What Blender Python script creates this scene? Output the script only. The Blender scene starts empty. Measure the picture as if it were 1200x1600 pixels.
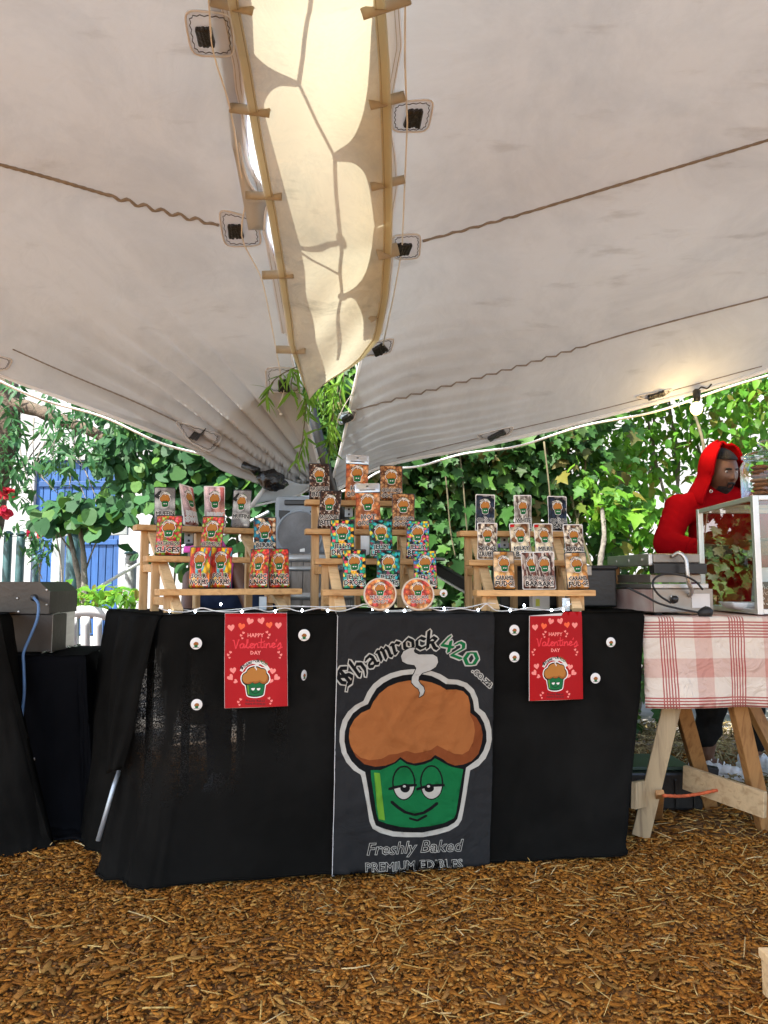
import bpy, bmesh, math, random
import numpy as np
from mathutils import Vector, Matrix, noise
from mathutils.geometry import delaunay_2d_cdt
from mathutils.bvhtree import BVHTree

random.seed(7); RNG = np.random.default_rng(7)
SC = bpy.context.scene; COL = SC.collection
rad = math.radians

# ------------------------------------------------------------------ camera, sky, sun, exposure
F, PITCH, CAMZ = 1180.0, math.atan(110 / 1180.0), 1.0
cam_data = bpy.data.cameras.new('camera'); cam = bpy.data.objects.new('camera', cam_data); COL.objects.link(cam)
cam_data.sensor_fit = 'VERTICAL'; cam_data.sensor_height = 36.0; cam_data.lens = 36.0 * F / 1600.0
cam_data.clip_start = 0.05; cam_data.clip_end = 800
cam.location = (0, 0, CAMZ); cam.rotation_euler = (math.pi / 2 + PITCH, 0, 0)
SC.camera = cam

TO_SUN = Vector((-0.37, -0.46, 0.80)).normalized()
world = bpy.data.worlds.new('World'); SC.world = world; world.use_nodes = True
wn = world.node_tree.nodes; wl = world.node_tree.links
sky = wn.new('ShaderNodeTexSky'); sky.sky_type = 'NISHITA'; sky.sun_disc = False
sky.sun_elevation = math.asin(TO_SUN.z); sky.sun_rotation = math.atan2(TO_SUN.x, TO_SUN.y)
sky.air_density = 1.0; sky.dust_density = 2.0; sky.ozone_density = 1.0
wn['Background'].inputs['Strength'].default_value = 0.15
wl.new(sky.outputs[0], wn['Background'].inputs[0])
sd = bpy.data.lights.new('sun', 'SUN'); sd.energy = 4.6; sd.angle = rad(0.5); sd.color = (1.0, 0.95, 0.87)
sun = bpy.data.objects.new('sun', sd); COL.objects.link(sun)
sun.rotation_euler = (-TO_SUN).to_track_quat('-Z', 'Y').to_euler(); sun.location = (-6, -4, 12)
SC.view_settings.view_transform = 'Standard'; SC.view_settings.look = 'None'
SC.view_settings.exposure = 1.78; SC.view_settings.gamma = 1.0; SC.view_settings.use_curve_mapping = False
SC.cycles.max_bounces = 10; SC.cycles.transmission_bounces = 8; SC.cycles.transparent_max_bounces = 12
SC.cycles.use_denoising = True

def at(u, v, Y):
    """point seen at photo pixel (u, v) at distance Y in front of the camera"""
    d = ray(u, v)
    return Vector((0, 0, CAMZ)) + d * (Y / d.y)

def ray(u, v):
    dx, dy = (u - 600) / F, (800 - v) / F
    return Vector((dx, math.cos(PITCH) - dy * math.sin(PITCH), math.sin(PITCH) + dy * math.cos(PITCH)))

def on_plane(u, v, p0, n):
    d = ray(u, v); o = Vector((0, 0, CAMZ))
    return o + d * ((Vector(p0) - o).dot(n) / d.dot(n))

def ground(u, v, z=0.0):
    d = ray(u, v)
    return Vector((0, 0, CAMZ)) + d * ((z - CAMZ) / d.z)

def lerp(a, b, t): return a + (b - a) * t
def smooth(t):
    t = min(1, max(0, t)); return t * t * (3 - 2 * t)
def interp(x, pts):
    for (x0, y0), (x1, y1) in zip(pts, pts[1:]):
        if x <= x1 or (x1, y1) == pts[-1]:
            return y0 + (y1 - y0) * (x - x0) / (x1 - x0)
def catmull(pts, n=8):
    P = [Vector(p) for p in pts]; P = [P[0] * 2 - P[1]] + P + [P[-1] * 2 - P[-2]]; out = []
    for i in range(1, len(P) - 2):
        p0, p1, p2, p3 = P[i - 1:i + 3]
        for k in range(n):
            t = k / n
            out.append(0.5 * ((2 * p1) + (p2 - p0) * t + (2 * p0 - 5 * p1 + 4 * p2 - p3) * t * t + (3 * p1 - p0 - 3 * p2 + p3) * t ** 3))
    out.append(P[-2]); return out

# ------------------------------------------------------------------ materials
def lin(c):
    return tuple((x / 255 / 12.92 if x / 255 <= 0.04045 else ((x / 255 + 0.055) / 1.055) ** 2.4) for x in c)

def new_mat(name):
    m = bpy.data.materials.new(name); m.use_nodes = True
    nt = m.node_tree
    return m, nt, nt.nodes, nt.links, nt.nodes['Principled BSDF'], nt.nodes['Material Output']

def ramp(nodes, stops, interp_='LINEAR'):
    r = nodes.new('ShaderNodeValToRGB'); r.color_ramp.interpolation = interp_
    e = r.color_ramp.elements
    while len(e) < len(stops): e.new(0.5)
    for el, (p, c) in zip(e, stops): el.position = p; el.color = (*c, 1)
    return r

def mat(name, c, rough=0.6, metal=0.0, var=0.15, scale=12, bump=0.0, bscale=60, coord='Object', c2=None, spec=0.5, stretch=None, coat=0.0):
    """plain surface with mottled colour and fine relief"""
    m, nt, N, L, b, o = new_mat(name)
    b.inputs['Roughness'].default_value = rough; b.inputs['Metallic'].default_value = metal
    b.inputs['Specular IOR Level'].default_value = spec; b.inputs['Coat Weight'].default_value = coat
    tc = N.new('ShaderNodeTexCoord'); src = tc.outputs[coord]
    if stretch:
        mp = N.new('ShaderNodeMapping'); mp.inputs['Scale'].default_value = stretch; L.new(src, mp.inputs[0]); src = mp.outputs[0]
    n1 = N.new('ShaderNodeTexNoise'); n1.inputs['Scale'].default_value = scale; n1.inputs['Detail'].default_value = 5
    L.new(src, n1.inputs['Vector'])
    c2 = c2 or tuple(x * (1 - var) for x in c); ca = tuple(min(1, x * (1 + var)) for x in c)
    r = ramp(N, [(0.3, c2), (0.7, ca)]); L.new(n1.outputs[0], r.inputs[0]); L.new(r.outputs[0], b.inputs['Base Color'])
    if bump:
        n2 = N.new('ShaderNodeTexNoise'); n2.inputs['Scale'].default_value = bscale; n2.inputs['Detail'].default_value = 4
        L.new(src, n2.inputs['Vector'])
        bp = N.new('ShaderNodeBump'); bp.inputs['Strength'].default_value = bump; bp.inputs['Distance'].default_value = 0.01
        L.new(n2.outputs[0], bp.inputs['Height']); L.new(bp.outputs[0], b.inputs['Normal'])
    return m

def wood(name, c1, c2, scale=(1.5, 22, 22), rough=0.6, bump=0.25):
    m, nt, N, L, b, o = new_mat(name)
    tc = N.new('ShaderNodeTexCoord'); mp = N.new('ShaderNodeMapping'); mp.inputs['Scale'].default_value = scale
    oi = N.new('ShaderNodeObjectInfo'); ad = N.new('ShaderNodeVectorMath'); ad.operation = 'ADD'
    ml = N.new('ShaderNodeMath'); ml.operation = 'MULTIPLY'; ml.inputs[1].default_value = 9.0
    L.new(oi.outputs['Random'], ml.inputs[0]); L.new(tc.outputs['Object'], ad.inputs[0]); L.new(ml.outputs[0], ad.inputs[1])
    L.new(ad.outputs[0], mp.inputs[0])
    n = N.new('ShaderNodeTexNoise'); n.inputs['Scale'].default_value = 3.0; n.inputs['Detail'].default_value = 8; n.inputs['Distortion'].default_value = 0.7
    L.new(mp.outputs[0], n.inputs['Vector'])
    r = ramp(N, [(0.28, c2), (0.48, c1), (0.62, tuple(x * 1.12 for x in c1)), (0.75, c2)]); L.new(n.outputs[0], r.inputs[0])
    hs = N.new('ShaderNodeHueSaturation'); mr = N.new('ShaderNodeMapRange'); mr.inputs[3].default_value = 0.8; mr.inputs[4].default_value = 1.15
    L.new(oi.outputs['Random'], mr.inputs[0]); L.new(mr.outputs[0], hs.inputs['Value']); L.new(r.outputs[0], hs.inputs['Color'])
    L.new(hs.outputs[0], b.inputs['Base Color'])
    b.inputs['Roughness'].default_value = rough
    bp = N.new('ShaderNodeBump'); bp.inputs['Strength'].default_value = bump; bp.inputs['Distance'].default_value = 0.004
    L.new(n.outputs[0], bp.inputs['Height']); L.new(bp.outputs[0], b.inputs['Normal'])
    return m

def leaf_mat(name, cols, trans=0.35, rough=0.5, spec=0.22):
    """thin leaf: each leaf of a mass takes its own tint; part of the light goes through"""
    m, nt, N, L, b, o = new_mat(name)
    g = N.new('ShaderNodeNewGeometry'); oi = N.new('ShaderNodeObjectInfo')
    a = N.new('ShaderNodeMath'); a.operation = 'ADD'; L.new(g.outputs['Random Per Island'], a.inputs[0]); L.new(oi.outputs['Random'], a.inputs[1])
    fr = N.new('ShaderNodeMath'); fr.operation = 'FRACT'; L.new(a.outputs[0], fr.inputs[0])
    r = ramp(N, [(i / (len(cols) - 1), c) for i, c in enumerate(cols)]); L.new(fr.outputs[0], r.inputs[0])
    tc = N.new('ShaderNodeTexCoord'); n = N.new('ShaderNodeTexNoise'); n.inputs['Scale'].default_value = 40; n.inputs['Detail'].default_value = 3
    L.new(tc.outputs['Object'], n.inputs['Vector'])
    mx = N.new('ShaderNodeMix'); mx.data_type = 'RGBA'; mx.blend_type = 'MULTIPLY'; mx.inputs[0].default_value = 0.5
    r2 = ramp(N, [(0.3, (0.55, 0.55, 0.5)), (0.7, (1, 1, 1))]); L.new(n.outputs[0], r2.inputs[0])
    L.new(r.outputs[0], mx.inputs[6]); L.new(r2.outputs[0], mx.inputs[7])
    L.new(mx.outputs[2], b.inputs['Base Color']); b.inputs['Roughness'].default_value = rough; b.inputs['Specular IOR Level'].default_value = spec
    t = N.new('ShaderNodeBsdfTranslucent')
    hs = N.new('ShaderNodeHueSaturation'); hs.inputs['Value'].default_value = 1.55; hs.inputs['Hue'].default_value = 0.48; L.new(mx.outputs[2], hs.inputs['Color']); L.new(hs.outputs[0], t.inputs['Color'])
    ms = N.new('ShaderNodeMixShader'); ms.inputs[0].default_value = trans
    L.new(b.outputs[0], ms.inputs[1]); L.new(t.outputs[0], ms.inputs[2]); L.new(ms.outputs[0], o.inputs[0])
    return m

def fabric_mat(name, c, trans=0.0, tcol=None, rough=0.9, stain=0.2, weave=900, wbump=0.15, stain_scale=2.0, stain_col=None, wrinkle=0.0):
    m, nt, N, L, b, o = new_mat(name)
    tc = N.new('ShaderNodeTexCoord')
    n1 = N.new('ShaderNodeTexNoise'); n1.inputs['Scale'].default_value = stain_scale; n1.inputs['Detail'].default_value = 9; n1.inputs['Roughness'].default_value = 0.7; n1.inputs['Distortion'].default_value = 0.6
    L.new(tc.outputs['Object'], n1.inputs['Vector'])
    sc = stain_col or tuple(x * (1 - stain) for x in c)
    r = ramp(N, [(0.35, sc), (0.58, c)]); L.new(n1.outputs[0], r.inputs[0])
    # scuff streaks
    mp = N.new('ShaderNodeMapping'); mp.inputs['Scale'].default_value = (1.5, 6, 3.5); mp.inputs['Rotation'].default_value = (0.3, 0.2, 0.9); L.new(tc.outputs['Object'], mp.inputs[0])
    n3 = N.new('ShaderNodeTexNoise'); n3.inputs['Scale'].default_value = 1.6; n3.inputs['Detail'].default_value = 11; n3.inputs['Roughness'].default_value = .62; L.new(mp.outputs[0], n3.inputs['Vector'])
    r3 = ramp(N, [(0.27, tuple(1 - stain * .8 for _ in range(3))), (0.40, (1, 1, 1))]); L.new(n3.outputs[0], r3.inputs[0])
    mx = N.new('ShaderNodeMix'); mx.data_type = 'RGBA'; mx.blend_type = 'MULTIPLY'; mx.inputs[0].default_value = 1.0
    L.new(r.outputs[0], mx.inputs[6]); L.new(r3.outputs[0], mx.inputs[7])
    L.new(mx.outputs[2], b.inputs['Base Color']); b.inputs['Roughness'].default_value = rough; b.inputs['Specular IOR Level'].default_value = 0.03
    n2 = N.new('ShaderNodeTexNoise'); n2.inputs['Scale'].default_value = weave; L.new(tc.outputs['Object'], n2.inputs['Vector'])
    bp = N.new('ShaderNodeBump'); bp.inputs['Strength'].default_value = wbump; bp.inputs['Distance'].default_value = 0.002; L.new(n2.outputs[0], bp.inputs['Height'])
    last = bp
    if wrinkle:
        n4 = N.new('ShaderNodeTexNoise'); n4.inputs['Scale'].default_value = 7; n4.inputs['Detail'].default_value = 3; n4.inputs['Distortion'].default_value = 1.5; L.new(tc.outputs['Object'], n4.inputs['Vector'])
        b2 = N.new('ShaderNodeBump'); b2.inputs['Strength'].default_value = wrinkle; b2.inputs['Distance'].default_value = 0.05
        L.new(n4.outputs[0], b2.inputs['Height']); L.new(bp.outputs[0], b2.inputs['Normal']); last = b2
    L.new(last.outputs[0], b.inputs['Normal'])
    if trans:
        t = N.new('ShaderNodeBsdfTranslucent')
        mc = N.new('ShaderNodeMix'); mc.data_type = 'RGBA'; mc.blend_type = 'MULTIPLY'; mc.inputs[0].default_value = 1.0
        mc.inputs[6].default_value = (*(tcol or c), 1); L.new(r3.outputs[0], mc.inputs[7]); L.new(mc.outputs[2], t.inputs['Color'])
        ms = N.new('ShaderNodeMixShader'); ms.inputs[0].default_value = trans
        L.new(b.outputs[0], ms.inputs[1]); L.new(t.outputs[0], ms.inputs[2]); L.new(ms.outputs[0], o.inputs[0])
    return m

def glass_mat(name, tint=(0.93, 0.97, 0.95), refl=1.0):
    """thin pane: clear with mirror reflections by angle"""
    m, nt, N, L, b, o = new_mat(name); N.remove(b)
    t = N.new('ShaderNodeBsdfTransparent'); t.inputs[0].default_value = (*tint, 1)
    g = N.new('ShaderNodeBsdfGlossy'); g.inputs['Roughness'].default_value = 0.01
    f = N.new('ShaderNodeFresnel'); f.inputs['IOR'].default_value = 1.5
    mu = N.new('ShaderNodeMath'); mu.operation = 'MULTIPLY_ADD'; mu.inputs[1].default_value = refl; mu.inputs[2].default_value = 0.02; mu.use_clamp = True
    L.new(f.outputs[0], mu.inputs[0]); ms = N.new('ShaderNodeMixShader'); L.new(mu.outputs[0], ms.inputs[0])
    L.new(t.outputs[0], ms.inputs[1]); L.new(g.outputs[0], ms.inputs[2]); L.new(ms.outputs[0], o.inputs[0])
    return m

def emit_mat(name, c, s):
    m, nt, N, L, b, o = new_mat(name)
    b.inputs['Base Color'].default_value = (*c, 1); b.inputs['Emission Color'].default_value = (*c, 1); b.inputs['Emission Strength'].default_value = s
    return m

def flat(name, c, rough=0.5, spec=0.5, coat=0.0, metal=0.0):
    m, nt, N, L, b, o = new_mat(name)
    b.inputs['Base Color'].default_value = (*c, 1); b.inputs['Roughness'].default_value = rough; b.inputs['Specular IOR Level'].default_value = spec
    b.inputs['Coat Weight'].default_value = coat; b.inputs['Metallic'].default_value = metal
    return m

M = {}
M['tent'] = fabric_mat('tent_fabric', (0.56, 0.585, 0.60), trans=0.30, tcol=(0.72, 0.75, 0.765), stain=0.22, stain_scale=1.9, weave=500, wbump=0.2, wrinkle=0.12)
M['shading_web'] = fabric_mat('shading_reinforcement', (0.30, 0.29, 0.28), trans=0.12, stain=0.2)  # darker, barely translucent layer that shades the gathered folds from above
M['tent_hem'] = fabric_mat('tent_hem', (0.80, 0.79, 0.78), trans=0.45, tcol=(0.92, 0.92, 0.92), stain=0.05)
M['patch'] = fabric_mat('patch_fabric', (0.90, 0.90, 0.91), trans=0.8, tcol=(0.97, 0.98, 1.0), stain=0.06)
M['strip'] = fabric_mat('strip_canvas', (0.60, 0.57, 0.45), trans=0.29, tcol=(0.64, 0.61, 0.45), stain=0.4, stain_scale=3, weave=700, wbump=0.25, wrinkle=0.35)
M['strip_hem'] = fabric_mat('strip_hem', (0.66, 0.61, 0.46), trans=0.85, tcol=(0.96, 0.92, 0.78), stain=0.15)
M['strap'] = fabric_mat('strap_web', (0.56, 0.49, 0.37), trans=0.5, stain=0.15)
M['rope_grey'] = mat('rope_grey', (0.24, 0.22, 0.20), 0.9, bump=0.5, bscale=200)
M['stitch'] = mat('stitch_thread', (0.08, 0.07, 0.065), 0.9)
M['cord_white'] = mat('cord_white', (0.72, 0.70, 0.66), 0.8, bump=0.4, bscale=300)
M['edge_rope'] = mat('white_edge_rope', (0.80, 0.79, 0.77), 0.7, bump=.3, bscale=200)
M['tape'] = mat('black_tape', (0.012, 0.012, 0.013), 0.35, bump=0.6, bscale=90)
M['bag'] = mat('black_plastic_bag', (0.006, 0.006, 0.007), 0.22, bump=1.0, bscale=40)
M['black_cloth'] = fabric_mat('black_cloth', (0.0062, 0.0060, 0.0052), stain_col=(0.0115, 0.011, 0.0098), weave=1200, wbump=0.3)
M['navy_cloth'] = fabric_mat('faded_black_cloth', (0.006, 0.0064, 0.0078), stain=0.25, weave=1200, wbump=0.3)
M['pine'] = wood('pine_board', (0.56, 0.33, 0.13), (0.40, 0.20, 0.065))
M['pine_pale'] = wood('pine_pale', (0.66, 0.46, 0.24), (0.52, 0.32, 0.14))
M['pine_v'] = wood('pine_post', (0.58, 0.36, 0.16), (0.44, 0.24, 0.09), (22, 22, 1.5))
M['lumber'] = wood('orange_lumber', (0.42, 0.21, 0.07), (0.27, 0.115, 0.032), (14, 14, 1.2))
M['lumber_grey'] = wood('weathered_lumber', (0.47, 0.35, 0.20), (0.30, 0.21, 0.12), (14, 14, 1.4), bump=0.5)
M['brace'] = wood('saw_marked_brace', (0.56, 0.40, 0.22), (0.42, 0.27, 0.13), (2, 14, 14), bump=0.4)
M['steel'] = mat('brushed_steel', (0.55, 0.54, 0.51), 0.32, 0.9, var=0.1, scale=6, bump=0.15, bscale=150, stretch=(1, 1, 12))
M['steel_dull'] = mat('dull_steel', (0.32, 0.29, 0.25), 0.42, 0.8, var=0.3, scale=5, bump=0.1, bscale=60)
M['steel_brown'] = mat('heat_browned_steel', (0.075, 0.062, 0.05), 0.42, 0.4, var=0.35, scale=4, bump=0.1, bscale=60)
M['steel_foil'] = mat('crumpled_foil', (0.62, 0.63, 0.64), 0.25, 0.95, var=0.15, scale=20, bump=1.0, bscale=25)
M['alu'] = mat('aluminium_frame', (0.70, 0.70, 0.68), 0.35, 0.7, var=0.06)
M['black_plastic'] = mat('black_plastic', (0.012, 0.012, 0.012), 0.35, bump=0.1)
M['rubber'] = mat('black_rubber', (0.010, 0.010, 0.010), 0.55)
M['blue_cable'] = mat('blue_cable', (0.10, 0.20, 0.38), 0.45)
M['white_plastic'] = mat('white_plastic', (0.78, 0.79, 0.80), 0.4, var=0.04)
M['white_wall'] = mat('white_render', (0.32, 0.316, 0.312), 0.9, var=0.08, scale=3, bump=0.3, bscale=40)
M['blue_board'] = wood('blue_painted_board', (0.012, 0.065, 0.20), (0.008, 0.045, 0.15), (10, 10, 1.0), rough=0.55, bump=0.15)
M['teal_metal'] = mat('green_painted_post', (0.05, 0.115, 0.125), 0.5, var=0.25, scale=20)
M['grey_rail'] = mat('grey_timber_rail', (0.30, 0.33, 0.33), 0.8, var=0.25, scale=9, bump=0.4)
M['bark'] = mat('bark', (0.10, 0.075, 0.052), 0.95, var=0.4, scale=30, bump=1.0, bscale=60)
M['bark_grey'] = mat('grey_bark', (0.17, 0.155, 0.13), 0.95, var=0.35, scale=25, bump=0.8, bscale=50)
M['vine'] = mat('vine_stem', (0.11, 0.095, 0.05), 0.85, var=0.3, scale=30)
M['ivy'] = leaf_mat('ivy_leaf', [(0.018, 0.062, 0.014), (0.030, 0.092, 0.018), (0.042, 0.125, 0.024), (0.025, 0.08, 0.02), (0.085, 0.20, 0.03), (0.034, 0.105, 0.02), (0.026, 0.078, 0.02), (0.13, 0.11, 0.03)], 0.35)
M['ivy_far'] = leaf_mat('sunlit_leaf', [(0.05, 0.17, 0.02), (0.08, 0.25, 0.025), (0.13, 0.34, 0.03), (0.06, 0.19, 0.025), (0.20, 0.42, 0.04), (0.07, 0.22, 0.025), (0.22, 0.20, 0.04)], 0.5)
M['round_leaf'] = leaf_mat('round_leaf', [(0.020, 0.075, 0.028), (0.032, 0.108, 0.036), (0.045, 0.14, 0.046), (0.028, 0.09, 0.034), (0.10, 0.23, 0.035)], 0.35)
M['thin_leaf'] = leaf_mat('thin_leaf', [(0.02, 0.08, 0.03), (0.035, 0.115, 0.04), (0.05, 0.155, 0.045), (0.028, 0.095, 0.03)], 0.3)
M['willow'] = leaf_mat('willow_leaf', [(0.07, 0.19, 0.02), (0.14, 0.30, 0.03), (0.20, 0.38, 0.05), (0.09, 0.22, 0.03)], 0.45)
M['red_petal'] = leaf_mat('red_petal', [(0.45, 0.02, 0.03), (0.62, 0.05, 0.06)], 0.3)
M['led'] = emit_mat('cool_led', (0.75, 0.88, 1.0), 14)
M['bulb'] = emit_mat('warm_bulb', (1.0, 0.80, 0.44), 0.8)
M['grey_speaker'] = mat('grey_speaker_cabinet', (0.28, 0.325, 0.37), 0.55, var=0.12, bump=0.3, bscale=160)
M['grille'] = mat('speaker_cone', (0.17, 0.18, 0.19), 0.6, var=0.3, scale=9, bump=0.3, bscale=90)
M['stave'] = wood('grey_barrel_stave', (0.30, 0.28, 0.25), (0.19, 0.17, 0.15), (18, 18, 1.4), bump=0.5)
M['hoop'] = mat('galvanised_hoop', (0.46, 0.50, 0.52), 0.45, 0.6, var=0.15)
M['crate_green'] = mat('green_lid', (0.05, 0.085, 0.06), 0.5)
M['glass'] = glass_mat('case_glass', (0.90, 0.95, 0.93), refl=3.2)
M['jar'] = glass_mat('jar_glass', (0.97, 0.985, 0.98), refl=.6)
M['cookie'] = mat('cookie', (0.22, 0.085, 0.028), 0.85, var=0.4, scale=60, bump=0.8, bscale=120)
M['orange_strap'] = mat('orange_strap', (0.52, 0.10, 0.03), 0.8, var=0.3, scale=60)
M['red_cotton'] = fabric_mat('red_cotton', (0.31, 0.003, 0.006), stain=0.2, weave=700, wbump=0.3)
M['jeans'] = fabric_mat('dark_jeans', (0.022, 0.022, 0.022), stain=0.4, weave=900, wbump=0.4, stain_scale=8)
M['blue_jeans'] = fabric_mat('blue_jeans', (0.035, 0.05, 0.10), stain=0.3, weave=900, wbump=0.4, stain_scale=8)
M['pink_cotton'] = fabric_mat('pink_cotton', (0.75, 0.12, 0.48), stain=0.1)
M['skin'] = mat('brown_skin', (0.13, 0.058, 0.031), 0.48, var=0.12, scale=40, bump=0.05, bscale=300)
M['lip'] = mat('brown_lip', (0.105, 0.040, 0.030), 0.4)
M['hair'] = mat('black_hair', (0.006, 0.005, 0.005), 0.7, bump=1.0, bscale=250)
M['eye_white'] = flat('eye_white', (0.62, 0.58, 0.54), 0.2)
M['iris'] = flat('iris', (0.015, 0.008, 0.005), 0.1)
M['shoe'] = mat('white_shoe', (0.72, 0.73, 0.75), 0.55, var=0.06, bump=0.1)
M['sole'] = mat('shoe_sole', (0.80, 0.80, 0.78), 0.7, var=0.05)
M['chalkboard'] = mat('chalkboard', (0.015, 0.015, 0.016), 0.7)
M['chalk'] = flat('chalk', (0.7, 0.7, 0.68), 0.95)
M['paper'] = mat('paper_sheet', (0.70, 0.67, 0.62), 0.9, var=0.08)

# ------------------------------------------------------------------ objects
def tag(o, label=None, cat=None, group=None, kind=None):
    if label: o['label'] = label
    if cat: o['category'] = cat
    if group: o['group'] = group
    if kind: o['kind'] = kind
    return o

def thing(name, label, cat, loc=(0, 0, 0), rz=0.0, group=None):
    o = bpy.data.objects.new(name, None); COL.objects.link(o); o.empty_display_size = 0.1
    o.location = loc; o.rotation_euler = (0, 0, rz)
    return tag(o, label, cat, group)

def rigid(o): return Matrix.Translation(o.location) @ o.rotation_euler.to_matrix().to_4x4()
def wm(o): return wm(o.parent) @ o.matrix_parent_inverse @ rigid(o) if o.parent else rigid(o)

def attach(o, parent, local=False):
    """parent a part modelled in world space (or, local=True, in its thing's own space)"""
    o.parent = parent
    if not local: o.matrix_parent_inverse = wm(parent).inverted()

def link_mesh(name, me, parent=None, local=False):
    o = bpy.data.objects.new(name, me); COL.objects.link(o)
    if parent is not None: attach(o, parent, local)
    return o

def dup(root):
    r = root.copy(); COL.objects.link(r)
    for ch in root.children:
        c = ch.copy(); COL.objects.link(c); c.parent = r
        for g in ch.children:
            d = g.copy(); COL.objects.link(d); d.parent = c
    return r

class MB:
    """collects shapes, then links them as one mesh object"""
    def __init__(s): s.v = []; s.f = []; s.m = []
    def add(s, verts, faces, mi=0):
        b = len(s.v); s.v += [tuple(p) for p in verts]; s.f += [tuple(b + i for i in f) for f in faces]; s.m += [mi] * len(faces); return s
    def box(s, c, size, R=None, mi=0, bev=0.0):
        hx, hy, hz = (x / 2 for x in size); R = R or Matrix.Identity(3); c = Vector(c)
        if bev <= 0:
            P = [c + R @ Vector((x * hx, y * hy, z * hz)) for x in (-1, 1) for y in (-1, 1) for z in (-1, 1)]
            return s.add(P, [(0, 1, 3, 2), (4, 6, 7, 5), (0, 4, 5, 1), (2, 3, 7, 6), (0, 2, 6, 4), (1, 5, 7, 3)], mi)
        bm = bmesh.new(); bmesh.ops.create_cube(bm, size=1.0)
        for w in bm.verts: w.co = Vector((w.co.x * size[0], w.co.y * size[1], w.co.z * size[2]))
        bmesh.ops.bevel(bm, geom=list(bm.edges), offset=bev, segments=2, affect='EDGES', profile=0.5)
        bm.verts.index_update()
        P = [c + R @ w.co for w in bm.verts]; Fc = [[w.index for w in f.verts] for f in bm.faces]; bm.free()
        return s.add(P, Fc, mi)
    def bar(s, a, b, w, h, mi=0, up=(0, 0, 1), bev=0.0):
        """rectangular bar from a to b, w across, h along up"""
        a, b = Vector(a), Vector(b); d = b - a; x = d.normalized(); up = Vector(up)
        y = up.cross(x)
        if y.length < 1e-4: y = Vector((0, 1, 0)).cross(x)
        y.normalize(); z = x.cross(y)
        R = Matrix((x, y, z)).transposed()
        return s.box((a + b) / 2, (d.length, w, h), R, mi, bev)
    def tube(s, pts, r, n=8, mi=0, caps=True, twist=0):
        P = [Vector(p) for p in pts]; rings = []; ref = None
        for i, p in enumerate(P):
            t = (P[min(i + 1, len(P) - 1)] - P[max(i - 1, 0)]).normalized()
            if ref is None: ref = t.orthogonal().normalized()
            ref = (ref - t * ref.dot(t)); ref = ref.normalized() if ref.length > 1e-6 else t.orthogonal().normalized()
            b = t.cross(ref); ri = r[i] if isinstance(r, (list, tuple)) else r
            rings.append([p + (ref * math.cos(k * 2 * math.pi / n) + b * math.sin(k * 2 * math.pi / n)) * ri for k in range(n)])
        V = [q for ring in rings for q in ring]; Fc = []
        for i in range(len(P) - 1):
            for k in range(n):
                k2 = (k + 1) % n; Fc.append((i * n + k, i * n + k2, (i + 1) * n + k2, (i + 1) * n + k))
        if caps: Fc.append(tuple(range(n))[::-1]); Fc.append(tuple((len(P) - 1) * n + k for k in range(n)))
        return s.add(V, Fc, mi)
    def lathe(s, prof, c=(0, 0, 0), n=24, R=None, mi=0, caps=True):
        R = R or Matrix.Identity(3); c = Vector(c); V = []; Fc = []
        for (r, z) in prof:
            for k in range(n): a = 2 * math.pi * k / n; V.append(c + R @ Vector((r * math.cos(a), r * math.sin(a), z)))
        for i in range(len(prof) - 1):
            for k in range(n):
                k2 = (k + 1) % n; Fc.append((i * n + k, i * n + k2, (i + 1) * n + k2, (i + 1) * n + k))
        if caps: Fc.append(tuple(range(n))[::-1]); Fc.append(tuple((len(prof) - 1) * n + k for k in range(n)))
        return s.add(V, Fc, mi)
    def ball(s, c, r, R=None, n=12, mi=0):
        prof = [(max(1e-4, math.sin(math.pi * i / n)), -math.cos(math.pi * i / n)) for i in range(n + 1)]
        r = Vector((r, r, r)) if not hasattr(r, '__len__') else Vector(r)
        S = Matrix.Diagonal(r); return s.lathe(prof, c, n * 2, (R or Matrix.Identity(3)) @ S, mi)
    def sheet(s, fn, nu, nv, mi=0):
        V = [fn(i / nu, j / nv) for j in range(nv + 1) for i in range(nu + 1)]
        Fc = [(j * (nu + 1) + i, j * (nu + 1) + i + 1, (j + 1) * (nu + 1) + i + 1, (j + 1) * (nu + 1) + i) for j in range(nv) for i in range(nu)]
        return s.add(V, Fc, mi)
    def mesh(s, name, mats, smooth_=False, recalc=False):
        me = bpy.data.meshes.new(name); me.from_pydata(s.v, [], s.f)
        for m in (mats if isinstance(mats, (list, tuple)) else [mats]): me.materials.append(m)
        if any(s.m): me.polygons.foreach_set('material_index', s.m)
        if recalc:
            bm = bmesh.new(); bm.from_mesh(me); bmesh.ops.recalc_face_normals(bm, faces=bm.faces); bm.to_mesh(me); bm.free()
        if smooth_: me.polygons.foreach_set('use_smooth', [True] * len(me.polygons))
        me.update(); return me
    def build(s, name, mats, parent=None, smooth=False, local=False):
        return link_mesh(name, s.mesh(name, mats, smooth, True), parent, local)

def solid(o, t, offset=-1):
    m = o.modifiers.new('thickness', 'SOLIDIFY'); m.thickness = t; m.offset = offset; return o
def subsurf(o, n=1):
    m = o.modifiers.new('smooth', 'SUBSURF'); m.levels = n; m.render_levels = n; return o
def rot(rx=0, ry=0, rz=0):
    return Matrix.Rotation(rz, 3, 'Z') @ Matrix.Rotation(ry, 3, 'Y') @ Matrix.Rotation(rx, 3, 'X')
# ------------------------------------------------------------------ flat print: outlines cut into one sheet
def soup(loop):
    a = np.array(loop, float); return np.hstack([a, np.roll(a, -1, 0)])

TMP = bpy.data.scenes.new('workbench')
def evaluated(ob):
    TMP.collection.objects.link(ob); vl = TMP.view_layers[0]; vl.update(); return ob.evaluated_get(vl.depsgraph)

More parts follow.
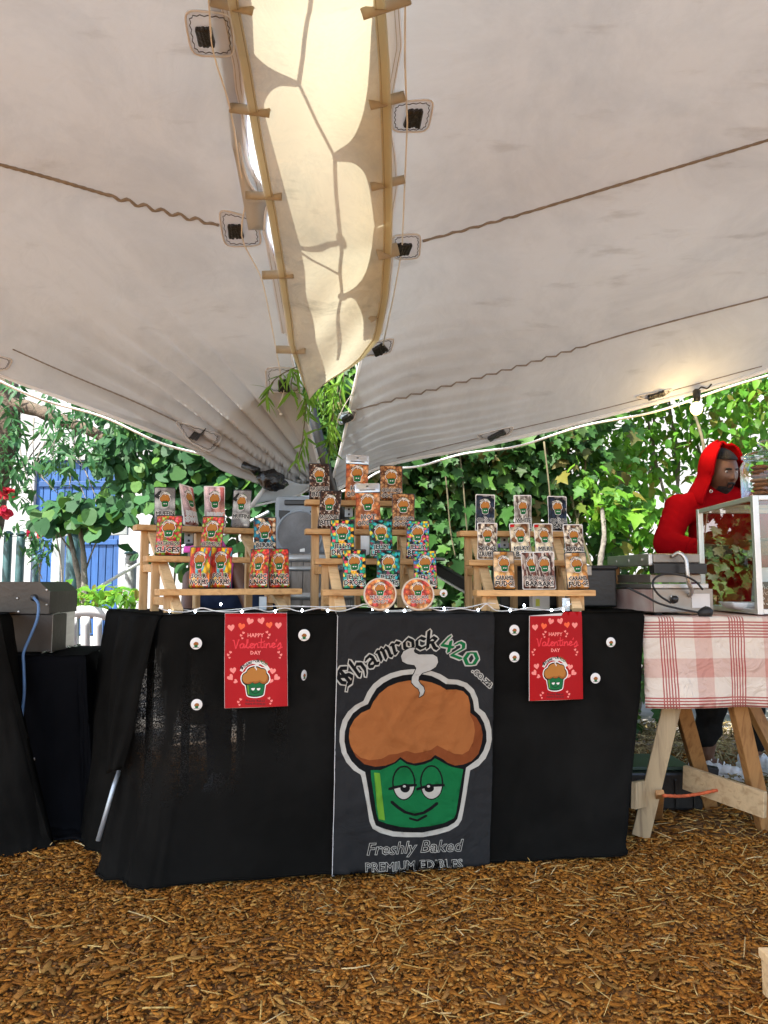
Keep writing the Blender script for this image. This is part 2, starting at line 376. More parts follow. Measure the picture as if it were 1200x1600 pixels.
def text_soup(body, size=1.0, shear=0.0, offset=0.0, res=2, align='CENTER', sx=1.0):
    """outline edges of a line of lettering, centred on its baseline"""
    cu = bpy.data.curves.new('lettering_tmp', 'FONT'); cu.body = body; cu.size = size; cu.shear = shear; cu.offset = offset
    cu.align_x = align; cu.resolution_u = res; cu.fill_mode = 'FRONT'
    ob = bpy.data.objects.new('lettering_tmp', cu); me = evaluated(ob).to_mesh()
    V = np.array([v.co[:2] for v in me.vertices]).reshape(-1, 2); cnt = {}
    key = {}; idx = []
    for v in V: idx.append(key.setdefault((round(v[0], 5), round(v[1], 5)), len(key)))
    K = np.array(list(key.keys()))
    for p in me.polygons:
        vs = [idx[i] for i in p.vertices]
        for a, b in zip(vs, vs[1:] + vs[:1]):
            if a != b: k = (min(a, b), max(a, b)); cnt[k] = cnt.get(k, 0) + 1
    E = [k for k, c in cnt.items() if c == 1]
    bpy.data.objects.remove(ob); bpy.data.curves.remove(cu)
    if not E: return np.zeros((0, 4))
    E = np.array(E); r = np.hstack([K[E[:, 0]], K[E[:, 1]]]); r[:, [0, 2]] *= sx
    return r

def place(s, scale=1.0, ox=0.0, oy=0.0, ang=0.0, flip=False, sy=None):
    """move a soup (or a list of soups): scale, turn, shift; flip turns y-up drawings into y-down pixels"""
    if isinstance(s, list): return [place(x, scale, ox, oy, ang, flip, sy) for x in s]
    s = np.array(s, float).copy(); sy = scale if sy is None else sy
    c, n = math.cos(ang), math.sin(ang)
    for i in (0, 2):
        x = s[:, i] * scale; y = s[:, i + 1] * sy
        X, Y = x * c - y * n, x * n + y * c
        s[:, i] = ox + X; s[:, i + 1] = oy - Y if flip else oy + Y
    return s

def hull(pts):
    pts = sorted(set((round(p[0], 6), round(p[1], 6)) for p in pts))
    def half(P):
        h = []
        for p in P:
            while len(h) > 1 and (h[-1][0] - h[-2][0]) * (p[1] - h[-2][1]) - (h[-1][1] - h[-2][1]) * (p[0] - h[-2][0]) <= 0: h.pop()
            h.append(p)
        return h
    return half(pts)[:-1] + half(pts[::-1])[:-1]

def nib(strokes, w=0.17, t=0.05, ang=40, grow=0.0):
    """broad-nib pen strokes as a list of convex pieces"""
    a = rad(ang); ux, uy = math.cos(a) * (w / 2 + grow), math.sin(a) * (w / 2 + grow); vx, vy = -math.sin(a) * (t / 2 + grow), math.cos(a) * (t / 2 + grow)
    out = []
    for st in strokes:
        for p, q in zip(st, st[1:]):
            pts = [(o[0] + i * ux + j * vx, o[1] + i * uy + j * vy) for o in (p, q) for i in (-1, 1) for j in (-1, 1)]
            out.append(soup(hull(pts)))
    return out

def inside(P, S):
    """even-odd test of points against an edge soup"""
    r = np.zeros(len(P), bool)
    if len(S) == 0: return r
    lo = np.minimum(S[:, :2], S[:, 2:]).min(0); hi = np.maximum(S[:, :2], S[:, 2:]).max(0)
    k = np.where((P[:, 0] >= lo[0]) & (P[:, 0] <= hi[0]) & (P[:, 1] >= lo[1]) & (P[:, 1] <= hi[1]))[0]
    if len(k) == 0: return r
    x, y = P[k, 0][:, None], P[k, 1][:, None]; x0, y0, x1, y1 = S.T
    c = ((y0 > y) != (y1 > y)); d = np.where(y1 == y0, 1e-12, y1 - y0)
    r[k] = (np.sum(c & (x < (x1 - x0) * (y - y0) / d + x0), 1) % 2) == 1
    return r

def print_sheet(outline, shapes, step):
    """outline: closed loop; shapes: (ink, soup or list of soups) in paint order. Returns 2-D points, triangles, ink of each triangle (0 = bare)."""
    ol = soup(outline); soups = [ol]
    for ink, s in shapes: soups += s if isinstance(s, list) else [s]
    pts, edges, key = [], [], {}
    def pid(x, y):
        k = (round(x, 5), round(y, 5))
        if k not in key: key[k] = len(pts); pts.append(Vector((x, y)))
        return key[k]
    lo = ol[:, :2].min(0); hi = ol[:, :2].max(0)
    for s in soups:
        for x0, y0, x1, y1 in s:
            n = max(1, int(math.hypot(x1 - x0, y1 - y0) / step)) if s is ol else 1
            last = pid(x0, y0)
            for i in range(1, n + 1):
                q = pid(x0 + (x1 - x0) * i / n, y0 + (y1 - y0) * i / n)
                if q != last: edges.append((last, q))
                last = q
    nx, ny = int((hi[0] - lo[0]) / step), int((hi[1] - lo[1]) / step)
    G = np.array([(lo[0] + (i + 0.5 + 0.5 * (j % 2) * 0.6) * step, lo[1] + (j + 0.5) * step) for j in range(ny) for i in range(nx)])
    if len(G):
        for g in G[inside(G, ol)]: pid(*g)
    r = delaunay_2d_cdt(pts, edges, [], 0, 1e-6)
    V = np.array([tuple(v) for v in r[0]]); T = np.array([f for f in r[2] if len(f) == 3])
    Cn = V[T].mean(1); k = inside(Cn, ol); T, Cn = T[k], Cn[k]
    lab = np.zeros(len(T), int)
    for ink, s in shapes:
        for q in (s if isinstance(s, list) else [s]): lab[inside(Cn, q)] = ink
    return V, T, lab

def sheet_mesh(name, V3, T, lab, inks, uv=None, keep=None):
    """mesh of the triangles whose ink is in keep (all of them by default)"""
    sel = np.arange(len(T)) if keep is None else np.where(np.isin(lab, keep))[0]
    if len(sel) == 0: return None
    t = T[sel]; used, inv = np.unique(t, return_inverse=True); t = inv.reshape(-1, 3)
    me = bpy.data.meshes.new(name); me.from_pydata([tuple(V3[i]) for i in used], [], [tuple(int(i) for i in f) for f in t])
    ids = sorted(set(lab[sel].tolist()))
    for i in ids: me.materials.append(inks[i])
    rank = {i: k for k, i in enumerate(ids)}
    me.polygons.foreach_set('material_index', [rank[i] for i in lab[sel].tolist()])
    me.polygons.foreach_set('use_smooth', [True] * len(t))
    if uv is not None:
        ul = me.uv_layers.new(name='UVMap'); q = uv[used]
        loops = np.zeros(len(me.loops), int); me.loops.foreach_get('vertex_index', loops); ul.data.foreach_set('uv', q[loops].ravel())
    me.update(); return me

# ---- the muffin emblem, drawn once (y down, 1018 wide)
E_WHITE = [(207,560),(230,510),(262,465),(305,430),(360,405),(420,388),(480,381),(540,381),(590,390),(640,408),(685,436),(740,440),(790,458),(830,495),(852,545),(858,600),(890,625),(915,670),(928,720),(930,775),(920,830),(895,885),(855,925),(808,950),(800,990),(785,1080),(770,1180),(760,1230),(740,1262),(690,1292),(620,1315),(540,1328),(450,1330),(370,1322),(300,1302),(258,1280),(240,1240),(230,1180),(212,1080),(195,990),(188,972),(150,950),(110,905),(83,850),(72,790),(74,730),(90,670),(120,620),(160,585)]
E_BLACK = [(232,578),(252,535),(280,490),(320,458),(370,432),(430,415),(490,408),(545,410),(590,418),(635,440),(672,464),(730,466),(775,482),(808,515),(826,560),(832,612),(865,645),(888,685),(900,735),(900,785),(885,840),(855,885),(810,918),(785,935),(775,990),(762,1080),(748,1170),(735,1225),(720,1245),(680,1266),(610,1288),(540,1300),(450,1302),(375,1294),(312,1277),(275,1260),(262,1225),(250,1170),(236,1080),(220,985),(215,960),(180,940),(140,900),(112,850),(100,790),(102,735),(118,680),(148,630),(190,598)]
E_BROWN = [(124,760),(130,715),(155,665),(195,628),(245,605),(262,565),(295,520),(345,480),(400,457),(460,445),(530,443),(590,455),(640,475),(672,495),(730,495),(770,505),(798,535),(808,580),(808,625),(845,655),(870,700),(880,750),(875,800),(855,860),(815,900),(770,918),(720,922),(680,908),(650,885),(608,862),(585,888),(540,905),(490,912),(450,900),(415,877),(380,905),(330,925),(270,930),(210,915),(165,875),(135,820)]
E_LIGHT = [(124,760),(130,715),(155,665),(195,628),(245,605),(262,565),(295,520),(345,480),(400,457),(460,445),(530,443),(590,455),(640,475),(672,495),(730,495),(770,505),(798,535),(808,580),(810,640),(830,680),(836,730),(826,790),(800,840),(765,862),(720,858),(675,838),(625,812),(590,835),(540,848),(495,855),(450,840),(400,858),(350,862),(310,885),(240,893),(190,880),(150,845),(130,800)]
E_GREEN = [(247,950),(300,948),(350,930),(390,908),(415,890),(450,914),(500,926),(550,918),(590,900),(608,880),(650,905),(700,930),(750,940),(768,944),(757,1000),(742,1100),(728,1190),(715,1220),(660,1248),(580,1266),(490,1273),(410,1268),(340,1252),(290,1232),(278,1190),(262,1080),(250,1000)]
E_LIME = [(265,962),(298,965),(310,1080),(328,1235),(292,1225),(280,1150)]
E_STEAM = [(500,258),(470,262),(435,280),(420,308),(428,338),(455,352),(495,358),(506,375),(495,400),(480,425),(478,455),(495,475),(515,490),(523,510),(520,538),(540,525),(550,500),(545,480),(525,462),(516,445),(520,422),(540,402),(580,388),(615,367),(627,340),(622,312),(600,298),(560,297),(520,298),(497,288),(492,275)]
def ell(cx, cy, rx, ry, a0=0, a1=360, n=20):
    return [(cx + rx * math.cos(rad(a0 + (a1 - a0) * i / n)), cy + ry * math.sin(rad(a0 + (a1 - a0) * i / n))) for i in range(n + (a1 - a0 < 360))]
def line(pts, w):
    return nib([pts], w, w, 0)

GOTHIC = {
 'S': [[(.92,.80),(.62,1.0),(.3,.92),(.22,.7),(.45,.55),(.75,.45),(.85,.22),(.6,.02),(.25,.05),(.02,-.12)], [(.5,.95),(.5,.1)], [(.08,.75),(.08,.35),(.25,.2)]],
 'h': [[(.2,1.0),(.2,0),(.32,.04)], [(.22,.5),(.5,.66),(.76,.5),(.76,.1),(.58,-.18)]],
 'a': [[(.2,.58),(.6,.66),(.72,.5),(.72,.06),(.9,0)], [(.7,.38),(.25,.27),(.22,.08),(.45,0),(.7,.12)]],
 'm': [[(.0,.58),(.13,.6),(.13,0)], [(.13,.5),(.38,.66),(.48,.5),(.48,0)], [(.48,.5),(.74,.66),(.84,.5),(.84,.05),(.96,0)]],
 'r': [[(.1,.6),(.25,.6),(.25,0),(.38,.03)], [(.25,.5),(.5,.67),(.72,.56)]],
 'o': [[(.5,.66),(.2,.5),(.2,.14),(.5,0),(.8,.14),(.8,.5),(.5,.66)]],
 'c': [[(.8,.56),(.5,.66),(.22,.5),(.22,.14),(.5,0),(.8,.1)]],
 'k': [[(.2,1.0),(.2,0)], [(.22,.4),(.5,.66),(.72,.56),(.55,.36),(.25,.33)], [(.48,.34),(.68,.05),(.85,0)]],
 '4': [[(.55,1),(.1,.34),(.95,.34)], [(.68,.7),(.68,0)]], '2': [[(.15,.75),(.35,1),(.65,.97),(.75,.72),(.15,.04),(.88,.04)]],
 '0': [[(.5,.8),(.14,.6),(.14,.2),(.5,0),(.86,.2),(.86,.6),(.5,.8)]]}
# letter, centre (1018-wide drawing), turn, height of a capital
ARC = [('S',113,432,40,100),('h',185,375,36,96),('a',250,335,30,92),('m',325,290,22,92),('r',398,258,15,92),('o',462,238,8,92),('c',531,232,1,92),('k',597,230,-5,96),('4',680,250,-12,88),('2',740,285,-22,88),('0',812,325,-34,96)]

def arc_text(grow, wscale=0.86):
    out = []
    for ch, x, y, a, h in ARC:
        S = nib([[((px - .5) * wscale, py - .35) for px, py in st] for st in GOTHIC[ch]], 0.2, 0.07, 42, grow)
        out.append((ch, [place(q, h, x, y, rad(a), True) for q in S]))
    return out

INK = dict(white=1, black=2, brown=3, light=4, green=5, lime=6, eye=7, cream=8, dark=9, red=10, pink=11, coral=12, grey=13, rose=14)
def emblem(scale=1.0, ox=0.0, oy=0.0, level=2):
    """paint list of the emblem: level 2 with all lettering, 1 with small lettering, 0 the bare muffin"""
    P = lambda pts: place(soup(pts), scale, ox, oy)
    PL = lambda q: [place(x, scale, ox, oy) for x in q]
    s = []
    if level == 2:
        for ch, q in arc_text(0.065): s.append((INK['white'], PL(q)))
        for ch, q in arc_text(0.0): s.append((INK['green'] if ch in '420' else INK['black'], PL(q)))
        z = text_soup('.co.za', 62, res=2, offset=0.0); zo = text_soup('.co.za', 62, res=2, offset=5.5)
        s.append((INK['white'], PL([place(zo, 1, 868, 440, rad(-43), True)]))); s.append((INK['black'], PL([place(z, 1, 868, 440, rad(-43), True)])))
    elif level == 1:
        band = [(500 + 490 * math.cos(rad(a)), 745 + 508 * -math.sin(rad(a))) for a in range(28, 157, 8)] + [(500 + 400 * math.cos(rad(a)), 745 - 412 * math.sin(rad(a))) for a in range(156, 27, -8)]
        s.append((INK['cream'], P(band)))
        for ch, q in arc_text(0.02): s.append((INK['green'] if ch in '420' else INK['dark'], PL([place(place(x, 1, -500, -600), 0.98, 500, 625) for x in q])))
    s += [(INK['white'], P(E_WHITE)), (INK['black'], P(E_BLACK)), (INK['brown'], P(E_BROWN)), (INK['light'], P(E_LIGHT)), (INK['green'], P(E_GREEN))]
    if level > 0: s.append((INK['lime'], P(E_LIME)))
    for cx, px in ((433, 440), (590, 576)):
        if level == 2:
            s += [(INK['black'], P(ell(cx, 1020, 66, 99))), (INK['green'], P(ell(cx, 1020, 57, 90)))]
        s.append((INK['white'], P([(cx - 60, 1052)] + [(cx + 57, 1038)] + ell(cx, 1030, 57, 82, 8, 165, 12))))
        if level == 2: s += [(INK['black'], P(ell(px, 1050, 27, 25)))]
        if level > 0: s.append((INK['black'], PL(line([(cx - 80, 1056), (cx - 40, 1042), (cx + 10, 1036), (cx + 66, 1032)], 13))))
        if level == 2: s += [(INK['eye'], P(ell(px - 4, 1040, 9, 7)))]
    if level > 0: s.append((INK['black'], PL(line([(366,1130),(400,1160),(440,1186),(490,1200),(545,1188),(590,1164),(622,1138)], 13))))
    if level == 2: s += [(INK['black'], PL(line([(468,1222),(510,1234),(560,1206)], 10))), (INK['black'], PL(line(E_STEAM + E_STEAM[:1], 7)))]
    s.append((INK['eye'], P(E_STEAM)))
    return s

def inks(kind, rough):
    """printing inks on one kind of ground: cloth, gloss"""
    f = 0.55 if kind == 'cloth' else 1.0
    c = dict(white=(0.62, 0.60, 0.52), black=(0.010, 0.010, 0.010), brown=(0.20, 0.055, 0.018), light=(0.33, 0.115, 0.035), green=(0.010, 0.13, 0.040), lime=(0.13, 0.30, 0.03), eye=(0.66, 0.64, 0.58), cream=(0.70, 0.66, 0.58), dark=(0.02, 0.02, 0.02), red=(0.50, 0.010, 0.012), pink=(0.85, 0.26, 0.22), coral=(0.85, 0.13, 0.05), grey=(0.5, 0.5, 0.5), rose=(0.72, 0.045, 0.055))
    if kind == 'cloth': c.update(white=(0.44, 0.42, 0.36), eye=(0.44, 0.42, 0.37))
    else: c.update(white=(0.80, 0.77, 0.70), light=(0.42, 0.17, 0.035), brown=(0.30, 0.10, 0.02))
    out = {}
    for k, col in c.items():
        if kind == 'cloth': m = fabric_mat('printed_cloth_' + k, col, stain=0.12, weave=900, wbump=0.2, wrinkle=0.25)
        else: m = flat('print_' + k, col, rough, 0.12)
        out[INK[k]] = m
    return out
# ------------------------------------------------------------------ ground and what lies on it
def soil_h(x, y): return 0.026 * noise.noise((x * 1.6, y * 1.6, 0.0)) + 0.008 * noise.noise((x * 5, y * 5, 3.0)) - 0.012

def ground_mat():
    m, nt, N, L, b, o = new_mat('soil_and_yard')
    tc = N.new('ShaderNodeTexCoord'); n = N.new('ShaderNodeTexNoise'); n.inputs['Scale'].default_value = 60; n.inputs['Detail'].default_value = 8
    L.new(tc.outputs['Object'], n.inputs['Vector'])
    soil = ramp(N, [(0.3, (0.05, 0.020, 0.005)), (0.5, (0.18, 0.078, 0.015)), (0.7, (0.42, 0.20, 0.04))]); L.new(n.outputs[0], soil.inputs[0])
    n2 = N.new('ShaderNodeTexNoise'); n2.inputs['Scale'].default_value = 3; n2.inputs['Detail'].default_value = 9; L.new(tc.outputs['Object'], n2.inputs['Vector'])
    yard = ramp(N, [(0.3, (0.17, 0.155, 0.14)), (0.7, (0.32, 0.30, 0.275))]); L.new(n2.outputs[0], yard.inputs[0])
    sp = N.new('ShaderNodeSeparateXYZ'); L.new(tc.outputs['Object'], sp.inputs[0])
    ad = N.new('ShaderNodeMath'); ad.operation = 'MULTIPLY_ADD'; ad.inputs[1].default_value = 1.6; L.new(n2.outputs[0], ad.inputs[0]); L.new(sp.outputs['Y'], ad.inputs[2])
    mr = N.new('ShaderNodeMapRange'); mr.inputs[1].default_value = 5.2; mr.inputs[2].default_value = 6.2; L.new(ad.outputs[0], mr.inputs[0])
    mx = N.new('ShaderNodeMix'); mx.data_type = 'RGBA'; L.new(mr.outputs[0], mx.inputs[0]); L.new(soil.outputs[0], mx.inputs[6]); L.new(yard.outputs[0], mx.inputs[7])
    L.new(mx.outputs[2], b.inputs['Base Color']); b.inputs['Roughness'].default_value = 0.95
    bp = N.new('ShaderNodeBump'); bp.inputs['Strength'].default_value = 0.8; bp.inputs['Distance'].default_value = 0.01; L.new(n.outputs[0], bp.inputs['Height']); L.new(bp.outputs[0], b.inputs['Normal'])
    return m

g = MB(); NX, NY = 110, 110
xs = [-300, -60, -20] + [lerp(-9, 9, i / (NX - 7)) for i in range(NX - 6)] + [20, 60, 300]
ys = [-120, -30, -6] + [lerp(-2, 9, i / (NY - 7)) for i in range(NY - 6)] + [25, 90, 500]
V = [(x, y, soil_h(x, y) if abs(x) < 9.5 and -2.5 < y < 9.5 else -0.012) for y in ys for x in xs]
w_ = len(xs); Fc = [(j * w_ + i, j * w_ + i + 1, (j + 1) * w_ + i + 1, (j + 1) * w_ + i) for j in range(len(ys) - 1) for i in range(w_ - 1)]
GROUND = tag(g.add(V, Fc).build('ground', ground_mat(), smooth=True), kind='structure')

def chip_mat(name, cols, rough=0.75):
    m, nt, N, L, b, o = new_mat(name)
    gm = N.new('ShaderNodeNewGeometry'); oi = N.new('ShaderNodeObjectInfo')
    a = N.new('ShaderNodeMath'); a.operation = 'ADD'; L.new(gm.outputs['Random Per Island'], a.inputs[0]); L.new(oi.outputs['Random'], a.inputs[1])
    fr = N.new('ShaderNodeMath'); fr.operation = 'FRACT'; L.new(a.outputs[0], fr.inputs[0])
    r = ramp(N, [(i / (len(cols) - 1), c) for i, c in enumerate(cols)]); L.new(fr.outputs[0], r.inputs[0])
    tc = N.new('ShaderNodeTexCoord'); n = N.new('ShaderNodeTexNoise'); n.inputs['Scale'].default_value = 130; n.inputs['Detail'].default_value = 4; L.new(tc.outputs['Object'], n.inputs['Vector'])
    r2 = ramp(N, [(0.3, (0.42, 0.38, 0.36)), (0.62, (1, 1, 1))]); L.new(n.outputs[0], r2.inputs[0])
    mx = N.new('ShaderNodeMix'); mx.data_type = 'RGBA'; mx.blend_type = 'MULTIPLY'; mx.inputs[0].default_value = 0.8; L.new(r.outputs[0], mx.inputs[6]); L.new(r2.outputs[0], mx.inputs[7])
    L.new(mx.outputs[2], b.inputs['Base Color']); b.inputs['Roughness'].default_value = rough; b.inputs['Specular IOR Level'].default_value = 0.1
    bp = N.new('ShaderNodeBump'); bp.inputs['Strength'].default_value = 0.6; bp.inputs['Distance'].default_value = 0.003; L.new(n.outputs[0], bp.inputs['Height']); L.new(bp.outputs[0], b.inputs['Normal'])
    return m
CHIP = chip_mat('bark_chip', [(0.091, 0.031, 0.007), (0.501, 0.194, 0.028), (0.251, 0.090, 0.013), (0.615, 0.266, 0.048), (0.365, 0.139, 0.020), (0.641, 0.368, 0.098), (0.137, 0.047, 0.009), (0.547, 0.235, 0.037), (0.297, 0.113, 0.018), (0.593, 0.297, 0.076), (0.228, 0.113, 0.043)])
STRAW = chip_mat('straw', [(0.60, 0.37, 0.10), (0.72, 0.52, 0.20), (0.50, 0.28, 0.07), (0.78, 0.62, 0.33)])
MULCH = chip_mat('pale_mulch', [(0.26, 0.20, 0.09), (0.42, 0.34, 0.17), (0.18, 0.135, 0.06), (0.54, 0.45, 0.25)])

def chips(P, Ln, Wd, Th, yaw, pit, rol, bend):
    """bent tapered slivers, all at once; 8 corners and 2 mid pairs each"""
    n = len(P); xs_ = np.array([-.5, 0, .5]); V = np.zeros((n, 12, 3))
    tap = RNG.uniform(0.25, 1.1, (n, 2)); sk = RNG.uniform(-.3, .3, (n, 2))
    for i, x in enumerate(xs_):
        wf = tap[:, 0] if i == 0 else (np.ones(n) if i == 1 else tap[:, 1])
        sh = sk[:, 0] * Wd if i == 0 else (0 if i == 1 else sk[:, 1] * Wd)
        for j, (sy, sz) in enumerate(((-1, -1), (1, -1), (1, 1), (-1, 1))):
            V[:, i * 4 + j, 0] = x * Ln + sy * 0.1 * Wd * tap[:, 0]; V[:, i * 4 + j, 1] = sy * Wd * wf * .5 + sh
            V[:, i * 4 + j, 2] = sz * Th * .5 - (bend * Ln if i != 1 else 0)
    cy, sy_, cp, sp, cr, sr = np.cos(yaw), np.sin(yaw), np.cos(pit), np.sin(pit), np.cos(rol), np.sin(rol)
    x, y, z = V[..., 0].copy(), V[..., 1].copy(), V[..., 2].copy()
    y, z = y * cr[:, None] - z * sr[:, None], y * sr[:, None] + z * cr[:, None]
    x, z = x * cp[:, None] + z * sp[:, None], -x * sp[:, None] + z * cp[:, None]
    x, y = x * cy[:, None] - y * sy_[:, None], x * sy_[:, None] + y * cy[:, None]
    V = np.stack([x, y, z], -1) + P[:, None, :]
    f = []
    for i in range(2):
        for j in range(4): f.append((i * 4 + j, i * 4 + (j + 1) % 4, i * 4 + 4 + (j + 1) % 4, i * 4 + 4 + j))
    f += [(3, 2, 1, 0), (8, 9, 10, 11)]
    f = np.array(f)
    return V.reshape(-1, 3), (f[None] + (np.arange(n) * 12)[:, None, None]).reshape(-1, 4)

def fast_mesh(name, V, Q, m):
    me = bpy.data.meshes.new(name); me.vertices.add(len(V)); me.vertices.foreach_set('co', V.astype(np.float32).ravel())
    k = Q.shape[1]; me.loops.add(Q.size); me.loops.foreach_set('vertex_index', Q.astype(np.int32).ravel())
    me.polygons.add(len(Q)); me.polygons.foreach_set('loop_start', np.arange(0, Q.size, k, dtype=np.int32)); me.polygons.foreach_set('loop_total', np.full(len(Q), k, np.int32))
    me.materials.append(m); me.update(calc_edges=True); me.validate(); return me

def scatter(n, x0, x1, y0, y1, lmin, lmax, wmin, wmax, zmax, tilt=0.3, ok=None):
    P = np.stack([RNG.uniform(x0, x1, n), RNG.uniform(y0, y1, n), np.zeros(n)], -1)
    if ok is not None: P = P[ok(P)]
    n = len(P); P[:, 2] = np.array([soil_h(a, b) for a, b in P[:, :2]]) + RNG.uniform(0.001, zmax, n)
    Ln = RNG.uniform(lmin, lmax, n) * RNG.uniform(.6, 1.15, n); Wd = RNG.uniform(wmin, wmax, n)
    return P, Ln, Wd, RNG.uniform(.0010, .0032, n), RNG.uniform(0, 6.283, n), RNG.normal(0, tilt, n), RNG.normal(0, tilt, n), RNG.uniform(-.04, .05, n)

wedge = lambda P: np.abs(P[:, 0]) < P[:, 1] * 0.56 + 0.25
bare = lambda P: np.array([noise.noise((x * 2.3, y * 2.3, 7.0)) + .5 * noise.noise((x * 7, y * 7, 2.0)) for x, y in P[:, :2]]) > RNG.uniform(-1.1, -.1, len(P))
A = scatter(36000, -2.2, 2.2, 1.55, 3.1, .009, .046, .004, .0165, .018, .17, lambda P: wedge(P) & bare(P))
B = scatter(12000, -2.4, 2.6, 2.9, 4.6, .02, .06, .006, .018, .018, .18, wedge)
Crumb = scatter(34000, -2.0, 2.0, 1.55, 3.0, .004, .014, .003, .008, .018, .3, wedge)
big = np.argsort(-(A[1] * A[2]) / A[0][:, 1] ** 2 * (A[0][:, 2] > 0.004) * (np.abs(A[0][:, 0]) < A[0][:, 1] * .49) * (A[0][:, 1] > 1.85))[:300]
rest = np.setdiff1d(np.arange(len(A[0])), big)
big_list = [tuple(a[i] for a in A) for i in big]
Vr, Qr = chips(*[np.concatenate([a[rest], b, c_]) for a, b, c_ in zip(A, B, Crumb)])
tag(link_mesh('wood_chip_cover', fast_mesh('wood_chip_cover', Vr, Qr, CHIP), GROUND), kind='stuff')
proto = []
for k in range(12):
    one = lambda v: np.array([v])
    V1, Q1 = chips(np.zeros((1, 3)), one(1.0), one(random.uniform(.28, .5)), one(.06), one(0.), one(0.), one(0.), one(random.uniform(-.04, .05)))
    proto.append(fast_mesh('wood_chip', V1, Q1, CHIP))
for i, (P, Ln, Wd, Th, yw, pt, rl, bd) in enumerate(big_list):
    o = link_mesh('wood_chip', proto[i % 12], GROUND, True); o.location = P + np.array((0, 0, .006)); o.scale = (Ln, Ln, Ln * .7); o.rotation_euler = (rl * .6, pt * .6, yw)
S = scatter(4400, -2.2, 2.4, 1.6, 3.6, .025, .10, .0014, .0036, .03, .2, lambda P: wedge(P) & (RNG.uniform(0, 1, len(P)) < .35 + .4 * (P[:, 0] > 0)))
Vs, Qs = chips(*S); tag(link_mesh('straw_litter', fast_mesh('straw_litter', Vs, Qs, STRAW), GROUND), kind='stuff')
Mu = scatter(7000, 0.7, 3.6, 3.5, 5.4, .03, .10, .006, .016, .05, .45)
Vm, Qm = chips(*Mu); tag(link_mesh('pale_mulch_cover', fast_mesh('pale_mulch_cover', Vm, Qm, MULCH), GROUND), kind='stuff')

# ------------------------------------------------------------------ the tent: two stretched panels meeting at a low corner
def gap_y(v): return interp(v, [(-700, 0.5), (-400, 1.2), (-200, 1.65), (0, 2.05), (380, 3.0), (590, 3.72), (700, 4.05), (800, 4.25)])
def chain(pts, n):
    c = catmull(pts, 12); d = [0]
    for a, b in zip(c, c[1:]): d.append(d[-1] + (b - a).length)
    out = []
    for k in range(n + 1):
        t = d[-1] * k / n
        i = max(1, next((i for i, x in enumerate(d) if x >= t - 1e-9), len(d) - 1))
        out.append(c[i - 1].lerp(c[i], (t - d[i - 1]) / max(1e-9, d[i] - d[i - 1])))
    return out
APEX = at(512, 772, 4.25)
def coons(c0, c1, d0, d1, nu, nv, EU, EV):
    """c0/c1: curves along u at v=0/1; d0/d1: curves along v at u=0/1"""
    G = []
    for j in range(nv + 1):
        v = EV[j]; row = []
        for i in range(nu + 1):
            u = EU[i]
            p = c0[i] * (1 - v) + c1[i] * v + d0[j] * (1 - u) + d1[j] * u
            p -= c0[0] * (1 - u) * (1 - v) + c0[nu] * u * (1 - v) + c1[0] * (1 - u) * v + c1[nu] * u * v
            row.append(p)
        G.append(row)
    return G

def fab_noise(p, amp): return Vector((0, 0, amp * noise.noise((p.x * 1.7, p.y * 1.7, 5.0)) + amp * .3 * noise.noise((p.x * 6, p.y * 6, 9.0))))

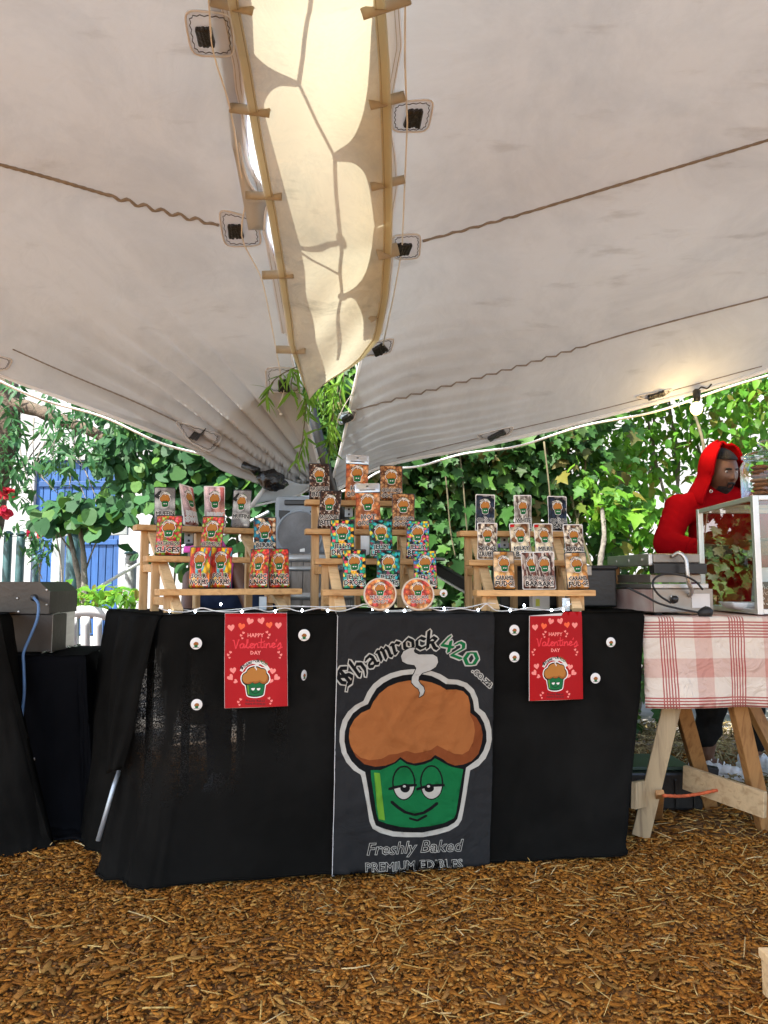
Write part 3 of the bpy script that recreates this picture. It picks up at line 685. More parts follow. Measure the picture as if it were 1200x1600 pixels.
NU, NV = 200, 220
def build_panel(side):
    if side > 0:
        gap = [(-0.10, -0.3, 3.0), (-0.12, .92, 2.96)] + [at(u, v, gap_y(v)) for u, v in ((562, -440), (578, -260), (578, -60), (582, 100), (582, 250), (584, 390), (572, 520), (552, 610), (533, 700))] + [APEX]
        edge = [APEX, at(600, 727, 4.22), at(760, 694, 4.15), at(960, 645, 4.05), at(1200, 577, 3.95), (2.7, 3.85, 2.42), (3.9, 3.6, 2.65)]
        back = [(-0.10, -0.3, 3.0), (2.0, -0.3, 3.0), (4.2, -0.3, 2.8)]; far = [(4.2, -0.3, 2.8), (4.2, 1.2, 2.85), (3.9, 3.6, 2.65)]
    else:
        gap = [(0.02, -0.3, 3.0), (0.02, .92, 2.96)] + [at(u, v, gap_y(v)) for u, v in ((340, -440), (342, -260), (364, -60), (380, 110), (381, 200), (388, 255), (414, 305), (413, 360), (437, 425), (453, 540), (472, 620), (492, 700))] + [APEX]
        edge = [APEX, at(440, 752, 4.2), at(300, 697, 4.05), at(150, 640, 3.9), at(0, 584, 3.72), (-2.6, 3.45, 2.32), (-3.8, 3.1, 2.6)]
        back = [(0.02, -0.3, 3.0), (-2.0, -0.3, 3.0), (-4.2, -0.3, 2.8)]; far = [(-4.2, -0.3, 2.8), (-4.2, 1.2, 2.85), (-3.8, 3.1, 2.6)]
    gap, edge, back, far = [chain([Vector(p) for p in q], 700) for q in (gap, edge, back, far)]
    # finer mesh towards the low corner
    su = [700 * (i / NU) ** 1.9 for i in range(NU + 1)]; sv = [700 * (1 - (1 - j / NV) ** 1.7) for j in range(NV + 1)]
    pick = lambda c, t: c[min(699, int(t))].lerp(c[min(700, int(t) + 1)], t - int(t)) if t < 700 else c[700]
    gap, far = [[pick(c, t) for t in sv] for c in (gap, far)]; edge, back = [[pick(c, t) for t in su] for c in (edge, back)]
    EU, EV = [t / 700 for t in su], [t / 700 for t in sv]
    G = coons(back, edge, gap, far, NU, NV, EU, EV)
    for j in range(NV + 1):
        for i in range(NU + 1):
            p = G[j][i]; p += fab_noise(p, 0.012)
            if side < 0:                     # folds gathering into the low corner
                d = p - APEX; r = d.length
                # 0 at the gap edge, 1 at the lower edge, seen from the corner
                e = (edge[min(NU, i + 1)] - APEX); gdir = (gap[NV - 76] - APEX).normalized(); ed = (edge[43] - APEX).normalized()
                if r > 1e-3:
                    a1 = gdir.angle(d); a2 = ed.angle(d); a = a1 / (a1 + a2 + 1e-6)
                    w = math.exp(-(r / .78) ** 2) * smooth(r / .25) * smooth((a - .12) / .3) * (0.55 + .45 * smooth((a - .25) / .4)) * smooth((1 - a) / .06)
                    ph = a ** 1.1 * 9.0 * 2 * math.pi + .5 * math.sin(a * 9)
                    p.z -= 0.115 * w * (math.sin(ph) + .3 * math.sin(2.1 * ph + 1)) * min(1.25, .35 + r)
            else:
                d = p - APEX; r = d.length; w = math.exp(-(r / .8) ** 2) * smooth(r / .2)
                p.z -= 0.010 * w * math.sin(j * 1.1)
    mb = MB(); V = [p for row in G for p in row]; n = NU + 1
    mb.add(V, [(j * n + i, j * n + i + 1, (j + 1) * n + i + 1, (j + 1) * n + i) for j in range(NV) for i in range(NU)])
    return mb, gap, edge, V

TENT = {}
for side, lab_ in ((-1, 'pale stretch tent panel on the left, gathered in folds towards the low corner'), (1, 'smooth beige stretch tent panel spreading over the right half overhead')):
    mb, gp, eg, V = build_panel(side)
    root = thing('stretch_tent', lab_, 'tent', tuple(APEX), 0, 'stretch tent panels overhead')
    me = mb.mesh('canopy_panel', M['tent'], True)
    c = link_mesh('canopy_panel', me, root); solid(c, 0.003, 1)
    bvh = BVHTree.FromPolygons(V, mb.f)
    if side < 0:                             # reinforcement added on the gathered corner, its dark cloth there to deepen fold shade
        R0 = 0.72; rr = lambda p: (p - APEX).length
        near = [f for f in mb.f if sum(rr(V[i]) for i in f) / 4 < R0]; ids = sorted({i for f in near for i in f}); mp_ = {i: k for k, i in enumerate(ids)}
        rm = MB(); rm.add([APEX + (V[i] - APEX) * min(1, R0 / max(1e-6, rr(V[i]))) + Vector((0, 0, .009)) for i in ids], [tuple(mp_[i] for i in f) for f in near]); link_mesh('shading_reinforcement', rm.mesh('shading_reinforcement', M['shading_web'], True), root)
    h = MB(); h.tube([p + Vector((0, 0, -.004)) for p in eg], 0.011, 8); h.build('edge_hem', M['tent_hem'], root, True)
    h = MB(); h.tube([p + Vector((0, 0, -.003)) for p in gp], 0.008, 8); h.build('gap_hem', M['tent_hem'], root, True)
    h = MB(); h.tube([p + Vector((0, .035, -.035 - .012 * math.sin(k * .21))) for k, p in enumerate(eg)], 0.0065, 8); h.build('edge_rope', M['edge_rope'], root, True)
    TENT[side] = dict(root=root, bvh=bvh, gap=gp, edge=eg)

def on_tent(side, u, v, off=0.004):
    """point on the underside of a panel under photo pixel (u, v), and the downward normal there"""
    d = ray(u, v).normalized(); o = Vector((0, 0, CAMZ))
    p, nrm, i, dist = TENT[side]['bvh'].ray_cast(o, d)
    if p is None: p = o + d * (gap_y(v) / d.y); nrm = Vector((0, -.3, -1)).normalized()
    if nrm.dot(d) > 0: nrm = -nrm
    return p + nrm * off, nrm

# seam ropes sewn to the underside
def seam(side, px, r, wavy=0.0, name='seam_rope', waves=16, w0=0.0, w1=1.0):
    pts = []; n = 90
    L_ = chain([Vector((u, v, 0)) for u, v in px], n)
    for k, q in enumerate(L_):
        t = k / n; am = wavy * smooth((t - w0) / .08) * smooth((w1 - t) / .08)
        p, nr = on_tent(side, q.x, q.y + am * math.sin(t * waves * 2 * math.pi), r * .6); pts.append(p)
    mb = MB(); mb.tube(pts, [r * (1 + .18 * math.sin(k * 2.1)) for k in range(len(pts))], 7); mb.build(name, M['rope_grey'], TENT[side]['root'], True)
    # the double line of stitching on both sides
seam(-1, [(-60, 240), (60, 272), (150, 298), (240, 325), (342, 351)], 0.0068, 3.2, waves=15, w0=.55)
seam(1, [(660, 376), (800, 338), (960, 290), (1100, 248), (1260, 200)], 0.0055, 1.2, waves=22, w1=.3)
seam(1, [(556, 640), (640, 618), (800, 575), (1000, 515), (1260, 448)], 0.0042, 2.4, waves=30, w0=.02, w1=.55)
seam(-1, [(20, 545), (110, 585), (205, 625), (285, 663)], 0.004, 0.0, 'edge_cable')
seam(1, [(620, 716), (760, 681), (960, 634), (1190, 572)], 0.0028, 0.0, 'edge_stitch')

# sewn loops: patch, black tape wound round the loop
def patch(side, quad, tape, tw, th, ang=0, stitch=True):
    n = 8; root = TENT[side]['root']
    def fn(a, b, off):
        q = [Vector((*p, 0)) for p in quad]
        p = q[0].lerp(q[1], a).lerp(q[3].lerp(q[2], a), b); return on_tent(side, p.x, p.y, off)[0]
    # rounded corners: squeeze the square towards a superellipse
    def sq(a, b):
        x, y = 2 * a - 1, 2 * b - 1; k = (abs(x) ** 5 + abs(y) ** 5) ** .2; mx_ = max(abs(x), abs(y), 1e-6); s_ = mx_ / k if k > 1e-6 else 1
        return (x * s_ + 1) / 2, (y * s_ + 1) / 2
    mb = MB(); mb.sheet(lambda a, b: fn(*sq(a, b), 0.006), n, n); pt = mb.build('loop_patch', M['patch'], root, True); solid(pt, 0.004, 0)
    mb = MB(); loop = []
    for k in range(41):
        t = k / 40 * 4; s_ = t % 1; i = int(t) % 4
        a, b = ((s_, 0), (1, s_), (1 - s_, 1), (0, 1 - s_))[i]; loop.append((a, b))
    mb.tube([fn(*sq(.5 + (a - .5) * 1.0, .5 + (b - .5) * 1.0), 0.0075) for a, b in loop], 0.0036, 6); mb.build('edge_piping', M['tent_hem'], pt, True)
    mb = MB()
    for k in range(0, 40):
        a, b = loop[k]; a2, b2 = loop[k + 1]
        i0, i1 = (.86, .80) if k % 2 else (.80, .86)
        mb.tube([fn(*sq(.5 + (a - .5) * i0, .5 + (b - .5) * i0), 0.0095), fn(*sq(.5 + (a2 - .5) * i1, .5 + (b2 - .5) * i1), 0.0095)], 0.0014, 4)
    mb.build('zigzag_stitch', M['stitch'], pt)
    mb = MB(); c, nr = on_tent(side, *tape, 0.012); e = on_tent(side, tape[0] + tw, tape[1] + ang, 0.012)[0] - c; x = e.normalized(); y = nr.cross(x).normalized(); R = Matrix((x, y, nr)).transposed()
    L_ = e.length; H_ = L_ * th / tw
    mb.box(c, (2 * L_, 2 * H_, .022), R, 0, .006)
    for k in range(5): mb.box(c + x * (k - 2) * L_ * .38 + nr * .004 * random.random(), (L_ * .5, 2 * H_ * (1.05 + .2 * random.random()), .02), R @ rot(0, 0, random.uniform(-.2, .2)), 0, .005)
    mb.build('tape_wrap', M['tape'], pt)
    return c
T = {}
T['l1'] = patch(-1, [(287, 12), (362, 18), (368, 86), (300, 84)], (321, 52), 13, 15)
T['l2'] = patch(-1, [(341, 324), (402, 340), (410, 382), (351, 384)], (368, 358), 11, 11)
T['l3'] = patch(-1, [(414, 572), (470, 574), (474, 612), (418, 612)], (444, 600), 8, 10)
T['l4'] = patch(-1, [(270, 655), (350, 680), (330, 708), (296, 690)], (306, 675), 9, 6, 3)
T['l5'] = patch(-1, [(-30, 548), (22, 560), (12, 577), (-30, 575)], (-14, 562), 6, 5)
T['r1'] = patch(1, [(611, 158), (678, 152), (668, 204), (611, 204)], (645, 181), 12, 13)
T['r2'] = patch(1, [(612, 366), (657, 363), (655, 402), (614, 404)], (629, 386), 11, 9)
T['r3'] = patch(1, [(566, 536), (616, 526), (610, 550), (566, 556)], (592, 544), 9, 7, -5)
T['r4'] = patch(1, [(528, 645), (558, 638), (552, 656), (530, 662)], (543, 650), 7, 5, -3)
T['r5'] = patch(1, [(742, 680), (803, 664), (796, 678), (757, 686)], (775, 677), 13, 4, -5)
T['r6'] = patch(1, [(990, 619), (1052, 606), (1042, 616), (1008, 622)], (1024, 615), 13, 4, -4)

# pale hem band along the tent edges, seen as a bright line beside the strip
for side, SS, q0, q1 in ((-1, [(-330, 306), (-200, 318), (0, 350), (100, 371), (135, 374), (220, 392), (330, 414), (430, 431), (530, 449), (575, 462)], -7, 22), (1, [(-330, 574), (-200, 590), (-60, 604), (0, 618), (70, 623), (140, 610), (200, 606), (240, 613), (290, 616), (340, 608), (400, 610), (460, 604), (520, 592)], 5, -22)):
    mb = MB(); mb.sheet(lambda a, b: on_tent(side, interp(lerp(-300, 520, b), SS) + lerp(q0, q1, a), lerp(-300, 520, b), .007)[0], 3, 90); hb = mb.build('hem_band', M['tent_hem'], TENT[side]['root'], True)
    for k in (.1, .32): mb = MB(); mb.tube([on_tent(side, interp(lerp(-300, 520, j / 90), SS) + lerp(q0, q1, k), lerp(-300, 520, j / 90), .0085)[0] for j in range(91)], .0012, 4); mb.build('hem_stitch', M['strap'], hb)

# cord laced down both sides of the gap
cords = thing('tent_lacing', 'white lacing cord running from loop to loop down the left of the gap', 'cord', tuple(T['l1']), 0, 'lacing cords')
mb = MB()
pl = [(322, -120), (328, 0), (334, 72), (360, 160), (376, 260), (385, 300), (378, 362), (400, 410), (412, 440), (428, 520), (440, 585), (445, 602), (438, 628), (437, 642)]
mb.tube([on_tent(-1, u, v, .022)[0] for u, v in [(q.x, q.y) for q in catmull([(a, b, 0) for a, b in pl], 3)]], .0034, 6); mb.ball(on_tent(-1, 437, 645, .02)[0], .009, n=6)
mb.build('cord', M['cord_white'], cords, True)
cords = thing('tent_lacing', 'white cord hanging straight down the right of the gap', 'cord', tuple(T['r1']), 0, 'lacing cords')
mb = MB(); pl = [(630, -120), (630, 0), (630, 90), (634, 185), (631, 260), (626, 385), (612, 460), (596, 535)]
mb.tube([on_tent(1, u, v, .022)[0] for u, v in pl], .0032, 6); mb.build('cord', M['cord_white'], cords, True)
cords = thing('tent_lacing', 'thin loose cord looping down past the willow fronds', 'cord', tuple(on_tent(1, 556, 570)[0]), 0, 'lacing cords')
mb = MB(); mb.tube([at(u, v, y) for u, v, y in ((556, 566, 3.5), (558, 590, 3.52), (552, 612, 3.6), (538, 634, 3.7), (528, 655, 3.8), (522, 690, 3.9), (527, 715, 4.0))], .0022, 5); mb.build('cord', M['cord_white'], cords, True)

# the sunlit canvas strip that hangs under the gap
def strip_y(v): return gap_y(v) - 0.06 - 0.12 * smooth((v - 100) / 500)
S_L = [(-500, 296), (-330, 318), (-200, 330), (0, 358), (100, 378), (220, 398), (330, 420), (430, 437), (530, 452), (575, 465), (612, 482)]
S_R = [(-500, 560), (-330, 572), (-200, 586), (0, 600), (100, 607), (200, 610), (330, 612), (400, 610), (460, 605), (525, 594), (560, 565), (590, 525), (612, 484)]
def strip_pt(a, b):
    v = lerp(-500, 612, b); ul, ur = interp(v, S_L), interp(v, S_R)
    sag = 0.045 * math.sin(math.pi * a) * (1 - .3 * b)
    p = at(lerp(ul, ur, a), v, strip_y(v)); p.z -= sag
    wr = smooth((b - .75) / .2)
    p.z += 0.008 * noise.noise((p.x * 6, p.y * 3, 1)) + .012 * wr * math.sin(p.x * 30 + p.y * 22)
    return p
STRIP = thing('canvas_strip', 'long sunlit cream canvas strip hanging below the gap between the tents', 'canvas strip', tuple(strip_pt(.5, 1)))
mb = MB(); mb.sheet(strip_pt, 26, 96); q = mb.build('canvas', M['strip'], STRIP, True)
for a0, a1 in ((-.008, .062), (.935, 1.008)):
    mb = MB(); mb.sheet(lambda a, b: strip_pt(lerp(a0, a1, a), b) + Vector((0, 0, -.006)), 3, 80); hm = mb.build('hem', M['strip_hem'], STRIP, True); solid(hm, .003, 0)
    sb = MB(); aa = a1 - .012 if a0 < .5 else a0 + .012
    sb.tube([strip_pt(aa, b / 80) + Vector((0, 0, -.0085)) for b in range(81)], .0015, 4); sb.build('hem_stitch', M['strap'], hm)
def strap_loop(side, u0, v0, u1, v1, w):
    mb = MB(); d = Vector((u1 - u0, v1 - v0)); nrm = Vector((-d.y, d.x)).normalized() * w / 2
    y = strip_y((v0 + v1) / 2) - .02
    def fn(a, b):
        u = lerp(u0, u1, a) + nrm.x * (b * 2 - 1); v = lerp(v0, v1, a) + nrm.y * (b * 2 - 1)
        return at(u, v, y + (.06 * (1 - a) if side < 0 else .06 * a))
    mb.sheet(fn, 6, 2); o = mb.build('toggle_strap', M['strap'], STRIP, True); solid(o, .006, 0)
for s_, a in ((-1, (359, 168, 421, 176, 15)), (-1, (384, 305, 440, 307, 12)), (-1, (410, 430, 458, 428, 13)), (-1, (432, 546, 477, 547, 12)), (-1, (330, 2, 395, 16, 16)),
              (1, (578, 164, 632, 150, 16)), (1, (580, 292, 632, 280, 13)), (1, (590, 397, 622, 389, 20)), (1, (566, 22, 640, -2, 18)), (1, (578, 500, 600, 486, 9))): strap_loop(s_, *a)

# scalloped tabs of the two tents above the strip, pulled together with rope: the sun throws their outline on the canvas
def above(u, v, lift=0.13):
    """point above the strip whose shadow falls on the strip at photo pixel (u, v)"""
    p = at(u, v, strip_y(v)); return p + TO_SUN * (lift / TO_SUN.z)
def tab(side, top, cusp, bot, bulge):
    root = TENT[side]['root']; xo = None
    c1 = [(q.x, q.y) for q in catmull([(top[0], top[1], 0), (lerp(top[0], cusp[0], .18), lerp(top[1], cusp[1], .62), 0), (lerp(top[0], cusp[0], .5), lerp(top[1], cusp[1], .90), 0), (cusp[0], cusp[1] - 2, 0)], 5)]
    c2 = [(q.x, q.y) for q in catmull([(cusp[0], cusp[1] + 2, 0), (lerp(bot[0], cusp[0], .5), lerp(bot[1], cusp[1], .90), 0), (lerp(bot[0], cusp[0], .18), lerp(bot[1], cusp[1], .62), 0), (bot[0], bot[1], 0)], 5)]
    loop = c1 + c2; mb = MB(); n = len(loop)
    inn = [above(u, v) for u, v in loop]; out = [above((interp(v, S_L) - 20) if side < 0 else (interp(v, S_R) + 8), v) for u, v in loop]
    mb.add(inn + out, [(i, i + 1, n + i + 1, n + i) for i in range(n - 1)]); o = mb.build('scalloped_tab', M['tent'], root, True); solid(o, .003, 0)
    mb = MB(); mb.tube([p - Vector((0, 0, .002)) for p in inn], .006, 6); mb.build('tab_hem', M['tent_hem'], o, True)
tab(-1, (352, -60), (455, 103), (398, 215), 0); tab(-1, (398, 225), (455, 378), (440, 420), 0); tab(-1, (340, -330), (450, -180), (356, -70), 0)
tab(1, (588, -40), (513, 222), (585, 345), 0); tab(1, (584, 350), (530, 447), (570, 530), 0); tab(1, (600, -340), (480, -60), (590, -45), 0)
LR = thing('lacing_rope', 'rope zigzagging above the canvas strip between the scalloped tent edges', 'rope', tuple(above(513, 222)))
mb = MB(); mb.tube([above(u, v) for u, v in ((452, -180), (478, -60), (470, 0), (462, 60), (456, 103), (485, 165), (514, 222), (516, 300), (520, 350), (522, 405), (526, 440), (522, 500), (518, 540))], .006, 6)
mb.tube([above(u, v) for u, v in ((520, 346), (500, 350), (475, 370), (455, 380))], .005, 6); mb.tube([above(u, v) for u, v in ((455, 380), (490, 392), (524, 408))], .005, 6)
mb.ball(above(521, 345), .016, n=6); mb.ball(above(528, 446), .02, n=6); mb.build('rope', M['rope_grey'], LR, True)

# dark slanting shaft, wrapped knot and turned-back corner of the tent
PO = thing('dark_shaft', 'dark tent pole leaning behind the willow fronds to the low tent corner', 'pole', tuple(ground(690, 1195)))
mb = MB(); mb.tube([at(484, 632, 3.98), APEX + Vector((.03, -.02, 0)), at(690, 1190, 4.6)], [.03, .034, .036], 12); mb.build('shaft', M['black_plastic'], PO, True)
BG = thing('plastic_bag', 'crumpled black plastic bag tied round the tent edge by the speaker', 'bag', tuple(at(425, 750, 3.9)))
mb = MB(); mb.ball((0, 0, 0), 1.0, n=16); c = at(425, 751, 3.95); R = rot(0, rad(20), 0)
mb.v = [tuple(c + R @ (Vector((p[0] * .076, p[1] * .06, p[2] * .052)) * (1 + .28 * noise.noise((p[0] * 2.2, p[1] * 2.2, p[2] * 2.2)) + .15 * abs(noise.noise((p[0] * 6, p[1] * 6, p[2] * 6)))))) for p in mb.v]
mb.build('bag_body', M['bag'], BG, True)
mb = MB(); mb.tube([at(402, 737, 3.97), at(392, 731, 3.99), at(380, 726, 4.0)], [.026, .017, .02], 9); mb.build('tied_neck', M['bag'], BG, True)
FL = thing('tent_flap', 'pale turned-back tent corner hanging below the black bag', 'tent flap', tuple(at(440, 770, 4.1)))
mb = MB(); qd = [at(392, 792, 3.95), at(424, 748, 4.0), at(492, 756, 4.2), at(470, 772, 4.15)]
mb.sheet(lambda a, b: (qd[0].lerp(qd[1], b)).lerp(qd[3].lerp(qd[2], b), a) + Vector((0, 0, .01 * math.sin(a * 7))), 10, 6); solid(mb.build('flap', M['tent'], FL, True), .004, 0)
mb = MB(); mb.tube([qd[0], qd[0].lerp(qd[3], .5) + Vector((0, 0, -.004)), qd[3], qd[2]], .006, 6); mb.tube([qd[0], qd[1]], .012, 6); mb.build('flap_hem', M['tent_hem'], FL, True)

# ------------------------------------------------------------------ leaves
def leaf_mesh(name, kind, m):
    if kind == 'ivy': out = [(0, 0), (.22, -.10), (.50, .05), (.36, .28), (.58, .52), (.28, .58), (.16, .80), (0, 1.08)]
    elif kind == 'round': out = [(0, 0), (.20, -.10), (.42, .02), (.53, .30), (.46, .62), (.24, .88), (0, 1.0)]
    elif kind == 'thin': out = [(0, 0), (.10, .18), (.14, .42), (.10, .72), (0, 1.0)]
    elif kind == 'small': out = [(0, 0), (.20, .12), (.29, .40), (.20, .74), (0, 1.0)]
    else: out = [(0, 0), (.05, .12), (.075, .4), (.05, .75), (0, 1.0)]
    n = len(out); V = []; fold = .30 if kind != 'round' else .18
    for x, y in out: V.append((0, y, -.14 * y * y))
    for s in (1, -1):
        for x, y in out: V.append((s * x, y, abs(x) * fold - .14 * y * y - .10 * (abs(x) > .45)))
    Fc = []
    for i in range(n - 1):
        Fc.append((i, n + i, n + i + 1, i + 1)); Fc.append((i + 1, 2 * n + i + 1, 2 * n + i, i))
    mb = MB(); mb.add(V, Fc); return mb.mesh(name, m, True), np.array(V), Fc

def leaf_frame(nrm, down, roll):
    """leaf tip along down, upper face along nrm"""
    y = (down - nrm * down.dot(nrm)); y = y.normalized() if y.length > 1e-4 else nrm.orthogonal().normalized(); x = y.cross(nrm)
    y2 = y * math.cos(roll) + x * math.sin(roll); x2 = y2.cross(nrm)
    return Matrix((x2, y2, nrm)).transposed()

def foliage(parent, pts, kind, m, name, piece=300, far_name='foliage', key=None):
    """pts: (position, normal, size). The largest to the eye become single leaves, the others one mass"""
    me, LV, LF = leaf_mesh(name, kind, m)
    o = Vector((0, 0, CAMZ))
    def vis(p):
        d = p[0] - o
        if d.y <= .2: return 0
        if abs(d.x / d.y) > .53 or not (-.75 < d.z / d.y < .9): return 0
        return p[2] / d.length * random.uniform(.8, 1.2) * (key(p) if key else 1)
    order = sorted(range(len(pts)), key=lambda i: -vis(pts[i]))
    Vs, Fs = [], []
    tri = [[f[0], f[1], f[2], f[3]] for f in LF]
    for r, i in enumerate(order):
        p, nr, sz = pts[i]
        R = leaf_frame(nr, Vector((random.gauss(0, .35), random.gauss(0, .35), -1)), random.gauss(0, .5))
        if r < piece:
            q = bpy.data.objects.new(name, me); COL.objects.link(q); q.parent = parent; q.matrix_parent_inverse = wm(parent).inverted()
            q.matrix_basis = Matrix.Translation(p) @ R.to_4x4() @ Matrix.Scale(sz, 4)
        else:
            A = LV @ (np.array(R).T * sz) + np.array(p); Fs.append(np.array(tri) + len(Vs) * len(LV)); Vs.append(A)
    if Vs: tag(link_mesh(far_name, fast_mesh(far_name, np.concatenate(Vs), np.concatenate(Fs), m), parent), kind='stuff')

def rnd_n(bias, spread=.7):
    return (Vector(bias) + Vector((random.gauss(0, spread), random.gauss(0, spread), random.gauss(0, spread)))).normalized()
# ------------------------------------------------------------------ background: building, yard rail, plants
BLD = thing('white_building', 'white rendered building with a tall blue boarded door beyond the yard', 'building', (-6.0, 12.4, 0))
BY = 12.4
dl, dr = at(55, 720, BY).x, at(190, 720, BY).x; dt = at(120, 718, BY).z
mb = MB()
mb.box(((-16 + dl) / 2, BY + .2, 3.2), (dl + 16, .4, 6.6)); mb.box(((dr + 0.3) / 2, BY + .2, 3.2), (0.3 - dr, .4, 6.6)); mb.box(((dl + dr) / 2, BY + .2, (dt + 6.5) / 2), (dr - dl, .4, 6.5 - dt))
mb.build('wall', M['white_wall'], BLD)
mb = MB(); mb.box((-7.8, BY + .1, 6.6), (17, 1.2, .18)); mb.build('roof', M['hoop'], BLD)
DOOR = tag(bpy.data.objects.new('door', None)); COL.objects.link(DOOR); DOOR.location = ((dl + dr) / 2, BY + .12, .12); attach_loc = DOOR.location.copy()
DOOR.parent = BLD; DOOR.matrix_parent_inverse = wm(BLD).inverted()
nb = 12; bw = (dr - dl) / nb
for k in range(nb):
    mb = MB(); mb.box((dl + (k + .5) * bw, BY + .10 + random.uniform(-.006, .006), (dt + .15) / 2), (bw - .012, .03, dt - .15), None, 0, .004); mb.build('plank', M['blue_board'], DOOR)
mb = MB(); mb.box(((dl + dr) / 2, BY + .15, dt / 2), (dr - dl, .02, dt)); mb.build('backing', M['blue_board'], DOOR)
for zz in (.5, dt * .55, dt - .4): mb = MB(); mb.box(((dl + dr) / 2, BY + .07, zz), (dr - dl - .1, .03, .09), None, 0, .004); mb.build('cross_rail', M['blue_board'], DOOR)
mb = MB(); mb.box(((dl + dr) / 2, BY - .35, .06), (dr - dl + 1.4, .8, .14), None, 0, .01); tag(mb.build('step', M['white_wall']), kind='structure')
mb = MB(); mb.box((9.0, 13.5, 2.2), (16, .4, 4.4)); tag(mb.build('garden_wall', M['white_wall']), 'white sunlit garden wall glimpsed through gaps in the hedge', 'wall')

# timber rail along the yard
RL = thing('yard_rail', 'grey timber rail on posts running along the sunlit yard', 'fence', (-2.6, 7.6, 0))
a, b = at(-30, 832, 7.4), at(200, 828, 7.4)
mb = MB(); mb.bar(a, b, .05, .10, 0, (0, 0, 1), .006); mb.build('rail', M['grey_rail'], RL)
for u, w, mt in ((91, .10, 'grey_rail'), (-20, .1, 'grey_rail')):
    p = at(u, 830, 7.42); mb = MB(); mb.bar((p.x, p.y + .02, 0), (p.x, p.y + .02, p.z - .03), w * .9, w, 0, (0, 1, 0), .006); mb.build('post', M[mt], RL)
for i, (u, y, t, r, lb) in enumerate(((117, 6.6, 835, .065, 'thick dark green post beside the sapling'), (13, 5.6, 836, .03, 'green steel post nearest the left edge of the picture'), (33, 5.6, 836, .03, 'green steel post just right of the leftmost one'), (57, 6.2, 872, .025, 'short thin dark post below the red blooms'), (205, 6.0, 866, .045, 'short grey post standing right of the sapling'))):
    p = at(u, t, y); q = thing('metal_post', lb, 'post', (p.x, p.y, 0), 0, 'posts in the yard')
    mb = MB(); mb.lathe([(r, -.05), (r, p.z - .03), (r * .9, p.z)], (p.x, p.y, 0), 14); mb.build('shaft', M['teal_metal'] if u != 205 else M['grey_rail'], q, True)
    mb = MB(); mb.lathe([(r * 1.2, p.z), (r * 1.2, p.z + .012), (r * .5, p.z + .03)], (p.x, p.y, 0), 14); mb.build('cap', M['teal_metal'], q, True)
# guy rod from the yard up past the left rack
GR = thing('guy_rod', 'thin grey guy rod slanting up from the yard behind the left rack', 'rod', tuple(at(140, 928, 4.9)))
mb = MB(); mb.tube([at(130, 932, 5.0), at(243, 865, 4.75), at(345, 838, 4.55), at(420, 800, 4.4)], .011, 8); mb.build('rod', M['hoop'], GR, True)

# white plastic chairs
def plastic_chair(p, rz, s=1.0, lab_='', back=None):
    c = thing('plastic_chair', lab_, 'chair', p, rz, 'white plastic chairs')
    B = lambda: MB()
    mb = B(); mb.sheet(lambda a, b: Vector(((a - .5) * .46, (b - .5) * .44, .44 + .03 * (2 * a - 1) ** 2 - .012 * math.sin(math.pi * b))), 8, 8); o = mb.build('seat', M['white_plastic'], c, True, True); solid(o, .02)
    def bk(a, b): ang = (a - .5) * 1.9; return Vector((.26 * math.sin(ang), .22 + .10 * math.cos(ang) - .10 + .12 * b, .45 + .42 * b * (1 - .22 * (2 * a - 1) ** 2)))
    mb = B()
    for k in range(7): a0 = k / 7 + .02; mb.sheet(lambda a, b, a0=a0: bk(a0 + a * .10, .08 + b * .78), 2, 6)
    mb.sheet(lambda a, b: bk(a, .84 + b * .16), 14, 2); mb.sheet(lambda a, b: bk(a, b * .10), 14, 2); o = mb.build('backrest', M['white_plastic'], c, True, True); solid(o, .018)
    for sx in (-1, 1):
        for sy in (-1, 1):
            mb = B(); mb.tube([(sx * .21, sy * .19, .45), (sx * .25, sy * .25, 0)], [.028, .02], 6); mb.build('leg', M['white_plastic'], c, True, True)
        mb = B(); mb.tube([(sx * .24, -.2, .44), (sx * .27, -.19, .64), (sx * .27, .05, .66), (sx * .25, .24, .66)], .022, 6); mb.build('armrest', M['white_plastic'], c, True, True)
    c.scale = (s, s, s); return c
q = at(18, 900, 8.6); plastic_chair((q.x, q.y, 0), rad(200), 1.0, 'white plastic chair in the yard behind the green posts')
q = at(58, 900, 9.4); plastic_chair((q.x, q.y, 0), rad(150), 1.0, 'white plastic chair farther back, before the blue door')
q = at(142, 985, 4.75); plastic_chair((q.x, q.y, -.01), rad(195), 1.0, 'white plastic chair with a slotted back between the two black tables')

def limb(mb, pts, r0, r1, n=8):
    c = catmull(pts, 5); mb.tube(c, [lerp(r0, r1, i / (len(c) - 1)) * (1 + .12 * math.sin(i * 2.3)) for i in range(len(c))], n)

def blob_pts(c, r, n, size, bias=(0, -.6, .5), clump=0.35, nclump=14):
    """leaf spots in clumps through a crown"""
    out = []; cl = []
    for _ in range(nclump):
        d = Vector((random.gauss(0, 1), random.gauss(0, 1), random.gauss(0, 1))).normalized() * (random.random() ** .4)
        cl.append((Vector(c) + Vector((d.x * r[0], d.y * r[1], d.z * r[2])), random.uniform(.5, 1.2) * clump))
    for _ in range(n):
        q, s = random.choice(cl); out.append((q + Vector((random.gauss(0, s), random.gauss(0, s), random.gauss(0, s * .8))), rnd_n(bias), size * random.uniform(.6, 1.25)))
    return out

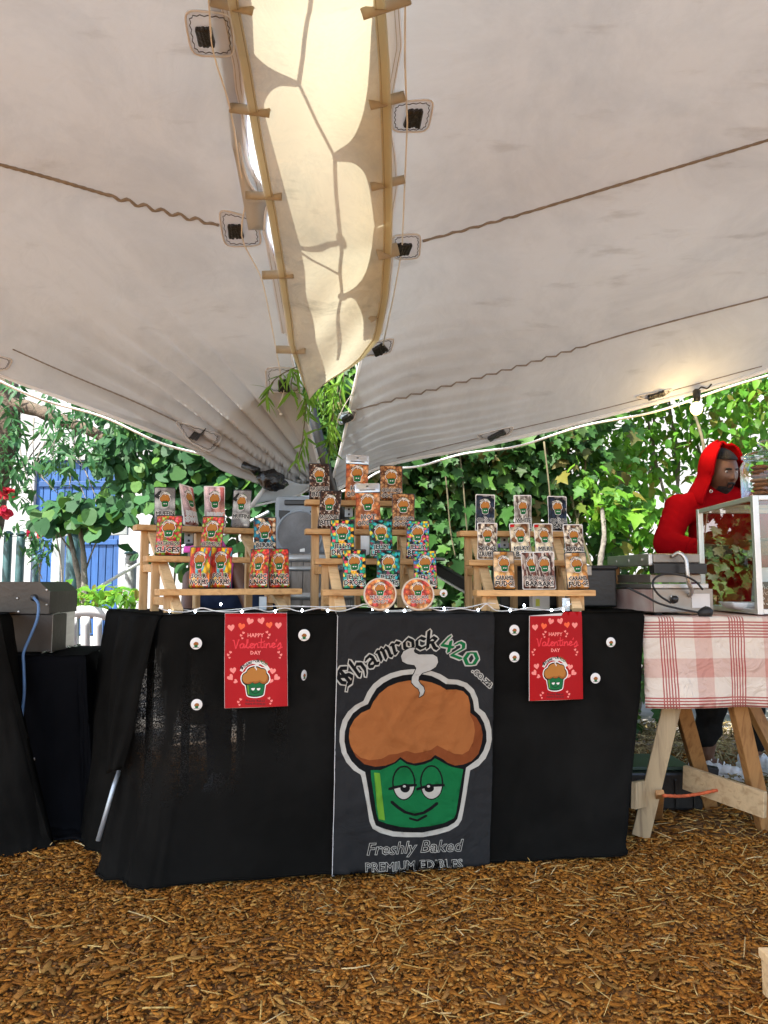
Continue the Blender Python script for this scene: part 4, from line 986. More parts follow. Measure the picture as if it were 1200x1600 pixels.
# ivy hedge behind the racks: lobed leaves hanging over one another, trunk and stems between them
IV = thing('ivy_hedge', 'dark ivy hedge of lobed leaves behind the middle and right racks', 'hedge', (1.0, 4.9, 0))
pts = []
for _ in range(20000):
    x = random.uniform(-.75, 1.9); z = random.uniform(.05, 3.4); y = 4.95 + .10 * math.sin(x * 3.1 + z * 2) + .08 * math.sin(z * 5 + x) + abs(random.gauss(0, .26)) - .12 * (random.random() < .15)
    if x > 1.1 and random.random() < (x - 1.1) / .7: continue
    dens = noise.noise((x * 2.6, z * 2.6, 4.0)) + .35 * noise.noise((x * 8, z * 8, 1.0))
    if dens < -.40 - .15 * (x < .75) + .16 * (x > .8) and random.random() < .92: continue
    pts.append((Vector((x, y, z)), rnd_n((-.05, -1, .45), .42), random.choice((.04, .055, .065, .075, .085, .11)) * random.uniform(.8, 1.15)))
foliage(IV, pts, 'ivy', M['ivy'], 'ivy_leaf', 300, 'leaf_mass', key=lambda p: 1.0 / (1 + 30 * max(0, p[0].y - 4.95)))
mb = MB()
for k in range(7):
    x = random.uniform(-.5, 1.4); limb(mb, [(x, 5.16, 0), (x + random.uniform(-.15, .15), 5.1, .8), (x + random.uniform(-.3, .3), 5.12, 1.8), (x + random.uniform(-.4, .4), 5.1, 3.2)], .012, .006, 6)
mb.build('stem', M['vine'], IV, True)
for u0, y in ((690, 4.84), (716, 4.86), (850, 4.85)):
    mb = MB(); limb(mb, [at(u0, 690, y), at(u0 + 8, 760, y - .03), at(u0 + 14, 830, y), at(u0 + 22, 872, y)], .006, .004, 6); mb.build('hanging_stem', M['vine'], IV, True)
mb = MB(); limb(mb, [(.50, 5.35, 0), (.53, 5.3, 1.2), (.44, 5.35, 2.4), (.3, 5.4, 3.6)], .17, .12, 12); limb(mb, [(1.03, 5.0, 0), (1.05, 4.96, .7), (1.0, 5.0, 1.2)], .035, .02, 8); mb.build('trunk', M['bark'], IV, True)

# taller bright shrub on the right, sun through its leaves
SH = thing('sunlit_shrub', 'bright green small leaved shrub in sun behind the person in red', 'shrub', (2.4, 5.6, 0))
pts = []
for _ in range(20000):
    x = random.uniform(.8, 4.2); z = random.uniform(.3, 4.0); y = 5.35 + random.random() * .9 + .2 * math.sin(x * 4 + z * 3)
    if noise.noise((x * 2.1, z * 2.1, 8.0)) + .45 * noise.noise((x * 6.5, z * 6.5, 2.0)) < -.30: continue
    pts.append((Vector((x, y, z)), rnd_n((-.3, -.6, .7), .6), random.uniform(.055, .11)))
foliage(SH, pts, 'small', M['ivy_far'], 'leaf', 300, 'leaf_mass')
mb = MB()
for k in range(8):
    x = random.uniform(1.2, 3.6); limb(mb, [(x, 5.9, 0), (x + random.uniform(-.2, .2), 5.8, 1.0), (x + random.uniform(-.4, .4), 5.9, 2.2), (x + random.uniform(-.6, .6), 5.9, 3.8)], .018, .006, 6)
mb.build('stem', M['bark_grey'], SH, True)
PT = thing('small_tree', 'slim bare trunk rising between the right rack and the griddle', 'tree', tuple(ground(940, 1150)))
mb = MB(); limb(mb, [at(934, 960, 4.75), at(938, 880, 4.72), at(944, 835, 4.72), at(938, 770, 4.8)], .022, .012, 8); mb.build('trunk', M['bark_grey'], PT, True)
pts = [(Vector(p), n, s) for p, n, s in blob_pts(at(945, 800, 4.8), (.22, .12, .30), 90, .085, nclump=10, clump=.1)]
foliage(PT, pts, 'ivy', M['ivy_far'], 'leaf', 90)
mb = MB(); limb(mb, [at(1083, 640, 4.55), at(1098, 690, 4.5), at(1106, 760, 4.5), at(1104, 900, 4.55)], .009, .012, 6); vn = mb.build('vine_stem', M['vine'], SH, True)

# climber with round leaves, left of the racks
CL = thing('round_leaf_climber', 'climber with big rounded leaves spilling under the tent edge on the left', 'climber', (-1.6, 5.6, 0))
pts = []
for _ in range(3800):
    u = random.uniform(150, 480); v = random.uniform(640, 900)
    if v > 800 + 30 * math.sin(u * .05) and random.random() < .75: continue
    if u < 195 and v > 735 and random.random() < .85: continue
    if u < 245 and 790 < v and random.random() < .8: continue
    if noise.noise((u * .022, v * .022, 2.0)) < -.30: continue
    p = at(u, v, random.uniform(4.9, 5.9)); pts.append((p, rnd_n((-.1, -.8, .55), .5), random.uniform(.045, .11)))
for _ in range(220):
    u, v = random.gauss(140, 38), random.gauss(800, 16); pts.append((at(u, v, random.uniform(4.7, 5.1)), rnd_n((-.1, -.8, .55), .45), random.uniform(.06, .11)))
foliage(CL, pts, 'round', M['round_leaf'], 'leaf', 300, 'leaf_mass')
mb = MB()
for us in ([(440, 660), (380, 690), (300, 735), (235, 790)], [(420, 640), (330, 670), (230, 690), (160, 690)], [(300, 730), (290, 800), (276, 870), (270, 945)], [(260, 640), (300, 700), (350, 760), (430, 800)], [(360, 700), (365, 790), (375, 880), (380, 960)]):
    limb(mb, [at(u, v, 5.3) for u, v in us], .016, .006, 6)
mb.build('stem', M['vine'], CL, True)

# sapling with two stems
SP = thing('sapling', 'young twin stemmed sapling in front of the blue door', 'sapling', tuple(at(133, 965, 4.9)))
mb = MB(); limb(mb, [at(134, 990, 4.9), at(128, 930, 4.9), at(116, 870, 4.9), at(105, 815, 4.95)], .030, .010, 8); mb.build('stem', M['bark_grey'], SP, True)
mb = MB(); limb(mb, [at(136, 990, 4.88), at(132, 920, 4.88), at(130, 860, 4.88), at(120, 800, 4.9)], .030, .010, 8); mb.build('stem', M['bark_grey'], SP, True)
mb = MB()
for us in ([(134, 890), (145, 860), (158, 830), (163, 800)], [(118, 870), (100, 845), (90, 830)], [(128, 850), (140, 820), (150, 780)], [(98, 925), (95, 880), (85, 820)]): limb(mb, [at(u, v, 4.9) for u, v in us], .007, .003, 5)
mb.build('twig', M['bark_grey'], SP, True)

# dark leaved tree filling the upper left, with a heavy branch
TR = thing('leafy_tree', 'dark narrow leaved tree with a thick branch at the far left', 'tree', (-2.75, 5.4, 0))
pts = []
for _ in range(3300):
    u = random.uniform(-120, 235); v = random.gauss(690, 62) if random.random() < .7 else random.uniform(560, 830)
    if u > 150 and v > 720: continue
    if 50 < u < 200 and v > 735 and random.random() < .8: continue
    if noise.noise((u * .028, v * .028, 6.0)) + .4 * noise.noise((u * .09, v * .09, 6.0)) < -.18: continue
    p = at(u, v, random.uniform(4.7, 6.6)); pts.append((p, rnd_n((0, -.5, .7), .7), random.uniform(.07, .125)))
foliage(TR, pts, 'thin', M['thin_leaf'], 'leaf', 300, 'leaf_mass')
mb = MB(); limb(mb, [(-3.1, 5.6, 0), (-3.0, 5.6, 1.2), at(10, 640, 5.6), at(-20, 560, 5.6)], .14, .09, 12); mb.build('trunk', M['bark'], TR, True)
mb = MB(); limb(mb, [at(0, 625, 5.6), at(60, 642, 5.5), at(110, 662, 5.4), at(150, 678, 5.3), at(200, 720, 5.25)], .055, .03, 9); mb.build('branch', M['bark'], TR, True)
mb = MB()
for k in range(14):
    u = random.uniform(-10, 150); v = random.uniform(620, 720); limb(mb, [at(u, v, 5.5), at(u + random.uniform(-25, 25), v + 40, 5.4), at(u + random.uniform(-50, 50), v + 90, 5.3)], .006, .002, 4)
mb.build('twig', M['bark_grey'], TR, True)
# red blooms
RF = thing('red_flower_bush', 'bush with red blooms at the left edge by the green posts', 'bush', tuple(at(20, 930, 5.3)))
pts = [(at(random.gauss(62, 16), random.gauss(845, 18), random.uniform(5.2, 5.6)), rnd_n((0, -.6, .6), .6), random.uniform(.07, .10)) for _ in range(90)]
foliage(RF, pts, 'thin', M['thin_leaf'], 'leaf', 90)
mb = MB()
for u, v in ((66, 905), (58, 870), (70, 850)): limb(mb, [at(62, 960, 5.35), at(62, 900, 5.35), at(u, v, 5.35)], .006, .003, 5)
mb.build('stem', M['bark_grey'], RF, True)
lm, LV_, LF_ = leaf_mesh('petal', 'round', M['red_petal'])
for u, v, s in ((10, 768, .085), (8, 800, .06), (62, 833, .04), (76, 832, .045), (47, 834, .035)):
    c = at(u, v, 5.3)
    for k in range(9):
        q = bpy.data.objects.new('petal', lm); COL.objects.link(q); q.parent = RF; q.matrix_parent_inverse = wm(RF).inverted()
        q.matrix_basis = Matrix.Translation(c) @ leaf_frame(rnd_n((0, -.7, .4), .8), rnd_n((0, 0, 0), 1), 0).to_4x4() @ Matrix.Scale(s, 4)
# low weeds at the edge of the yard
WE = thing('weed_patch', 'low bright weeds at the yard edge behind the steel oven', 'weeds', tuple(at(130, 935, 4.6)))
pts = [(at(random.uniform(85, 215), random.gauss(930, 9), random.uniform(4.4, 4.9)), rnd_n((0, -.2, .9), .5), random.uniform(.04, .08)) for _ in range(260)]
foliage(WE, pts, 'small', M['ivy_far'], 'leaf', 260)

# backdrop of other trees past the hedge
FT = thing('far_trees', 'trees beyond the white wall, seen only in gaps', 'trees', (0, 17, 0)); FT['kind'] = 'stuff'
pts = blob_pts((-1, 17, 6.5), (13, 1.5, 3.5), 5000, .45, nclump=70, clump=.9); foliage(FT, pts, 'small', M['thin_leaf'], 'leaf', 0, 'leaf_mass')

# willow fronds hanging through the hole at the low corner
WI = thing('willow_tree', 'willow overhanging the tent, bright fronds hanging through the opening below the canvas strip', 'tree', (-1.35, 5.65, 0))
mb = MB(); limb(mb, [(-1.35, 5.65, 0), (-1.32, 5.6, 1.4), (-1.4, 5.3, 2.6), (-1.5, 4.4, 3.6), (-1.4, 3.7, 3.9)], .15, .05, 12); limb(mb, [(-1.4, 5.0, 3.0), (-1.0, 4.3, 3.5), (-.7, 3.9, 3.3), (-.5, 3.75, 2.6)], .05, .008, 8); mb.build('trunk', M['bark'], WI, True)
pts = blob_pts((-1.3, 5.6, 3.7), (.8, .5, .5), 3000, .15, nclump=20); foliage(WI, pts, 'willow', M['willow'], 'leaf', 0, 'crown')
mb = MB(); pts = []
def frond(us, y, n, sz, dens=1.0):
    c = catmull([at(u, v, y) for u, v in us], 6); mb.tube(c, .003, 5)
    for k in range(n):
        t = random.random() ** .9; i = min(len(c) - 2, int(t * (len(c) - 1))); p = c[i].lerp(c[i + 1], random.random())
        pts.append((p + Vector((random.gauss(0, .008), random.gauss(0, .02), 0)), rnd_n((random.choice((-1, 1)) * .5, -.8, .2), .4), sz * random.uniform(.7, 1.2)))
frond([(470, 570), (440, 585), (424, 600), (417, 622)], 3.62, 20, .10); frond([(476, 572), (460, 584), (455, 600), (456, 615)], 3.64, 14, .10)
frond([(485, 585), (478, 640), (472, 690), (464, 722)], 3.75, 32, .09); frond([(484, 590), (480, 620), (474, 650)], 3.7, 16, .09)
for u0 in (496, 508, 517, 526, 535): frond([(u0, 565), (u0 + 2, 590), (u0 + random.uniform(-6, 4), 615), (u0 + random.uniform(-6, 0), 636)], random.uniform(3.7, 4.0), 15, .10)
frond([(520, 600), (519, 650), (516, 690), (513, 712)], 3.85, 34, .09); frond([(520, 600), (521, 640), (518, 670)], 3.8, 20, .09)
mb.build('twig', M['vine'], WI, True); foliage(WI, pts, 'willow', M['willow'], 'willow_leaf', 300)
# ------------------------------------------------------------------ tables and cloths
TZ = 0.888
def worn_cloth():
    """black weave, threadbare in a few streaks where daylight behind shows through"""
    m = M['black_cloth'].copy(); m.name = 'black_cloth_worn'; nt = m.node_tree; N, L = nt.nodes, nt.links; b = N['Principled BSDF']; o = N['Material Output']
    tc = N.new('ShaderNodeTexCoord')
    mp = N.new('ShaderNodeMapping'); mp.inputs['Scale'].default_value = (9, 9, 1.7); L.new(tc.outputs['Object'], mp.inputs[0])
    n1 = N.new('ShaderNodeTexNoise'); n1.inputs['Scale'].default_value = 1.0; n1.inputs['Detail'].default_value = 3; L.new(mp.outputs[0], n1.inputs['Vector'])
    r1 = ramp(N, [(0.36, (0, 0, 0)), (0.58, (1, 1, 1))]); L.new(n1.outputs[0], r1.inputs[0])
    dist = []
    for c, s in (((-.76, 2.62, .50), (5.6, 2, 3.4)), ((-.56, 2.66, .44), (10, 2, 5)), ((-.34, 2.68, .52), (14, 2, 6))):
        vm = N.new('ShaderNodeVectorMath'); vm.operation = 'SUBTRACT'; vm.inputs[1].default_value = c; L.new(tc.outputs['Object'], vm.inputs[0])
        v2 = N.new('ShaderNodeVectorMath'); v2.operation = 'MULTIPLY'; v2.inputs[1].default_value = s; L.new(vm.outputs[0], v2.inputs[0])
        ln = N.new('ShaderNodeVectorMath'); ln.operation = 'LENGTH'; L.new(v2.outputs[0], ln.inputs[0]); dist.append(ln.outputs['Value'])
    d = dist[0]
    for q in dist[1:]:
        mn = N.new('ShaderNodeMath'); mn.operation = 'MINIMUM'; L.new(d, mn.inputs[0]); L.new(q, mn.inputs[1]); d = mn.outputs[0]
    mr = N.new('ShaderNodeMapRange'); mr.inputs[1].default_value = 1.0; mr.inputs[2].default_value = 0.3; mr.inputs[3].default_value = 0; mr.inputs[4].default_value = 1; L.new(d, mr.inputs[0])
    n2 = N.new('ShaderNodeTexNoise'); n2.inputs['Scale'].default_value = 260; n2.inputs['Detail'].default_value = 2; L.new(tc.outputs['Object'], n2.inputs['Vector'])
    r2 = ramp(N, [(0.45, (0, 0, 0)), (0.62, (1, 1, 1))]); L.new(n2.outputs[0], r2.inputs[0])
    a = N.new('ShaderNodeMath'); a.operation = 'MULTIPLY'; L.new(mr.outputs[0], a.inputs[0]); L.new(r1.outputs[0], a.inputs[1])
    c = N.new('ShaderNodeMath'); c.operation = 'MULTIPLY'; L.new(a.outputs[0], c.inputs[0]); L.new(r2.outputs[0], c.inputs[1])
    e = N.new('ShaderNodeMath'); e.operation = 'MULTIPLY'; e.inputs[1].default_value = .34; L.new(c.outputs[0], e.inputs[0])
    t = N.new('ShaderNodeBsdfTransparent'); ms = N.new('ShaderNodeMixShader'); L.new(e.outputs[0], ms.inputs[0]); L.new(b.outputs[0], ms.inputs[1]); L.new(t.outputs[0], ms.inputs[2]); L.new(ms.outputs[0], o.inputs[0])
    return m

def path_at(P, lens, t):
    d = t * lens[-1]
    for i in range(1, len(P)):
        if d <= lens[i] + 1e-9 or i == len(P) - 1: return P[i - 1].lerp(P[i], min(1, max(0, (d - lens[i - 1]) / max(1e-9, lens[i] - lens[i - 1]))))
def make_path(pts, curve=0):
    P = [Vector(p) for p in pts]; lens = [0]
    for a, b in zip(P, P[1:]): lens.append(lens[-1] + (b - a).length)
    return lambda t: path_at(P, lens, t)
class Drape:
    """skirt of cloth lofted between stations: (top point, bottom point, fold depth)"""
    def __init__(s, st, freq=9.0, seed=0.0): s.st = st; s.freq = freq; s.seed = seed; s.n = len(st) - 1; s.pool = lambda x: .05
    def base(s, a, h):
        x = a * s.n; i = min(s.n - 1, int(x)); f = x - i
        T_, B_, A_ = [lerp(Vector(s.st[i][k]) if k < 2 else s.st[i][k], Vector(s.st[i + 1][k]) if k < 2 else s.st[i + 1][k], f) for k in range(3)]
        return T_.lerp(B_, h), A_
    def point(s, a, h):
        p, A_ = s.base(a, h); q, _ = s.base(min(1, a + .004), h); r, _ = s.base(max(0, a - .004), h)
        t = (q - r); t.z = 0; nrm = Vector((t.y, -t.x, 0)).normalized()      # outward
        x = a * s.n
        w = noise.noise((x * s.freq * .35 + s.seed, h * .9, 1.7)) * .8 + .45 * math.sin(x * s.freq + 2.2 * noise.noise((x * 1.3, h * 1.1, s.seed))) + .2 * noise.noise((x * s.freq, h * 5, 7.0))
        d = A_ * smooth(h / .35) * w - .25 * abs(A_) * .4
        d += s.pool(x) * max(0, h - .955) / .045 * (.6 + .8 * abs(noise.noise((x * 3, 4, s.seed)))) + .0035 * noise.noise((x * 7 + h * 3, h * 9, s.seed)) * smooth(h / .2)
        rnd = .012 * (1 - min(1, h / .03)) ** 2
        return p + nrm * (d - rnd) + Vector((0, 0, 0.004 * noise.noise((x * 4, s.seed, 2)) * h))
    def build(s, mb, na, nh):
        mb.sheet(lambda a, h: s.point(a, h), na, nh)

C0 = at(250, 961, 2.66); C0.z = TZ; Rc = Vector((.997, 2.90, TZ)); B0 = Vector((-1.20, 3.28, TZ)); RB = Vector((1.10, 3.58, TZ))
g0 = lambda u, v: ground(u, v, 0.012)
fr = [(C0.lerp(Rc, t), g0(u, v), a) for t, u, v, a in ((.0, 200, 1386, .03), (.07, 262, 1383, .024), (.2, 370, 1376, .019), (.35, 505, 1366, .012), (.5, 620, 1358, .004), (.68, 765, 1348, .006), (.86, 880, 1341, .011), (1, 974, 1334, .016))]
left = [(B0, Vector((-1.22, 3.18, .012)), .03), (B0.lerp(C0, .35), Vector((-1.10, 2.94, .012)), .04), (B0.lerp(C0, .7), g0(160, 1356), .04), (B0.lerp(C0, .9), g0(180, 1374), .03)]
right = [(Rc.lerp(RB, .4), Vector((.95, 3.15, .012)), .02), (RB, Vector((1.05, 3.5, .012)), .02)]
front_drape = Drape(left + fr + right, 3.0, 4.0); front_drape.pool = lambda x: .018 * (1 - smooth((x - 6.0) / .8) * smooth((9.8 - x) / .6))
FT_ = thing('folding_table', 'folding trestle table hidden under the long black cloth', 'table', (0, 3.1, 0))
mb = MB(); tq = [C0 + Vector((.05, .05, -.03)), Rc + Vector((-.05, .05, -.03)), RB + Vector((-.05, -.05, -.03)), B0 + Vector((.10, -.05, -.03))]
mb.add(tq + [p + Vector((0, 0, .024)) for p in tq], [(3, 2, 1, 0), (4, 5, 6, 7), (0, 1, 5, 4), (1, 2, 6, 5), (2, 3, 7, 6), (3, 0, 4, 7)]); mb.build('tabletop', M['white_plastic'], FT_)
for p in ((-.72, 2.80), (-.98, 3.22), (.86, 3.0), (.98, 3.46)):
    mb = MB(); mb.tube([(p[0], p[1], TZ - .035), (p[0], p[1], 0)], .016, 8); mb.build('leg', M['white_plastic'], FT_, True)
mb = MB(); mb.tube([at(186, 1205, 2.70), at(178, 1228, 2.665), at(153, 1314, 2.625)], .008, 8); mb.build('leg_strut', M['hoop'], FT_, True)  # pale rod added for the light leaking between side and front cloth

CLOTH = thing('tablecloth', 'long black tablecloth draped over the middle table to the ground', 'tablecloth', (0, 2.8, 0))
mb = MB(); front_drape.build(mb, 260, 46)
mb.sheet(lambda a, b: C0.lerp(Rc, a).lerp(B0.lerp(RB, a), b) + Vector((0, 0, -.001 + .003 * noise.noise((a * 9, b * 4, 3)))), 60, 20)
cl_mesh = mb.mesh('cloth', worn_cloth(), True, True)
bmx = bmesh.new(); bmx.from_mesh(cl_mesh); bmesh.ops.remove_doubles(bmx, verts=bmx.verts, dist=.003); bmx.to_mesh(cl_mesh); bmx.free()
link_mesh('cloth', cl_mesh, CLOTH)
# loose corner fold gathered at the left end
mb = MB(); cf = [(186, 962, 2.80), (176, 1040, 2.72), (170, 1120, 2.68), (164, 1210, 2.66)]; cr = [(250, 962, 2.665), (222, 1070, 2.62), (206, 1150, 2.61), (190, 1200, 2.62)]
mb.sheet(lambda a, b: (at(*[interp(b, [(i / 3, cf[i][k]) for i in range(4)]) for k in range(3)])).lerp(at(*[interp(b, [(i / 3, cr[i][k]) for i in range(4)]) for k in range(3)]), a) + Vector((-.2, -1, 0)).normalized() * (.020 * math.sin(math.pi * a) * (1 - .3 * b) + .008 * math.sin(a * 14 + b * 4) + .006 * noise.noise((a * 5, b * 6, 2))), 22, 26)
solid(mb.build('corner_fold', M['black_cloth'], CLOTH, True), .003, 0)
mb = MB(); mb.tube([front_drape.point(a, .997) + Vector((0, 0, .004)) for a in [k / 240 for k in range(241)]], .0035, 5); mb.build('hem', M['black_cloth'], CLOTH, True)

# smooth front surface for what hangs on the cloth
sf = MB(); sf.sheet(lambda a, h: front_drape.base(lerp(4 / 13, 11 / 13, a), h)[0], 60, 12)
FRONT = BVHTree.FromPolygons([Vector(p) for p in sf.v], sf.f)
def on_front(u, v, off):
    ve = max(v, 961.5); d = ray(u, ve).normalized(); p, nr, i, ds = FRONT.ray_cast(Vector((0, 0, CAMZ)), d)
    if p is None: p = at(u, ve, 2.8); nr = Vector((.13, -.99, 0))
    if nr.dot(d) > 0: nr = -nr
    nr = Vector((nr.x, nr.y, 0)).normalized()
    q = p + nr * off
    if v < 961.5: q = q + Vector((-nr.x, -nr.y, 0)) * ((961.5 - v) * .012) * 1.0; q.z = TZ + .0035
    return q, nr

CL_INK = inks('cloth', .8); GL_INK = inks('gloss', .5)
BAN_BG = fabric_mat('banner_black', (0.026, 0.026, 0.026), stain=0.2, weave=900, wbump=0.2, wrinkle=0.3); CL_INK[0] = BAN_BG
# printed banner
K = .275
sh = emblem(K, 510, 940, 2)
for t_, yy, size, shr in (('Freshly Baked', 1330, 26.5, .25), ('PREMIUM EDIBLES', 1356, 19.5, 0.0)):
    w_t = 150.0; s0 = text_soup(t_, size, shr, 0.0, 2); ext = s0[:, [0, 2]].max() - s0[:, [0, 2]].min(); kx = w_t / ext
    so = text_soup(t_, size, shr, .7, 2)
    sh.append((INK['white'], [place(so, kx, 645, yy, rad(2.3), True, 1.0)])); sh.append((INK['black'], [place(text_soup(t_, size, shr, -.15, 2), kx, 645, yy, rad(2.3), True, 1.0)]))
ban_ol = [(527, 950), (770, 950), (769, 1050), (766, 1200), (763, 1350), (700, 1355), (600, 1361), (518, 1365), (521, 1250), (524, 1100)]
V2, T2, LB2 = print_sheet(ban_ol, sh, 5.0)
def crease(u, v):
    w = 0.0045 * noise.noise((u * .013, v * .011, 1.0)) + .0022 * noise.noise((u * .05, v * .045, 2.0))
    for (x0, y0, x1, y1, am, wd) in ((600, 1150, 660, 1060, .006, 4), (612, 1146, 690, 1185, .005, 4), (560, 1060, 660, 1080, .003, 5), (545, 1150, 620, 1190, .004, 4), (620, 1090, 700, 1072, .003, 4), (640, 960, 700, 1000, .003, 6), (560, 990, 600, 960, .003, 5), (590, 1090, 612, 1150, .004, 3), (680, 1080, 740, 1060, .003, 4), (530, 1260, 600, 1240, .003, 5), (700, 960, 760, 1010, .003, 6), (610, 1240, 700, 1290, .003, 5), (540, 1010, 640, 1000, .002, 5)):
        dx, dy = x1 - x0, y1 - y0; L2 = dx * dx + dy * dy; t = ((u - x0) * dx + (v - y0) * dy) / L2
        if -.3 < t < 1.3:
            d = ((u - x0) * dy - (v - y0) * dx) / math.sqrt(L2); w += am * math.exp(-abs(d) / wd) * smooth((t + .3) / .4) * smooth((1.3 - t) / .4)
    w += .0026 * (1 - abs(noise.noise((u * .022 + 3, v * .017, 5.0)))) ** 9 + .0016 * (1 - abs(noise.noise((u * .05, v * .06 + 2, 8.0)))) ** 8
    for yy in (1058, 1155, 1225): w += .0022 * math.exp(-abs(v - yy - .012 * (u - 640)) / 2.5)
    for xx in (588, 645, 705): w += .0012 * math.exp(-abs(u - xx) / 2.5)
    return w
V3 = np.array([on_front(u, v, .017 + 1.8 * crease(u, v))[0] for u, v in V2])
BAN = thing('fabric_banner', 'black fabric banner printed with a big muffin emblem on the front of the black cloth', 'banner', tuple(on_front(645, 1350, .02)[0]))
link_mesh('cloth_panel', sheet_mesh('cloth_panel', V3, T2, LB2, CL_INK, keep=[0]), BAN)
txt = [(i, s) for i, s in sh]
link_mesh('printed_emblem', sheet_mesh('printed_emblem', V3, T2, LB2, CL_INK, keep=list(range(1, 15))), BAN)
mb = MB(); edge_px = [(770, 952), (769, 1050), (766, 1200), (763, 1350), (700, 1355), (600, 1361), (518, 1365), (521, 1250), (524, 1100), (527, 952)]
dens = []
for (u0, v0), (u1, v1) in zip(edge_px, edge_px[1:]): dens += [(lerp(u0, u1, k / 14), lerp(v0, v1, k / 14)) for k in range(14)]
dens.append(edge_px[-1])
mb.tube([on_front(u, v, .0175 + 1.8 * crease(u, v))[0] for u, v in dens[:28]], .0012, 4); mb.build('side_hem', BAN_BG, BAN, True)
mb = MB(); mb.tube([on_front(u, v, .0175 + 1.8 * crease(u, v))[0] for u, v in dens[56:]], .0012, 5); mb.build('piping', M['cord_white'], BAN, True)

# red posters
HEART = [(0, -.5), (.42, -.08), (.5, .2), (.36, .42), (.16, .42), (0, .24), (-.16, .42), (-.36, .42), (-.5, .2), (-.42, -.08)]
def heart(x, y, s, a=0): return place(soup(HEART), s, x, y, rad(a), True)
SCRIPT = {'V': [[(0,.95),(.1,.9),(.25,.0),(.32,.1),(.55,1.0),(.62,.98)]], 'a': [[(.5,.45),(.3,.55),(.08,.35),(.12,.05),(.35,.05),(.5,.4),(.5,.05),(.68,.12)]], 'l': [[(0,.1),(.28,.7),(.3,1.0),(.18,.95),(.15,.1),(.3,.0),(.42,.12)]],
 'e': [[(0,.15),(.3,.3),(.42,.45),(.28,.55),(.12,.4),(.12,.1),(.28,0),(.5,.15)]], 'n': [[(.05,.5),(.1,.0)],[(.1,.25),(.3,.52),(.42,.45),(.42,.05),(.58,.1)]], 't': [[(.25,1.05),(.2,.1),(.32,0),(.42,.1)],[(0,.62),(.48,.68)]], 'i': [[(.1,.5),(.1,.05),(.22,.05)],[(.12,.75),(.14,.78)]], "'": [[(.15,.95),(.08,.75)]], 's': [[(.0,.1),(.3,.55),(.38,.3),(.3,-.1),(.1,-.2),(.08,-.1),(.5,.05)]]}
def poster_design():
    s = []
    for x, y, k, z, a in ((22, 30, 11, 'pink', 5), (38, 28, 11, 'coral', -12), (51, 20, 11, 'pink', -18), (68.5, 19.5, 11, 'pink', 14), (81, 26, 10.5, 'coral', 10), (95, 26.5, 10.5, 'pink', 0),
                          (25, 96, 10, 'pink', 10), (21, 107, 10, 'pink', 40), (29, 113, 7, 'pink', 70), (86, 97, 10, 'pink', -10), (92, 107, 10, 'pink', -45), (83, 112, 8, 'pink', -20)): s.append((INK[z], heart(x, y, k, a)))
    for x, y, f in ((39.5, 42, -1), (79, 41, 1), (19.5, 72, -1), (97, 72, 1), (35, 145, -1), (82, 143, 1)):
        for dx, dy, k in ((-1.5, -4, 4.4), (2.2, 0, 4.2), (0.3, 4.4, 3.6)): s.append((INK['pink'], heart(x + dx * f, y + dy, k, 20 * f)))
    s.append((INK['pink'], [place(text_soup('HAPPY', 8.4, res=1, offset=.25), 1, 59.5, 44.5, 0, True)]))
    s.append((INK['pink'], [place(text_soup('DAY', 8.0, res=1, offset=.25), 1, 59.5, 71.5, 0, True)]))
    x = 25.0
    for ch, adv in (('V', .62), ('a', .62), ('l', .40), ('e', .46), ('n', .55), ('t', .44), ('i', .24), ('n', .55), ('e', .46), ("'", .2), ('s', .5)):
        s.append((INK['rose'], nib([[(x + px * 15.5, 62 - py * 15.5 * .86 - (x - 25) * .02) for px, py in st] for st in SCRIPT[ch]], 1.5, 1.5, 0))); x += adv * 15.0
    k = .0535; s += emblem(k, 32.5, 67.5, 1)
    for t_, yy, z in (('Freshly Baked', 144.5, 5.2), ('PREMIUM EDIBLES', 149.3, 4.0)): s.append((INK['dark'], [place(text_soup(t_, z, res=1, offset=.08), 1, 59, yy, 0, True)]))
    return s
def redm():
    m = flat('poster_red', (0.50, 0.008, 0.012), .4, .15, .0); nt = m.node_tree; N, L = nt.nodes, nt.links
    tc = N.new('ShaderNodeTexCoord'); n = N.new('ShaderNodeTexNoise'); n.inputs['Scale'].default_value = 5; n.inputs['Detail'].default_value = 4; L.new(tc.outputs['Object'], n.inputs['Vector'])
    r = ramp(N, [(.3, (0.34, 0.003, 0.006)), (.7, (0.42, 0.005, 0.008))]); L.new(n.outputs[0], r.inputs[0]); L.new(r.outputs[0], N['Principled BSDF'].inputs['Base Color']); return m
GL_INK[0] = redm()
POL = [(12.5, 11), (108, 10), (108.5, 80), (109, 151), (60, 153), (12, 154.5), (12, 80)]
PV, PT_, PLB = print_sheet(POL, poster_design(), 4.0)
for (sx, ox, sy, oy, lb) in ((1.0, 340, 1.0, 950, 'red card poster with hearts and a muffin, left of the black banner'), (.848, 813, .915, 952, 'red card poster with hearts and a muffin, right of the black banner')):
    q = np.array([on_front(ox + u * sx, oy + v * sy, .030 + .002 * math.sin(u * .05 + v * .02))[0] for u, v in PV])
    c = on_front(ox + 60 * sx, oy + 150 * sy, .02)[0]
    po = thing('poster', lb, 'poster', tuple(c), 0, 'red posters pinned to the black cloth')
    link_mesh('card', sheet_mesh('card', q, PT_, PLB, GL_INK, keep=[0]), po); link_mesh('print', sheet_mesh('print', q, PT_, PLB, GL_INK, keep=list(range(1, 15))), po)
    mb = MB(); bk = [on_front(ox + u * sx, oy + v * sy, .0265 + .0)[0] for u, v in POL]; mb.add(bk, [tuple(range(len(bk)))]); mb.tube(bk + bk[:1], .0013, 4); mb.build('card_back', M['paper'], po)

